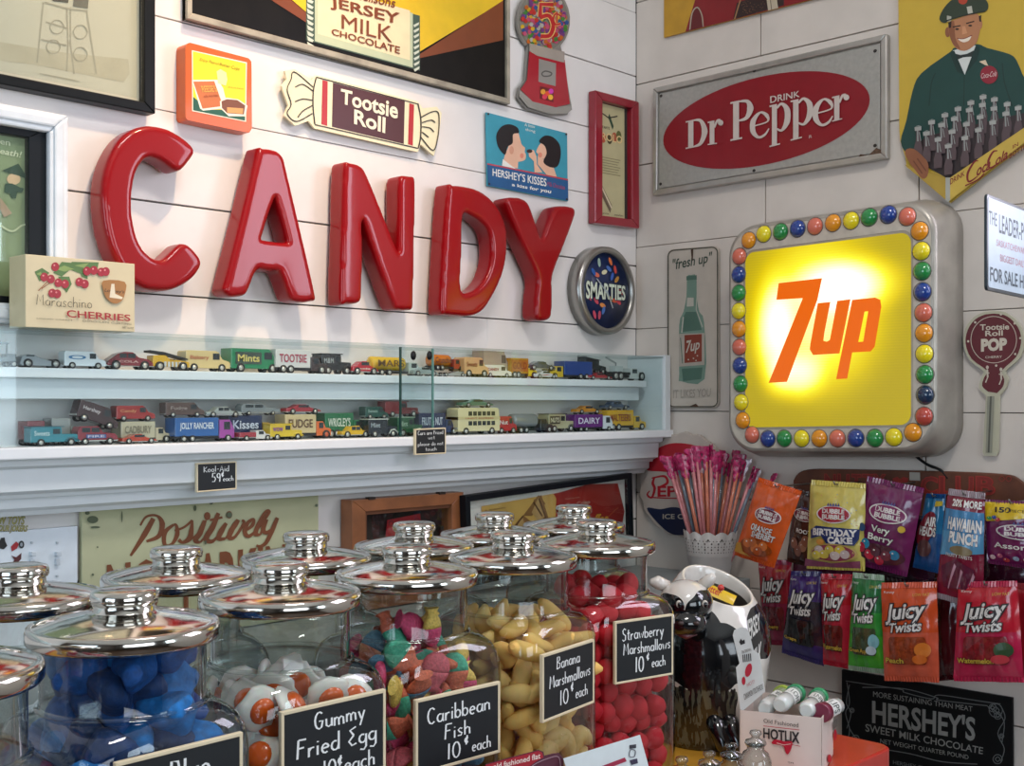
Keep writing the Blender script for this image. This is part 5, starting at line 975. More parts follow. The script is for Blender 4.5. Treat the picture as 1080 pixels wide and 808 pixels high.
V('boxtruck', 342, 387, 435.5, 'L', '#1f6b45', "dark green toy truck lettered Wrigley's", c2='#24724a', text="WRIGLEY'S", tc='#cfd8c8', off=.05)
V('classic', 362, 393, 449, 'L', '#dfae1c', 'yellow toy car lying on its side in front of the green truck', off=.03)
V('vintage', 389, 421, 442, 'L', '#1d2733', 'black vintage toy van with a white roof', c2='#cfd2c6', text='Mint', tc='#a8b0b4', off=.025)
V('van', 387, 411, 429, 'L', '#1d4a42', 'dark green toy van stacked on the white roofed vintage van', text='Sweets', tc='#8fa8a0', z0=442, off=.04)
V('vintage', 419, 447, 440, 'L', '#2f6040', 'green vintage toy van with a pale green roof', c2='#a9b8a0', text='Mint', tc='#a9c0a4', off=.03)
V('vintage', 407, 444, 423.5, 'L', '#7a2a30', 'maroon vintage toy car on top of the green roofed van', c2='#6a2328', z0=440, off=.045)
V('boxtruck', 441, 483, 435.5, 'L', '#1f2f57', 'navy blue toy box truck behind the chalk tag', c2='#24355c', text='FRUIT & NUT', tc='#c3c9d6', off=.05)
V('bus', 482, 526, 430, 'L', '#dccfa4', 'cream double decker toy bus', c2='#c9b98a', text='LINDT EXPRESS', tc='#a33a2a', off=.04)
V('sport', 489, 523, 421, 'L', '#4b7565', 'green toy car parked on the roof of the double decker bus', z0=430, off=.04)
V('van', 525, 545, 439, 'L', '#b02734', 'small red toy van beside the double decker bus', text='Nut', tc='#e0d0c8', off=.04)
V('tanker', 543, 583, 436, 'L', '#7d8284', 'grey and black vintage toy tanker lorry', c2='#25272a', off=.04)
V('vintage', 578, 607, 436.5, 'L', '#b3aa88', 'cream vintage toy truck with a dark side badge', c2='#5a5a4c', text='NUTS', tc='#e0d8b8', panel='#3b3227', off=.045)
V('semi', 606, 646, 437, 'L', '#6a2878', 'purple toy box truck with a white cab', c2='#d8dade', text='DAIRY', tc='#e0d6e6', off=.04)
V('sport', 610, 636, 428, 'L', '#cf8a2a', 'orange toy sports car on top of the purple box truck', z0=437, off=.04)
V('boxtruck', 640, 681, 432.5, 'L', '#e0ab1c', 'yellow toy lorry with a chocolate picture at the right end of the mantel', c2='#dcb02a', text='MALTESERS', tc='#8a2a1a', off=.045)
V('classic', 640, 666, 423, 'L', '#4a5a70', 'slate blue toy car on top of the yellow lorry', z0=432.5, off=.045)
# ---------------------------------------------------------------- glass candy jars
def P_(lat, dep, z): return CAM+D*dep+R*lat+UP*(z-CZ)
front = [(-.400, .810, 0, 'l'), (-.318, .975, 2, 'b'), (-.221, 1.135, 0, 'e'), (-.113, 1.275, -2, 'f'), (.001, 1.410, 9, 'n'), (.110, 1.548, -11, 's')]
back = [(-.465, 1.12, 3), (-.355, 1.258, -4), (-.243, 1.403, 0), (-.125, 1.520, 4), (-.024, 1.650, -3), (.092, 1.770, 2)]
JA = .079
def superr(th, a, n):
    c, s_ = math.cos(th), math.sin(th); return a/((abs(c)**n+abs(s_)**n)**(1/n))
def jar_ring(a, n, z, N=56): return [Vector((superr(2*PI*j/N, a, n)*math.cos(2*PI*j/N), superr(2*PI*j/N, a, n)*math.sin(2*PI*j/N), z)) for j in range(N)]
lip = mat('#b9c2c2', .08, .6)
def make_jar(label, group):
    t = thing('candy_jar', label, 'jar', (0, 0, 1.0), 0, group)
    mb = MB(); rings = [(.070, 5, .001), (.080, 6, .006), (.083, 7, .02), (.083, 7, .12), (.079, 7, .212), (.079, 6.6, .224), (.078, 5.8, .235), (.0755, 4.6, .244), (.0720, 3.3, .250), (.0680, 2.35, .2535), (.0660, 2.05, .2555), (.0655, 2, .259), (.0655, 2, .30), (.0665, 2, .306), (.0665, 2, .310)]
    mb.loft([jar_ring(a, n, z) for a, n, z in [(min(a, .079) if z < .24 else a, n, z) for a, n, z in rings]], GLASS, cap=False); obj('glass_body', mb, t, local=True)
    mb = MB(); mb.loft([jar_ring(a, n, z) for a, n, z in [(.068, 5, .0005), (.075, 6, .004), (.075, 6, .008), (.02, 4, .009)]], GLASS); obj('glass_base', mb, t, local=True)
    mb = MB(); mb.lathe([(.0662, .2545), (.0690, .2550), (.0695, .2575), (.0662, .2590)], GLASS, n=56, cap=False); obj('neck_ring', mb, t, local=True)
    mb = MB(); mb.lathe([(.0680, .306), (.0745, .306), (.0765, .309), (.0768, .315), (.0755, .3195), (.0735, .3205), (.072, .3195), (.070, .3205), (.050, .3255), (.032, .3285), (.0255, .3295), (.0245, .3305), (.0243, .3345), (.0238, .3355), (.0262, .3365), (.0272, .3385), (.0272, .3435), (.0255, .3465), (.0215, .3478), (.010, .3482), (.0002, .3485)], CHROME, n=72, cap=False)
    lid = obj('lid', mb, t, local=True); return t
labs = {'l': 'nearest glass candy jar, cut by the left edge, holding pink and white sweets', 'b': 'glass candy jar filled with blue sweets', 'e': 'glass candy jar of white and orange gummy fried eggs', 'f': 'glass candy jar of sugared Caribbean fish', 'n': 'glass candy jar of yellow banana marshmallows', 's': 'glass candy jar of red strawberry marshmallows at the right end of the front row'}
proto = None; JARS = {}
for lat, dep, yaw, k in front:
    p = P_(lat, dep, 1.0)
    if proto is None: proto = make_jar(labs[k], 'front row of candy jars'); j = proto; j.location = p; j.rotation_euler = (0, 0, math.radians(yaw))
    else: j = dup(proto, p, (0, 0, math.radians(yaw)), labs[k], 'front row of candy jars')
    JARS[k] = (p, math.radians(yaw))
bl = ['chrome lidded back row jar in front of the white sticker panel', 'chrome lidded glass jar standing right in front of the words No Parking', 'chrome lidded back row jar between the green board and the wooden box', 'chrome lidded back row jar in front of the wooden box', 'chrome lidded back row jar before the left half of the Coffee Crisp poster', 'chrome lidded glass jar farthest back, nearest the corner of the room']
BJ = []
for (lat, dep, yaw), lb in zip(back, bl): BJ.append(dup(proto, P_(lat, dep, 1.0), (0, 0, math.radians(yaw)), lb, 'back row of candy jars'))

# price tags on the jar fronts
def jar_tag(k, zc, lines, label, wd=.115, ht=.075, dz=0):
    p, yaw = JARS[k]; ux = Vector((math.cos(yaw), math.sin(yaw), 0)); n = Vector((math.sin(yaw), -math.cos(yaw), 0))
    c = Vector((p.x, p.y, zc))+n*(JA+.006)+ux*dz
    q = Quad(c-ux*wd/2+UP*ht/2, c+ux*wd/2+UP*ht/2, c+ux*wd/2-UP*ht/2, c-ux*wd/2-UP*ht/2)
    return tag_frame('price_tag', label, q, lines, 'chalkboard price tags on the jars', fw=.028, thick=.004)
jar_tag('e', 1.1935, [('Gummy', .30, .30, .20, 0, .50), ('Fried Egg', .14, .60, .22, 0, .78), ('10¢each', .38, .90, .20, 0, .52)], 'chalkboard tag reading Gummy Fried Egg on the jar of fried eggs', wd=.118)
jar_tag('f', 1.1690, [('Caribbean', .13, .36, .21, 0, .76), ('Fish', .33, .62, .20, 0, .32), ('10', .36, .90, .21, 0, .17), ('¢', .56, .86, .2, 0, .07), ('each', .65, .88, .17, 0, .24)], 'chalkboard tag reading Caribbean Fish')
jar_tag('n', 1.1850, [('Banana', .26, .28, .18, 0, .46), ('Marshmallows', .13, .53, .18, 0, .80), ('10', .32, .84, .22, 0, .18), ('¢', .53, .80, .22, 0, .07), ('each', .62, .82, .17, 0, .25)], 'chalkboard tag reading Banana Marshmallows', dz=-.010, wd=.110)
jar_tag('s', 1.1935, [('Strawberry', .12, .32, .19, 0, .72), ('Marshmallows', .14, .55, .18, 0, .82), ('10', .34, .86, .24, 0, .16), ('¢', .53, .80, .2, 0, .07), ('each', .62, .82, .17, 0, .25)], 'chalkboard tag reading Strawberry Marshmallows', wd=.096, ht=.077, dz=.008)
jar_tag('b', 1.1970, [('Blue', .40, .36, .24, 0, .34), ('Sharks', .26, .62, .2, 0, .5), ('10¢each', .34, .88, .2, 0, .46)], 'chalkboard tag reading Blue on the jar of blue sweets', wd=.112)
jar_tag('l', 1.2010, [('Cones', .3, .4, .22, 0, .4), ('10¢each', .34, .84, .2, 0, .46)], 'chalkboard tag on the nearest jar, only its upper right corner showing', wd=.112)

# ---------------------------------------------------------------- sweets in the jars
def inside(k, x, y, z):      # jar frame -> world
    p, yaw = JARS[k]; c, s_ = math.cos(yaw), math.sin(yaw); return Vector((p.x+x*c-y*s_, p.y+x*s_+y*c, p.z+z))
def blob(r, m, sq=(1, 1, 1), n=14, seed=0, am=.08, freq=3):
    mb = MB(); mb.sphere((0, 0, 0), r, m, n, sq); rs = random.Random(seed); ph = [rs.uniform(0, 6) for _ in range(6)]
    mb.v = [v*(1+am*math.sin(freq*v.x/r+ph[0])*math.cos(freq*v.y/r+ph[1])+am*.6*math.sin(freq*1.7*v.z/r+ph[2])) for v in mb.v]; return mb
def protos(name, mbs):
    out = []
    for mb in mbs: o = obj(name, mb, None, local=True); out.append(o)
    return out
def fill(k, kinds, sx, sz, top, label_fn, cat, group, name, jit=.25, rot=True, scale=(1, 1), maxn=260, lim=.074, shell=1.6, neck=False):
    rs = random.Random(k+'fill'); n = 0; rows = int(top/sz); used = [False]*len(kinds); pts = []
    for iz in range(rows+1):
        z = .012+sx*.42+iz*sz
        ox = (iz % 2)*sx/2
        lm = lim if z < .23 else (lim-(z-.23)*.6 if z < .262 else .052)
        if z > top: break
        nn = int(2*lm/sx)+1
        for ix in range(nn+1):
            for iy in range(nn+1):
                x = -lm+sx*.45+ix*sx+ox*.9; y = -lm+sx*.45+iy*sx+ox*.9
                if x > lm-sx*.4 or y > lm-sx*.4: continue
                if z >= .243 and math.hypot(x, y) > .056-sx*.4: continue
                near = min(x+lm, y+lm, lm-x) < sx*shell or z > top-sz*1.8
                if not near or (lm-y < sx*.6 and z < top-sz*1.8 and x > -lm+sx): continue
                pts.append((x+rs.uniform(-1, 1)*sx*jit*.5, y+rs.uniform(-1, 1)*sx*jit*.5, z+rs.uniform(-1, 1)*sz*jit))
    if len(pts) > maxn: pts.sort(key=lambda p: p[1]-p[2]*.25-p[0]*-.15); pts = pts[:maxn]
    for x, y, z in pts:
        i = rs.randrange(len(kinds)); src = kinds[i]
        o = src if not used[i] else src.copy()
        if used[i]:
            COL.objects.link(o)
            for ch in src.children: c = ch.copy(); COL.objects.link(c); c.parent = o
        used[i] = True
        o.location = inside(k, x, y, z); o.rotation_euler = (rs.uniform(0, 6.28), rs.uniform(0, 6.28), rs.uniform(0, 6.28)) if rot is True else rot(rs)
        s_ = rs.uniform(*scale); o.scale = (s_, s_, s_)
        tag(o, label_fn(i), cat, group)
    for i, u in enumerate(used):
        if not u: bpy.data.objects.remove(kinds[i])
    return pts
red1 = mat('#cc0f26', .75, vary=.08, scale=90, bump=.3, sss=.15); red2 = mat('#d01c2b', .75, vary=.08, scale=70, bump=.3, sss=.15)
K = protos('strawberry_marshmallow', [blob(.0145, red1, (1, 1, .92), seed=1), blob(.015, red2, (1.05, .95, .9), seed=2), blob(.014, red1, (.95, 1.05, 1), seed=3)])
fill('s', K, .0265, .0235, .262, lambda i: 'round soft red strawberry marshmallow in the glass jar', 'marshmallow', 'strawberry marshmallows in the jar', 'm', lim=.071)
ban = mat('#ebbd68', .7, vary=.07, scale=50, bump=.15, sss=.2); ban2 = mat('#efc97e', .7, vary=.07, scale=50, bump=.15, sss=.2)
def banana(m, L_=.05, r=.0105, bend=.5):
    mb = MB(); n = 9; pts = []; rr = []
    for i in range(n):
        t_ = i/(n-1)*2-1; pts.append((t_*L_/2, 0, -bend*.012*t_*t_*2)); rr.append(r*(1-abs(t_)**3*.55)*(1 if abs(t_) < .99 else .6))
    mb.tube(pts, rr, m, 10); return mb
K = protos('banana_marshmallow', [banana(ban), banana(ban2, .046, .0112, .8), banana(ban, .054, .010, .3)])
fill('n', K, .0265, .0195, .245, lambda i: 'curved yellow banana marshmallow in the glass jar', 'marshmallow', 'banana marshmallows in the jar', 'm', jit=.4, rot=lambda rs: (rs.uniform(0, 6.28), rs.uniform(-.9, .9), rs.uniform(-1.1, 1.1)), lim=.065)
def sugar(c, c2=None):
    m = mat(c, .65, vary=.25, scale=350, bump=.6, sss=.1); return m
def fish(cols, seed):
    mb = MB(); rs = random.Random(seed); L_ = .040; h = .012
    out = smooth([(-.5, .30), (-.42, 0), (-.5, -.34), (-.28, -.12), (0, -.34), (.3, -.30), (.5, 0), (.3, .32), (0, .36), (-.28, .12)], 3, True)
    for s0, s1, m_ in ((-.6, .02, cols[0]), (.02, .6, cols[1])):
        n = 14; rings = []
        for i in range(6):
            x = max(-.5, s0)+(min(.5, s1)-max(-.5, s0))*i/5; ww = (.36*math.sqrt(max(0, 1-((x-.08)/.44)**2))+.03) if x > -.3 else .10+.9*(-.3-x)
            rings.append([Vector((x*L_, ww*L_*math.cos(2*PI*j/n), h*.5*(.35+.9*min(1, ww*2.2))*math.sin(2*PI*j/n)*(1.0))) for j in range(n)])
        mb.loft(rings, m_, True, True)
    return mb
pink, yl2, grn, orn, blu_, rd2 = sugar('#c83f6a'), sugar('#dcb95a'), sugar('#46a88a'), sugar('#d0684a'), sugar('#5a8fb0'), sugar('#cc5a66')
K = protos('gummy_fish', [fish((pink, pink), 1), fish((yl2, pink), 2), fish((orn, grn), 3), fish((rd2, rd2), 4), fish((pink, yl2), 5), fish((orn, blu_), 6), fish((pink, rd2), 7)])
fl = ['sugared all pink gummy fish', 'sugared gummy fish, half yellow and half pink', 'sugared gummy fish with orange tail and green head', 'sugared dark rose gummy fish', 'sugared gummy fish with pink tail and yellow head', 'sugared gummy fish, orange and blue', 'sugared gummy fish, pink with rose head']
fill('f', K, .028, .019, .240, lambda i: fl[i], 'gummy sweet', 'sugared fish in the jar', 'f', jit=.45, lim=.067)
for q_, (x, y, z, r_) in enumerate(((-.01, -.02, .265, .5), (.012, -.028, .262, 1.6), (-.028, -.01, .262, 2.2), (.0, .01, .258, .2), (.03, .0, .255, 1))):
    o = K[q_ % 3].copy() if q_ else K[0].copy(); COL.objects.link(o); o.location = inside('f', x, y, z); o.rotation_euler = (1.2+q_, r_, q_*.9); tag(o, fl[q_ % 3], 'gummy sweet', 'sugared fish in the jar')
wegg = mat('#e9e4dc', .35, vary=.04, sss=.3, coat=.3); yolk = mat('#dd5f17', .25, coat=.5, sss=.3)
eggs = []
for sd in (1, 2):
    rs = random.Random(sd); mb = MB(); N = 18; pr = [rs.uniform(.88, 1.1) for _ in range(N)]; r0_ = .022
    rg = lambda f_, z: [Vector((r0_*f_*pr[j]*math.cos(2*PI*j/N), r0_*f_*pr[j]*math.sin(2*PI*j/N), z)) for j in range(N)]
    mb.loft([rg(.7, -.0035), rg(.96, -.0025), rg(1, 0), rg(.9, .003), rg(.5, .0042)], wegg); e = obj('gummy_egg', mb, None, local=True)
    mb = MB(); mb.sphere((0.002, 0, .0045), .0125, yolk, 16, (1, 1, .45)); y_ = obj('yolk', mb, None, local=True); y_.parent = e; eggs.append(e)
fill('e', eggs, .030, .020, .225, lambda i: 'white gummy fried egg with an orange yolk', 'gummy sweet', 'fried egg gummies in the jar', 'e', jit=.4, rot=lambda rs: (PI/2+rs.uniform(-.7, .7), rs.uniform(-.6, .6), rs.uniform(-1.2, .8)), lim=.064)
bl1 = mat('#06488c', .75, vary=.3, scale=120, bump=.9); bl2 = mat('#0a66aa', .75, vary=.35, scale=110, bump=.9); bl3 = mat('#042f62', .7, vary=.3, scale=120, bump=.9)
K = protos('blue_sweet', [blob(.020, bl1, (1.3, .85, .8), 24, seed=4, am=.2), blob(.020, bl2, (1.2, .9, .9), 24, seed=5, am=.22), blob(.021, bl3, (1, 1, .85), 24, seed=6, am=.2)])
fill('b', K, .027, .0225, .296, lambda i: ['glossy mid blue gummy sweet', 'glossy bright blue gummy sweet', 'glossy deep blue gummy sweet'][i], 'gummy sweet', 'blue sweets in the jar', 'b', lim=.066)
pk1 = mat('#d9526f', .5, vary=.1, sss=.3); wh1 = mat('#e9e0dd', .6, sss=.3); 
def cyl(m, m2): mb = MB(); mb.tube([(-.03, 0, 0), (-.02, 0, .001), (.02, 0, .001), (.03, 0, 0)], [.008, .010, .010, .008], m, 12); mb.tube([(-.0305, 0, 0), (-.0255, 0, 0)], .0083, m2, 12); return mb
K = protos('candy_stick', [cyl(pk1, wh1), cyl(wh1, pk1)])
fill('l', K, .033, .022, .232, lambda i: ['short pink sweet with a white end', 'short white sweet with a pink end'][i], 'sweet', 'pink and white sweets in the nearest jar', 'l', rot=lambda rs: (rs.uniform(0, 6), rs.uniform(-.4, .4), rs.uniform(-.5, .5)), lim=.066)
# a few dark sweets low in the back row jars
dk1 = mat('#4a2622', .5, coat=.3); 
K = protos('wrapped_sweet', [blob(.013, dk1, (1.3, .8, .8), seed=9), blob(.013, mat('#8a1f2a', .4, coat=.5), (1.3, .8, .8), seed=10)])
used = [False, False]; rs = random.Random(4)
for bi, j in enumerate(BJ):
    for q_ in range(18):
        i = q_ % 2; o = K[i] if not used[i] else K[i].copy()
        if used[i]: COL.objects.link(o)
        used[i] = True; x, y = (q_ % 4-1.5)*.034, (q_//4-2)*.032
        o.location = j.location+Vector((x, y, .022+(.022 if q_ > 15 else 0))); o.rotation_euler = (rs.uniform(0, 6), 0, rs.uniform(0, 6)); tag(o, ['dark brown wrapped sweet in a back row jar', 'dark red wrapped sweet in a back row jar'][i], 'sweet', 'wrapped sweets in the back row jars')

# ---------------------------------------------------------------- cow jar
def patch_skin(ells_, grass_=True):      # glaze: black patches and painted grass on white, in the jar's own coordinates
    m = bpy.data.materials.new('cow_glaze'); m.use_nodes = True; nt = m.node_tree; b = nt.nodes['Principled BSDF']; b.inputs['Roughness'].default_value = .15; b.inputs['Coat Weight'].default_value = 1
    tc = nt.nodes.new('ShaderNodeTexCoord'); P = tc.outputs['Object']
    def mt(op, *v):
        n_ = nt.nodes.new('ShaderNodeMath'); n_.operation = op
        for i, x in enumerate(v):
            if isinstance(x, (int, float)): n_.inputs[i].default_value = x
            else: nt.links.new(x, n_.inputs[i])
        return n_.outputs[0]
    def dot(vec):
        n_ = nt.nodes.new('ShaderNodeVectorMath'); n_.operation = 'DOT_PRODUCT'; nt.links.new(P, n_.inputs[0]); n_.inputs[1].default_value = tuple(vec/1.07/(.84 if vec.z > .5 else 1)); return n_.outputs['Value']
    A, B, Z = dot(R), dot(D), dot(UP); nz = nt.nodes.new('ShaderNodeTexNoise'); nz.inputs['Scale'].default_value = 26; nz.inputs['Detail'].default_value = 1; nt.links.new(P, nz.inputs['Vector'])
    nn = mt('MULTIPLY', mt('SUBTRACT', nz.outputs['Fac'], .5), 1.1); mask = None
    for a0, ra, z0, rz in ells_:
        e = mt('ADD', mt('POWER', mt('ABSOLUTE', mt('DIVIDE', mt('SUBTRACT', A, a0), ra)), 2), mt('POWER', mt('ABSOLUTE', mt('DIVIDE', mt('SUBTRACT', Z, z0), rz)), 2))
        k = mt('LESS_THAN', mt('ADD', e, nn), 1); mask = k if mask is None else mt('MAXIMUM', mask, k)
    mask = mt('MULTIPLY', mask, mt('LESS_THAN', B, .03))
    def mix(f_, c1, c2):
        x = nt.nodes.new('ShaderNodeMix'); x.data_type = 'RGBA'; nt.links.new(f_, x.inputs[0])
        for i, c in ((6, c1), (7, c2)):
            if isinstance(c, str): x.inputs[i].default_value = lin(c)
            else: nt.links.new(c, x.inputs[i])
        return x.outputs[2]
    col = mix(mask, '#ded9d2', '#0b0e13')
    if grass_:
        g2 = nt.nodes.new('ShaderNodeTexNoise'); g2.inputs['Scale'].default_value = 90; mp = nt.nodes.new('ShaderNodeMapping'); mp.inputs['Scale'].default_value = (2.2, 2.2, .5); nt.links.new(P, mp.inputs[0]); nt.links.new(mp.outputs[0], g2.inputs['Vector'])
        gc = mix(mt('GREATER_THAN', g2.outputs['Fac'], .52), '#14161a', '#55564a')
        gm = mt('MULTIPLY', mt('LESS_THAN', mt('ADD', Z, mt('MULTIPLY', g2.outputs['Fac'], .03)), .118), mt('LESS_THAN', mt('ADD', A, mt('MULTIPLY', nn, .01)), .030)); col = mix(gm, col, gc)
    nt.links.new(col, b.inputs['Base Color']); return m
CS = 1.07; cc = P_(.288, 1.765, 1.0); t = thing('cow_cookie_jar', 'black and white ceramic cow jar lettered Jersey Milk, open at the top', 'cookie jar', cc)
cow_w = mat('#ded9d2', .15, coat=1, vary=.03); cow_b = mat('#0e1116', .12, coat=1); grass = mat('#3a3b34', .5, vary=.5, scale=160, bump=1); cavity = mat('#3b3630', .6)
rt = lambda a_, b_, z: cc+R*(a_*CS)+D*(b_*CS)+UP*(z*CS*.84)      # a: to the right, b: away
cow_skin = patch_skin([(-.010, .052, .148, .062), (.068, .024, .188, .042), (-.02, .03, .2, .03)]); head_skin = patch_skin([(-.008, .034, .232, .030), (-.036, .045, .205, .028), (-.058, .014, .238, .018)], False)
mb = MB(); N = 96
prof = smooth([(.052, .0), (.068, .003), (.073, .04), (.077, .09), (.080, .14), (.078, .185), (.069, .220), (.057, .243), (.051, .252), (.048, .255), (.045, .252), (.044, .235), (.045, .20), (.03, .17), (.001, .165)], 6)
rings = []
for r_, z in prof:
    r_ = max(r_, .0005); k_ = max(0, (z-.12)/.13); sh = .006+.010*k_
    rings.append([rt(sh+r_*1.0*math.cos(2*PI*j/N), r_*.9*math.sin(2*PI*j/N), z+k_*(.50*r_*.9*math.sin(2*PI*j/N)-.33*r_*math.cos(2*PI*j/N))) for j in range(N)])
mb.loft(rings, cow_w, True, False); nr = len(prof)
ib = mb.mi(cow_b); ig = mb.mi(grass); ic = mb.mi(cavity)
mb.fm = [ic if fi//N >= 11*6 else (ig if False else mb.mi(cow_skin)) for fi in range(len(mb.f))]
obj('body', mb, t)
rt0 = rt; rt = lambda a_, b_, z: rt0(a_, b_, z+.026)
mb = MB()        # head on the left, turned down towards the jars
def ells(c_, rr, m_, n=40):
    mb.loft([[rt(c_[0]+rr[0]*max(math.sin(PI*i/(n//2)), .002)*math.cos(2*PI*j/n), c_[1]+rr[1]*max(math.sin(PI*i/(n//2)), .002)*math.sin(2*PI*j/n), c_[2]-rr[2]*math.cos(PI*i/(n//2))) for j in range(n)] for i in range(n//2+1)], m_, True, False)
ells((-.036, -.055, .212), (.036, .040, .036), head_skin)
ells((-.040, -.085, .186), (.027, .022, .021), cow_b); obj('head', mb, t)
mb = MB(); ells((-.050, -.107, .190), (.004, .003, .003), mat('#4a3a3a', .4), 12); ells((-.030, -.107, .190), (.004, .003, .003), mat('#4a3a3a', .4), 12); obj('nostrils', mb, t)
for ea in (-.016, -.050):
    mb = MB(); ells((ea, -.0895, .216), (.0042, .004, .0062), mat('#d6d2ca', .2, coat=1), 16); ells((ea+.0006, -.0925, .2155), (.0030, .002, .0048), cow_b, 12); obj('eye', mb, t)
mb = MB(); mb.tube([rt(-.060, -.045, .236), rt(-.074, -.05, .243), rt(-.084, -.052, .244)], [.009, .010, .004], cow_w, 14); obj('ear', mb, t)
mb = MB(); mb.tube([rt(-.012, -.045, .238), rt(-.004, -.055, .248), rt(.000, -.06, .256)], [.009, .009, .004], cow_w, 14); obj('ear', mb, t)
mb = MB(); mb.tube([rt(-.056, -.088, .172), rt(-.042, -.098, .167), rt(-.028, -.092, .171)], [.003, .004, .003], mat('#6a2a34', .3, coat=.8), 10); obj('mouth', mb, t)
rt = rt0
for a_ in (-.012, .008):
    mb = MB(); mb.tube([rt(a_+.010, -.050, .060), rt(a_+.016, -.070, .040), rt(a_+.024, -.082, .016), rt(a_+.026, -.086, .009)], [.014, .013, .012, .008], cow_b, 18); obj('leg', mb, t)
mb = MB(); mb.sphere(rt(.010, -.060, .262), .005, mat('#c9302a', .3, coat=.8), 12); obj('flower', mb, t)
pln = lambda x, y, o=0: onplane(x, y, rt(.050, -.075-o, 0), (-(D*.80-R*.6)).normalized())
a = Art(pln, .002); wt3 = mat('#dcdad4', .3); a.text('JERSEY', [(787, 655), (801, 646), (803, 668), (789, 686)], wt3, .05, .1); a.text('MILK', [(792, 690), (803, 676), (803, 700), (793, 714)], wt3, .05, .1); a.build('lettering', t)
# yellow packet resting in the open top
q = Quad(rt(-.012, -.006, .248), rt(-.004, .006, .262), rt(.042, -.004, .238), rt(.034, -.018, .226), bulge=.002); t2 = thing('sweet_packet', 'yellow and red sweet packet poking out of the cow jar', 'packet', rt(.03, 0, .23))
a = Art(q, 0); a.grid(0, 0, 1, 1, mat('#e0b81f', .35, coat=.4), 6); a.text('Butter', [(.9, .1), (.9, .6), (.2, .6), (.2, .1)], mat('#b52a1a', .4), .05); a.build('wrapper', t2)

# ---------------------------------------------------------------- lollipop tester box
zt = 1.080; c0_ = Vector((-.5685, -.7435, zt))
hr_ = math.radians
f1 = onplane(867, 757.6, Vector((0, 0, zt)), UP); f0 = onplane(780, 749, Vector((0, 0, zt)), UP); f2 = onplane(887, 738, Vector((0, 0, zt)), UP)
ux = (f0-f1); uy = ux.cross(UP).normalized(); uy = uy if uy.dot(f2-f1) > 0 else -uy; dep_ = (f2-f1).length
f2 = f1+uy*dep_; f3 = f0+uy*dep_
t = thing('counter_display_box', 'white Hotlix counter box with red lips holding capped tubes', 'box', Vector(((f0.x+f2.x)/2, (f0.y+f2.y)/2, 1.0)))
pinkw = mat('#e6d6cd', .5, vary=.03); mb = MB()
def wall(a_, b_, z0, z1, th):
    n_ = (b_-a_).cross(UP).normalized()*th; mb.prism([a_, b_, b_+n_, a_+n_], lambda p: Vector((p.x, p.y, z0)), lambda p: Vector((p.x, p.y, z1)), pinkw)
for a_, b_ in ((f0, f1), (f1, f2), (f2, f3), (f3, f0)): wall(a_, b_, 1.0012, zt, -.0012)
mb.prism([f0, f1, f2, f3], lambda p: Vector((p.x, p.y, 1.0012)), lambda p: Vector((p.x, p.y, 1.003)), pinkw); obj('carton', mb, t)
qf = Quad(f0, f1, f1-UP*(zt-1), f0-UP*(zt-1)); qs = Quad(f1, f2, f2-UP*(zt-1), f1-UP*(zt-1))
mm = lambda x, y, o=0: onplane(780+x/6, 720+y/6, f0+(-uy)*o, uy)
a = Art(mm, .0018); bk = mat('#2a2426', .5); lr = mat('#c31f3a', .35); a.text('Old Fashioned', [(152, 228), (372, 256), (372, 284), (152, 254)], mat('#5a5450', .5))
a.stroke([(150, 274), (380, 300)], 4, lr); a.text('HOTLIX', [(150, 286), (380, 314), (380, 388), (150, 352)], bk, .06); a.text('HOTLIX', [(150, 286), (380, 314), (380, 388), (150, 352)], bk, .02); a.stroke([(215, 368), (385, 404)], 3, lr)
a.poly(smooth([(205, 375), (225, 360), (262, 366), (285, 372), (330, 372), (332, 398), (322, 430), (305, 455), (290, 440), (280, 405), (240, 392), (208, 388)], 3, True), lr); a.stroke([(235, 382), (280, 395), (325, 388)], 4, pinkw); a.text('TM', [(305, 500), (340, 505), (340, 516), (305, 512)], bk)
a.build('front_print', t)
mm = lambda x, y, o=0: onplane(780+x/6, 720+y/6, f1+(-ux.normalized())*o, ux)
a = Art(mm, .0018); a.ell(606, 330, 10, 36, lr, n=14); a.ell(570, 480, 12, 26, lr, n=14); gy3 = mat('#4a4646', .5); [a.stroke([(592+k*6, 250-k*6), (592+k*6, 300-k*6)], 3, gy3) for k in range(5)]; a.build('side_print', t)
# the raised card at the back
n_ = -uy; bp = f0+uy*dep_*.06; q = Quad(bp-ux.normalized()*-.0+UP*.0, bp, bp, bp)
mb = MB(); mm = lambda x, y, o=0: onplane(660+x/3.546, 580+y/3.546, bp+n_*o, uy)
P = [(400, 320), (405, 300), (430, 290), (450, 292), (462, 310), (478, 375), (500, 390), (522, 530), (440, 600), (428, 600), (412, 440), (425, 425)]
slab(mb, mm, P, 0, .0012, mat('#dfe3e2', .5)); obj('header_card', mb, t)
a = Art(mm, .0016); a.poly([(424, 345), (430, 332), (436, 340), (444, 335), (446, 350), (430, 356)], bk); [a.stroke([(438+k*7, 392-k), (440+k*7, 420-k)], 4, gy3) for k in range(5)]; a.ell(459, 450, 12, 26, lr, n=16, rot=.25); a.ell(441, 490, 7, 16, lr, n=14)
a.text('THE ORIGINAL', [(432, 378), (468, 366), (470, 376), (434, 390)], gy3); a.text('CINNAMON TOOTHPICKS', [(440, 540), (512, 500), (514, 520), (444, 562)], gy3); a.text('HOT!', [(452, 500), (480, 485), (482, 498), (454, 514)], mat('#d08a90', .5)); a.build('header_print', t)
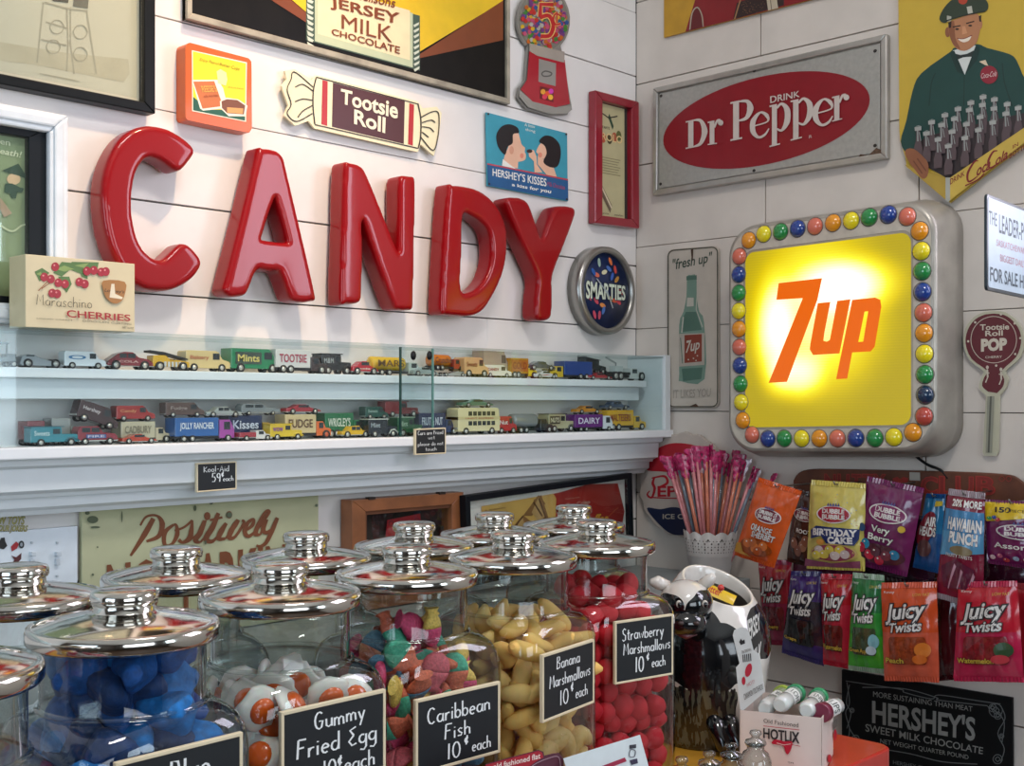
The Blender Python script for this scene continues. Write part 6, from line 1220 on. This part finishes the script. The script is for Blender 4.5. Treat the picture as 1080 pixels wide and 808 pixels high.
# tubes in it
tubem = mat('#d8dcd8', .2, coat=.8, sss=.1); green = mat('#2f8f5f', .35, coat=.3)
def tube_(a_, b_, capc, label, txt, capend=1):
    a_, b_ = Vector(a_), Vector(b_); t = thing('sweet_tube', label, 'tube', (a_+b_)/2-UP*.011, 0, 'capped tubes in the counter box')
    mb = MB(); mb.tube([a_, a_*.9+b_*.1, b_], [.008, .0115, .0115], tubem, 18); obj('tube', mb, t)
    mb = MB(); d_ = (b_-a_).normalized(); mb.tube([b_-d_*.012, b_, b_+d_*.003], [.0135, .0135, .0125], mat(capc, .35, coat=.3), 22); obj('cap', mb, t)
    m_ = (a_*.45+b_*.55); ax = d_; sd = ax.cross(CAM-m_).normalized(); n0 = sd.cross(ax).normalized(); n0 = n0 if n0.dot(CAM-m_) > 0 else -n0
    def sm(u, v, o=0):
        th = (v-.5)*2.2; return m_+ax*((u-.5)*.034)+(sd*math.sin(th)+n0*math.cos(th))*(.0118+o)
    a2 = Art(sm, .0001); a2.grid(0, 0, 1, 1, mat('#e6e8e4', .4), 6); a2.text(txt, [(.2, .9), (.2, .15), (.8, .15), (.8, .9)], mat('#3a4a44', .4), .02); obj('label', a2.mb, t)
def bx(px, py, dep): return CAM+ray(px, py)*dep
tube_(bx(822, 744, 1.60), bx(840, 731, 1.685), '#2f8f5f', 'clear tube with a green cap lying across the box of tubes, front one', 'HOT')
tube_(bx(850, 750, 1.60), bx(864, 735, 1.70), '#2f9a63', 'clear tube with a green cap standing at the right of the box', 'MINT')
tube_(bx(884, 744, 1.66), bx(866, 752, 1.605), '#7a2440', 'clear tube with a dark red cap facing the viewer', 'LIPS')
tube_(bx(806, 748, 1.62), bx(826, 732, 1.73), '#a8c04a', 'clear tube with a yellow green cap at the back of the box', 'SOUR')
# clear glass dispensers in front
GD = glassmat((.86, .9, .9), (.25, .28, .28), 2.2, 'thick_glass')
def little_jar(px, lab, s_=1, lid=True):
    g = onplane(px, 560, Vector((0, -.712, 0)), Vector((0, 1, 0))); t = thing('glass_dispenser', lab, 'glass jar', (g.x, -.712, 1.0), 0, 'small clear glass pieces at the counter edge')
    mb = MB(); mb.lathe([(.012, .0005), (.019, .002), (.021, .012), (.0205, .045*s_), (.016, .056*s_), (.011, .060*s_), (.011, .066*s_)], GD, n=28, cap=True); obj('glass_body', mb, t, local=True)
    mb = MB(); mb.lathe([(.0125, .066*s_), (.014, .069*s_), (.013, .073*s_), (.006, .076*s_), (.005, .079*s_), (.008, .083*s_), (.007, .087*s_), (.0005, .089*s_)], GD, n=24, cap=True); obj('stopper', mb, t, local=True)
    mb = MB(); mb.lathe([(.010, .003), (.017, .006), (.0175, .03*s_), (.001, .034*s_)], mat('#c9cdca', .3, coat=.5), n=20); obj('contents', mb, t, local=True); return t
little_jar(719, 'square shouldered clear glass piece nearest the strawberry jar', .90); little_jar(748, 'middle clear glass piece in front of the cow jar', .84); little_jar(771, 'clear glass piece just left of the white box', .84); little_jar(797, 'clear glass piece in front of the red lips on the white box', .90)
# cards standing at the counter edge
fy = lambda yy: (lambda x, y, o=0: onplane(x, y, Vector((0, yy-o, 0)), Vector((0, 1, 0))))
m = fy(-.735); t = flat('card', 'pale card with a red stripe leaning against the strawberry jar', 'card', m, [(594, 800), (675, 775), (702, 873), (622, 892)], -.0012, 0, mat('#dfe8ea', .5), pname='sheet')
a = Art(m, .0004); a.poly([(635, 808), (659, 799), (661, 803), (637, 812)], mat('#a82a4a', .4)); a.poly([(664, 786), (671, 785), (671, 789), (664, 790)], mat('#3a3a44', .5)); a.curve([(665, 791), (670, 792), (669, 798), (664, 798)], 1, mat('#6a6a74', .5), closed=True); a.poly([(664, 802), (672, 800), (673, 805), (666, 807)], mat('#3a3550', .5)); a.build('print', t)
m = fy(-.728); t = flat('card', 'red card reading old fashioned flat with a plum coloured wavy edge', 'card', m, [(512, 806), (526, 802), (568, 791), (573, 793), (574, 797), (582, 795), (589, 794), (594, 800), (598, 870), (515, 885)], -.0012, 0, mat('#5a2a3c', .4), pname='sheet')
a = Art(m, .0004); a.poly([(512, 807), (526, 803), (568, 792), (572, 794), (573, 799), (566, 803), (556, 810), (553, 830), (514, 840)], mat('#a81f30', .4)); a.text('old fashioned flat', [(520, 806), (570, 794), (570, 800), (520, 812)], mat('#ead9d0', .4), .04); a.curve([(556, 812), (566, 805), (578, 800), (588, 798), (591, 806), (592, 830)], .8, mat('#a88a94', .4)); a.build('print', t)

# ---------------------------------------------------------------- straw pot by the corner
pc = Vector((-.075, -.238, 1.1605)); t = thing('lace_pot', 'white pierced metal pot with scalloped rim holding candy straws', 'pot', pc)
pm = mat('#b9b6b4', .45, vary=.03); mb = MB(); N = 72; rings = []
for r_, z, sc_ in ((.034, 0, 0), (.036, .004, 0), (.0435, .046, 0), (.0445, .048, 0), (.0445, .051, 0), (.051, .090, 1), (.0500, .090, 1), (.043, .05, 0), (.034, .006, 0)): rings.append([pc+Vector((r_*math.cos(2*PI*j/N), r_*math.sin(2*PI*j/N), z+(.006*abs(math.cos(2*PI*j/N*6)) if sc_ else 0))) for j in range(N)])
mb.loft(rings, pm, True, True); obj('bowl', mb, t)
mb = MB(); hm_ = mat('#6a6664', .7)
for row, (z, kk_, rr) in enumerate(((.057, 48, .0011), (.063, 24, .0016), (.068, 48, .0011), (.074, 24, .0017), (.081, 12, .0022), (.079, 48, .0010))):
    for j in range(kk_):
        th = 2*PI*(j+.5*(row % 2))/kk_
        if math.cos(th-math.atan2(-1, -1.3)) < 0: continue
        r_ = .0445+(z-.051)/.039*.0065+.0006; c_ = pc+Vector((r_*math.cos(th), r_*math.sin(th), z)); n_ = Vector((math.cos(th), math.sin(th), -.15)).normalized(); u_ = Vector((-math.sin(th), math.cos(th), 0)); w_ = n_.cross(u_)
        mb.add([c_+(u_*math.cos(a_)+w_*math.sin(a_))*rr for a_ in (k*PI/4 for k in range(8))], [list(range(8))], hm_)
o = obj('piercings', mb, t, fixn=False)
a = Art(lambda x, y, o=0: onplane(x, y, pc-D*(.047+o), D), .001); a.poly([(741, 597), (749, 597), (749, 605), (741, 605)], mat('#d6d2cc', .5)); a.text('me', [(742, 599.5), (748.5, 599.5), (748.5, 605), (742, 605)], mat('#2a2a2a', .5), .03); a.build('sticker', t)
sc3 = {'p': mat('#c67d80', .3, coat=.6, vary=.15, scale=150), 'o': mat('#c8745a', .3, coat=.6, vary=.15, scale=150), 'g': mat('#5d6a78', .3, coat=.6, vary=.15, scale=150)}
wrap = mat('#a82058', .25, coat=.5, vary=.6, scale=150, bump=.8); wrapw = mat('#c9b8c2', .3, coat=.6)
rs = random.Random(12); names = {'p': 'pink', 'o': 'orange', 'g': 'grey blue'}
straws = [(702, 484, 'p'), (707, 486, 'p'), (713, 484, 'g'), (719, 483, 'o'), (724, 486, 'g'), (731, 482, 'p'), (738, 478, 'o'), (744, 474, 'o'), (750, 472, 'p'), (753, 480, 'g'), (758, 489, 'o'), (763, 484, 'g'), (768, 481, 'g'), (775, 487, 'o'), (780, 490, 'o'), (787, 487, 'o'), (792, 488, 'g'), (798, 494, 'p'), (712, 490, 'o'), (735, 490, 'p'), (746, 484, 'g'), (772, 478, 'p'), (784, 482, 'p'), (790, 498, 'g'), (804, 498, 'o'), (728, 476, 'p'), (760, 478, 'o'), (810, 502, 'p'), (741, 482, 'p'), (755, 486, 'p'), (766, 492, 'o'), (748, 478, 'g'), (716, 481, 'p'), (778, 483, 'g'), (734, 474, 'p')]
for i, (px, py, c) in enumerate(straws):
    px = 750+(px-750)*(1.22 if px > 750 else 1.0); py -= 3
    dz = rs.uniform(-.035, .035); topd = 2.30+dz*1.2; tp = CAM+ray(px, py)*topd
    if tp.x > -.014: tp.x = -.014-rs.uniform(0, .02)
    f_ = (px-752)/64; bt_ = pc+R*(f_*.020)+D*(dz*.5)+UP*.012
    t = thing('candy_straw', f'{names[c]} candy straw with magenta wrapper top in the white pot', 'candy straw', bt_, 0, 'candy straws in the lace pot')
    mb = MB(); mb.tube([bt_, bt_*.5+tp*.5, bt_*.12+tp*.88], .0036, sc3[c], 8); obj('tube', mb, t)
    mb = MB(); w0 = bt_*.19+tp*.81; ax = (tp-w0); m0 = []
    for kz in range(7):
        q0 = w0+ax*(kz/6); wd_ = (.0045, .0085, .0065, .0115, .0085, .0135, .0120)[kz]; dd = R*math.cos(i)+D*math.sin(i)*.6
        m0.append([q0+dd*wd_*math.cos(2*PI*j/8)+dd.cross(UP)*.0035*math.sin(2*PI*j/8)+UP*rs.uniform(-.002, .002) for j in range(8)])
    mb.loft(m0, wrapw if i % 9 == 6 else wrap, False, True); obj('wrapper', mb, t)

# ---------------------------------------------------------------- sweets rack on the right wall
rk = RW(.012); t = thing('candy_rack', 'brown Nutty Club wall board with wire hooks for bags of sweets', 'rack', base_of([rk(838, 500), rk(1100, 500), rk(838, 690)]))
m = crop(rk, 860, 480, 4.895); P = smooth([(-115, 130), (-90, 95), (-40, 75), (100, 72), (700, 85), (960, 98), (1040, 118), (1120, 190)], 3)+[(1130, 900), (-115, 780)]
mb = MB(); slab(mb, m, P, -.008, 0, mat('#5f3420', .6, vary=.3, scale=25)); obj('board', mb, t, bevel=.002)
a = Art(m, .0006); rl = mat('#9a2a22', .5); rl2 = mat('#7a2018', .55); 
for chs, x0_, x1_ in (('N', 50, 105), ('U', 118, 175), ('T', 190, 235), ('T', 245, 295), ('Y', 305, 360)): a.text(chs, [(x0_, 100), (x1_, 102), (x1_, 175), (x0_, 173)], rl2, .02, outline=rl, ow=.08)
a.poly([(400, 120), (425, 112), (440, 125), (455, 112), (480, 120), (478, 145), (440, 178), (405, 148)], rl)
for chs, x0_, x1_ in (('C', 550, 630), ('L', 645, 715), ('U', 730, 815), ('B', 835, 925)): a.text(chs, [(x0_, 112), (x1_, 116), (x1_, 205), (x0_, 200)], rl2, .02, outline=rl, ow=.08)
a.poly([(488, 88), (542, 90), (543, 132), (489, 130)], mat('#a9a49a', .5))
for x in (965, 1000): a.curve([(x+14*math.cos(k), 122+14*math.sin(k)) for k in (0, 1.57, 3.14, 4.71)], 3, rl, closed=True)
a.build('lettering', t); RACK = t; wire = mat('#8a8884', .3, .8)
def hook(px, py, off):
    p = RW(.012)(px, py); e_ = RW(off+.012)(px, py); e_ = Vector((e_.x, p.y, p.z)); mb = MB(); mb.tube([p, e_, e_+Vector((-.006, 0, .006))], .0016, wire, 8); o = obj('hook', mb, RACK)
def bag(label, quad, off, cols, arts=None, name='candy_bag', bulge=.013, cat='bag of sweets', group='bags of sweets hanging on the wall rack', crimp=None, seed=0):
    pl = RW(off); c4 = [pl(*p) for p in quad]; q = Quad(*c4, bulge=bulge, wr=.0016, seed=seed); qb = Quad(*c4, bulge=-bulge*.7, wr=0)
    t = sign_thing(name, label, cat, c4, group); film = plastic_film(cols[0]); N = 16
    a = MB(); row = lambda Q, j, sgn: [Q(i/N, j/N, 0) for i in range(N+1)]
    vs = [q(i/N, j/N) for j in range(N+1) for i in range(N+1)]+[qb(i/N, j/N) for j in range(N+1) for i in range(N+1)]
    st = N+1; o_ = st*st
    for lvl in range(1):
        fs = []; 
    def zone(v):
        for lim_, c in cols[1:]:
            if v < lim_: return plastic_film(c)
        return film
    b = len(a.v); a.v += vs
    for j in range(N):
        mi = a.mi(zone((j+.5)/N))
        for i in range(N):
            k = j*st+i; a.f += [[k, k+1, k+st+1, k+st], [o_+k, o_+k+st, o_+k+st+1, o_+k+1]]; a.fm += [mi, mi]; a.sm += [True, True]
    obj('pouch', a, t, fixn=False)
    cm = plastic_film(crimp or cols[0]); hw = (c4[1]-c4[0]); 
    for nm, v0, v1 in (('top_seal', -.035, .025), ('bottom_seal', .975, 1.03)):
        mb = MB(); NN = 40; fr = []; bk_ = []
        for i in range(NN+1):
            for vv in (v0, v1):
                p = q(i/NN, vv, .0009*(1 if i % 2 else -1)+.0006); fr.append(p)
        mb.add(fr, [(2*i, 2*i+2, 2*i+3, 2*i+1) for i in range(NN)], cm); obj(nm, mb, t, fixn=False)
    if arts:
        ar = Art(q, .0020, .00015); arts(ar); me = ar.build('print', t)
    hx = (quad[0][0]+quad[1][0])/2; hy = (quad[0][1]+quad[1][1])/2; p = pl(hx, hy+1)
    mb = MB(); w0 = Vector((-.012 if True else 0, p.y, p.z+.002)); mb.tube([w0, Vector((p.x-.012, p.y, p.z+.002)), Vector((p.x-.016, p.y, p.z+.008))], .0014, wire, 8); obj('hook', mb, RACK)
    return t
wtx = mat('#d9d6d2', .35); blk = mat('#20181c', .4); maroon = mat('#6f1630', .35)
def db(a, x, y, w, h, c=maroon):      # dubble bubble badge
    a.ell(x+w/2, y+h*.5, w*.54, h*.56, wtx, n=32); a.ell(x+w/2, y+h*.5, w*.50, h*.49, c, n=32)
    a.trect('DUBBLE', x+w*.14, y+h*.16, w*.72, h*.30, wtx, bold=.10); a.trect('BUBBLE', x+w*.14, y+h*.52, w*.74, h*.30, wtx, bold=.10)
    for k in range(5): cx_ = x+w*(.34+.08*k); a.poly([(cx_-w*.04, y-h*.02), (cx_, y-h*.24), (cx_+w*.04, y-h*.02)], mat('#4a4a80', .35))
def balls(a, lst, r):
    for u, v, c in lst: a.ell(u, v, r, r*.62, mat(c, .2, coat=.8), n=20); a.ell(u-r*.3, v-r*.2, r*.2, r*.12, wtx, n=8)
# back bags first
def a0(a): db(a, .2, .22, .7, .16); a.trect('ROOT', .35, .50, .5, .06, wtx, bold=.05); balls(a, [(.3, .72, '#8a5a48'), (.6, .74, '#9a6a50'), (.45, .82, '#7d4a3a'), (.7, .66, '#8a5540')], .13)
bag('dark brown bag of bubble gum mostly hidden behind the orange and yellow bags', [(838, 517), (866, 524), (862, 598), (830, 590)], .06, ('#4a2a22', (.4, '#3f2622')), a0, seed=3)
bag('crumpled plum coloured bag hanging behind the yellow birthday cake bag', [(842, 540), (916, 548), (908, 612), (836, 604)], .05, ('#6a2a48',), None, seed=4)
bag('dark purple bag hanging behind the very berry bag', [(905, 540), (992, 548), (985, 618), (898, 604)], .045, ('#35142c',), None, seed=5)
bag('dark wine coloured bag behind the assorted bag at the right edge', [(1038, 560), (1100, 565), (1100, 640), (1036, 632)], .05, ('#3a1024',), None, seed=6)
bag('dark maroon bag of twists between the peach and watermelon bags', [(984, 622), (1016, 620), (1012, 714), (986, 716)], .07, ('#4a0f18',), None, seed=7)
bag('red bag of twists at the far right edge behind the watermelon bag', [(1068, 618), (1110, 619), (1112, 712), (1074, 714)], .08, ('#a01c2a',), None, seed=8)
def a1(a):
    db(a, .26, .30, .56, .17); a.trect('ORANGE', .26, .53, .5, .085, wtx, bold=.06, outline=blk); a.trect('SHERBET', .34, .62, .52, .08, wtx, bold=.06, outline=blk)
    a.ell(.5, .83, .38, .11, mat('#8a3f14', .25, coat=.6), n=26); balls(a, [(.3, .80, '#c96a2c'), (.5, .83, '#cf7030'), (.68, .78, '#d0702c'), (.42, .77, '#b85f28'), (.6, .86, '#a85024')], .10)
    a.poly([(.02, .97), (.02, .85), (.14, .82), (.25, .93), (.5, .97)], mat('#b8862e', .3, coat=.5))
def a2(a):
    db(a, .22, .26, .56, .19, mat('#a01c30', .35)); a.poly([(.08, .56), (.2, .50), (.95, .52), (.93, .64), (.86, .72), (.4, .71), (.3, .62), (.1, .66)], mat('#1f2f63', .35)); a.trect('BIRTHDAY', .14, .53, .77, .085, wtx, bold=.10); a.trect('CAKE', .42, .62, .42, .085, wtx, bold=.12)
    a.ell(.5, .82, .42, .115, mat('#b9a05a', .25, coat=.6), n=26); a.ell(.5, .82, .38, .10, mat('#8a3a4a', .25, coat=.6), n=26); balls(a, [(.26, .79, '#c9b8b4'), (.46, .78, '#d0bc4a'), (.64, .78, '#d8c04e'), (.36, .84, '#c8b44a'), (.55, .85, '#cbb9b4'), (.72, .83, '#c4b0ac'), (.22, .85, '#d0bc4a')], .085); a.ell(.30, .69, .07, .035, mat('#c98a3a', .3), n=16); rs = random.Random(2)
    for _ in range(26): a.ell(rs.uniform(.05, .95), rs.uniform(.04, .5), .008, .006, mat(rs.choice(['#c96a6a', '#6a9ac0', '#caa030']), .4), n=6)
    a.poly([(.03, .90), (.5, .94), (.97, .90), (.98, .99), (.02, .99)], mat('#7a3a55', .3, coat=.5))
def a3(a):
    db(a, .20, .24, .62, .20, mat('#7a2458', .35)); a.trect('Very', .28, .50, .34, .10, wtx, bold=.03, outline=mat('#3a6a4a', .4)); a.trect('Berry', .24, .60, .46, .10, wtx, bold=.03, outline=mat('#3a6a4a', .4))
    a.ell(.48, .83, .46, .12, mat('#4a2230', .2, coat=.8), n=26); balls(a, [(.2, .74, '#1f86a8'), (.12, .80, '#b0243f'), (.30, .86, '#c22440'), (.5, .90, '#b81f3c'), (.76, .80, '#1f7fa6'), (.62, .83, '#6a2a3a'), (.42, .81, '#58283a')], .095); a.ell(.82, .48, .06, .04, mat('#c9a83a', .3), n=12); a.ell(.1, .56, .08, .05, mat('#28507a', .3), n=12)
def a4(a): a.ell(.35, .45, .42, .22, mat('#7a1c2a', .35), n=24, rot=-.3); a.trect('AIR', .30, .28, .5, .13, wtx, bold=.08, outline=blk); a.trect('HEADS', .08, .42, .72, .13, wtx, bold=.08, outline=blk); a.ell(.4, .72, .3, .12, mat('#5a3a3a', .3), n=20); a.poly([(.6, .06), (.92, .06), (.92, .12), (.6, .14)], mat('#b8a02a', .4))
def a5(a):
    a.poly([(0, .15), (1, .15), (1, .36), (0, .36)], mat('#3a7aa8', .3, coat=.5)); a.poly([(0, .36), (1, .36), (1, .52), (0, .60)], mat('#4f8db4', .3, coat=.5)); a.trect('20% MORE', .2, .05, .75, .07, wtx, bold=.08); a.trect('HAWAIIAN', .16, .22, .80, .12, wtx, bold=.10, outline=mat('#1f2a63', .4)); a.trect('PUNCH', .24, .35, .66, .11, wtx, bold=.10, outline=mat('#1f2a63', .4))
    a.ell(.55, .52, .26, .045, mat('#7a6a4a', .4), n=16); a.trect('FRUITY TWISTS', .2, .56, .6, .03, wtx); a.poly([(.1, .70), (.45, .60), (.85, .68), (.9, .86), (.2, .90)], mat('#5a1a34', .15, coat=.9))
    for P in ([(.3, .9), (.45, .66)], [(.5, .88), (.6, .7)], [(.7, .92), (.85, .72)]): a.stroke(P, [.02, .05], mat('#b98a9c', .15, coat=1))
def a6(a):
    a.poly([(0, 0), (1, 0), (1, .20), (.3, .20), (.05, .32), (0, .3)], mat('#d9b81f', .3, coat=.5)); a.trect('150', .22, .07, .28, .09, blk, bold=.08); a.trect('PIECES', .5, .10, .3, .045, blk); db(a, .28, .34, .9, .22, mat('#6a1f58', .35)); a.trect('Assorted', .2, .64, .9, .09, wtx, bold=.04); balls(a, [(.15, .9, '#b99aa0'), (.3, .86, '#b04a6a'), (.42, .92, '#b0303a'), (.6, .88, '#8aa0b8'), (.8, .88, '#c8bfa8')], .06)
    balls(a, [(.12, .26, '#2a8a4a'), (.22, .24, '#2a4a9a'), (.30, .27, '#b0303a')], .05)
bag('orange sherbet bubble gum bag tilted beside the straws', [(799.8, 506), (845, 520.6), (817, 597), (774.8, 583)], .17, ('#cf541a',), a1, seed=1)
bag('yellow birthday cake bubble gum bag', [(855, 509), (913, 513), (912, 600), (851, 597)], .09, ('#cfc062',), a2, seed=2, crimp='#c9b95a')
bag('purple very berry bubble gum bag with blue and red balls', [(914, 505), (974.4, 518), (957, 606), (902, 592)], .085, ('#6a1f52',), a3, seed=9)
bag('small blue and red Air Heads bag', [(976.4, 523), (997.5, 524), (990, 602.6), (963, 596)], .06, ('#1f4f86', (.5, '#1f6a96')), a4, seed=10, bulge=.008)
bag('red and sky blue Hawaiian Punch bag with a silver lower seal', [(1000, 519), (1039, 524), (1037, 640), (986.5, 627)], .11, ('#7a1430',), a5, seed=11, crimp='#9a8a90')
bag('purple assorted bubble gum bag with a yellow header at the right edge', [(1038.8, 529), (1098, 532), (1098, 600), (1041, 592)], .10, ('#6a1a4f',), a6, seed=12)
def jt(flav, fx, blob_c, txc='#c9a83a', w=.82, x=.12, leaf=None):
    def f_(a):
        a.text('Juicy', [(x, .20), (x+w*.88, .16), (x+w*.86, .38), (x-.02, .42)], wtx, .06, .12, outline=blk, ow=.14); a.text('Twists', [(x+.06, .40), (x+w*.80, .36), (x+w*.78, .48), (x+.05, .50)], wtx, .06, .1, outline=blk, ow=.14)
        a.poly(rrect(.16, .54, .84, .84, .06), mat(blob_c, .18, coat=.9, vary=.3, scale=90))
        for k in range(5): a.stroke([(.22+.12*k, .56), (.26+.12*k, .82)], .05, mat(blob_c, .15, coat=1, vary=.5, scale=200))
        a.trect(flav, .08, .77, fx, .055, mat(txc, .4), bold=.05, outline=blk, ow=.1)
        if leaf: a.ell(.78, .68, .14, .08, mat(leaf[0], .3, coat=.5), n=18); a.ell(.72, .78, .13, .05, mat(leaf[1], .3, coat=.5), n=16)
        a.trect('Kenny', .08, .05, .2, .035, wtx); a.trect('LOW FAT', .62, .08, .28, .03, mat('#c9a83a', .4))
    return f_
bag('red and magenta Juicy Twists bag, first in the lower row', [(800, 592), (834.5, 594), (835, 679), (804.6, 677)], .06, ('#8a1440', (.5, '#a0162a')), jt('Strawberry', .6, '#5a1420'), seed=13)
bag('purple grape Juicy Twists bag', [(834, 605), (867, 606), (868.5, 700), (824.5, 686)], .09, ('#332a66', (.3, '#3a1f66'), (.8, '#222030')), jt('Grape', .35, '#16181a'), seed=14)
bag('red Juicy Twists bag between the grape and green apple bags', [(865.5, 608), (899, 609), (895, 703), (868.6, 698)], .10, ('#b02034', (.3, '#a8141f')), jt('Watermelon', .75, '#5a1a18'), seed=15)
bag('green apple Juicy Twists bag', [(899, 607), (933, 610), (933, 708), (894.6, 703.7)], .11, ('#3f9a2a', (.35, '#1f6a34'), (.6, '#2f8a34')), jt('Green Apple', .6, '#3a4a30', leaf=('#7ab0b8', '#b8c8d0')), seed=16, crimp='#8aa08a')
bag('orange peach Juicy Twists bag', [(929.4, 618), (988, 617), (990.7, 717), (932.6, 715)], .12, ('#c8553a', (.5, '#c84a1c')), jt('Peach', .35, '#8a3a1c', leaf=('#d0762a', '#c86420')), seed=17)
bag('red watermelon Juicy Twists bag with melon picture at the right edge', [(1011, 617), (1073, 616), (1080, 717), (1005.5, 715.5)], .12, ('#b01c44', (.5, '#b8142a')), jt('Watermelon', .55, '#7a1a24', leaf=('#2a4a2a', '#c03a44')), seed=18)
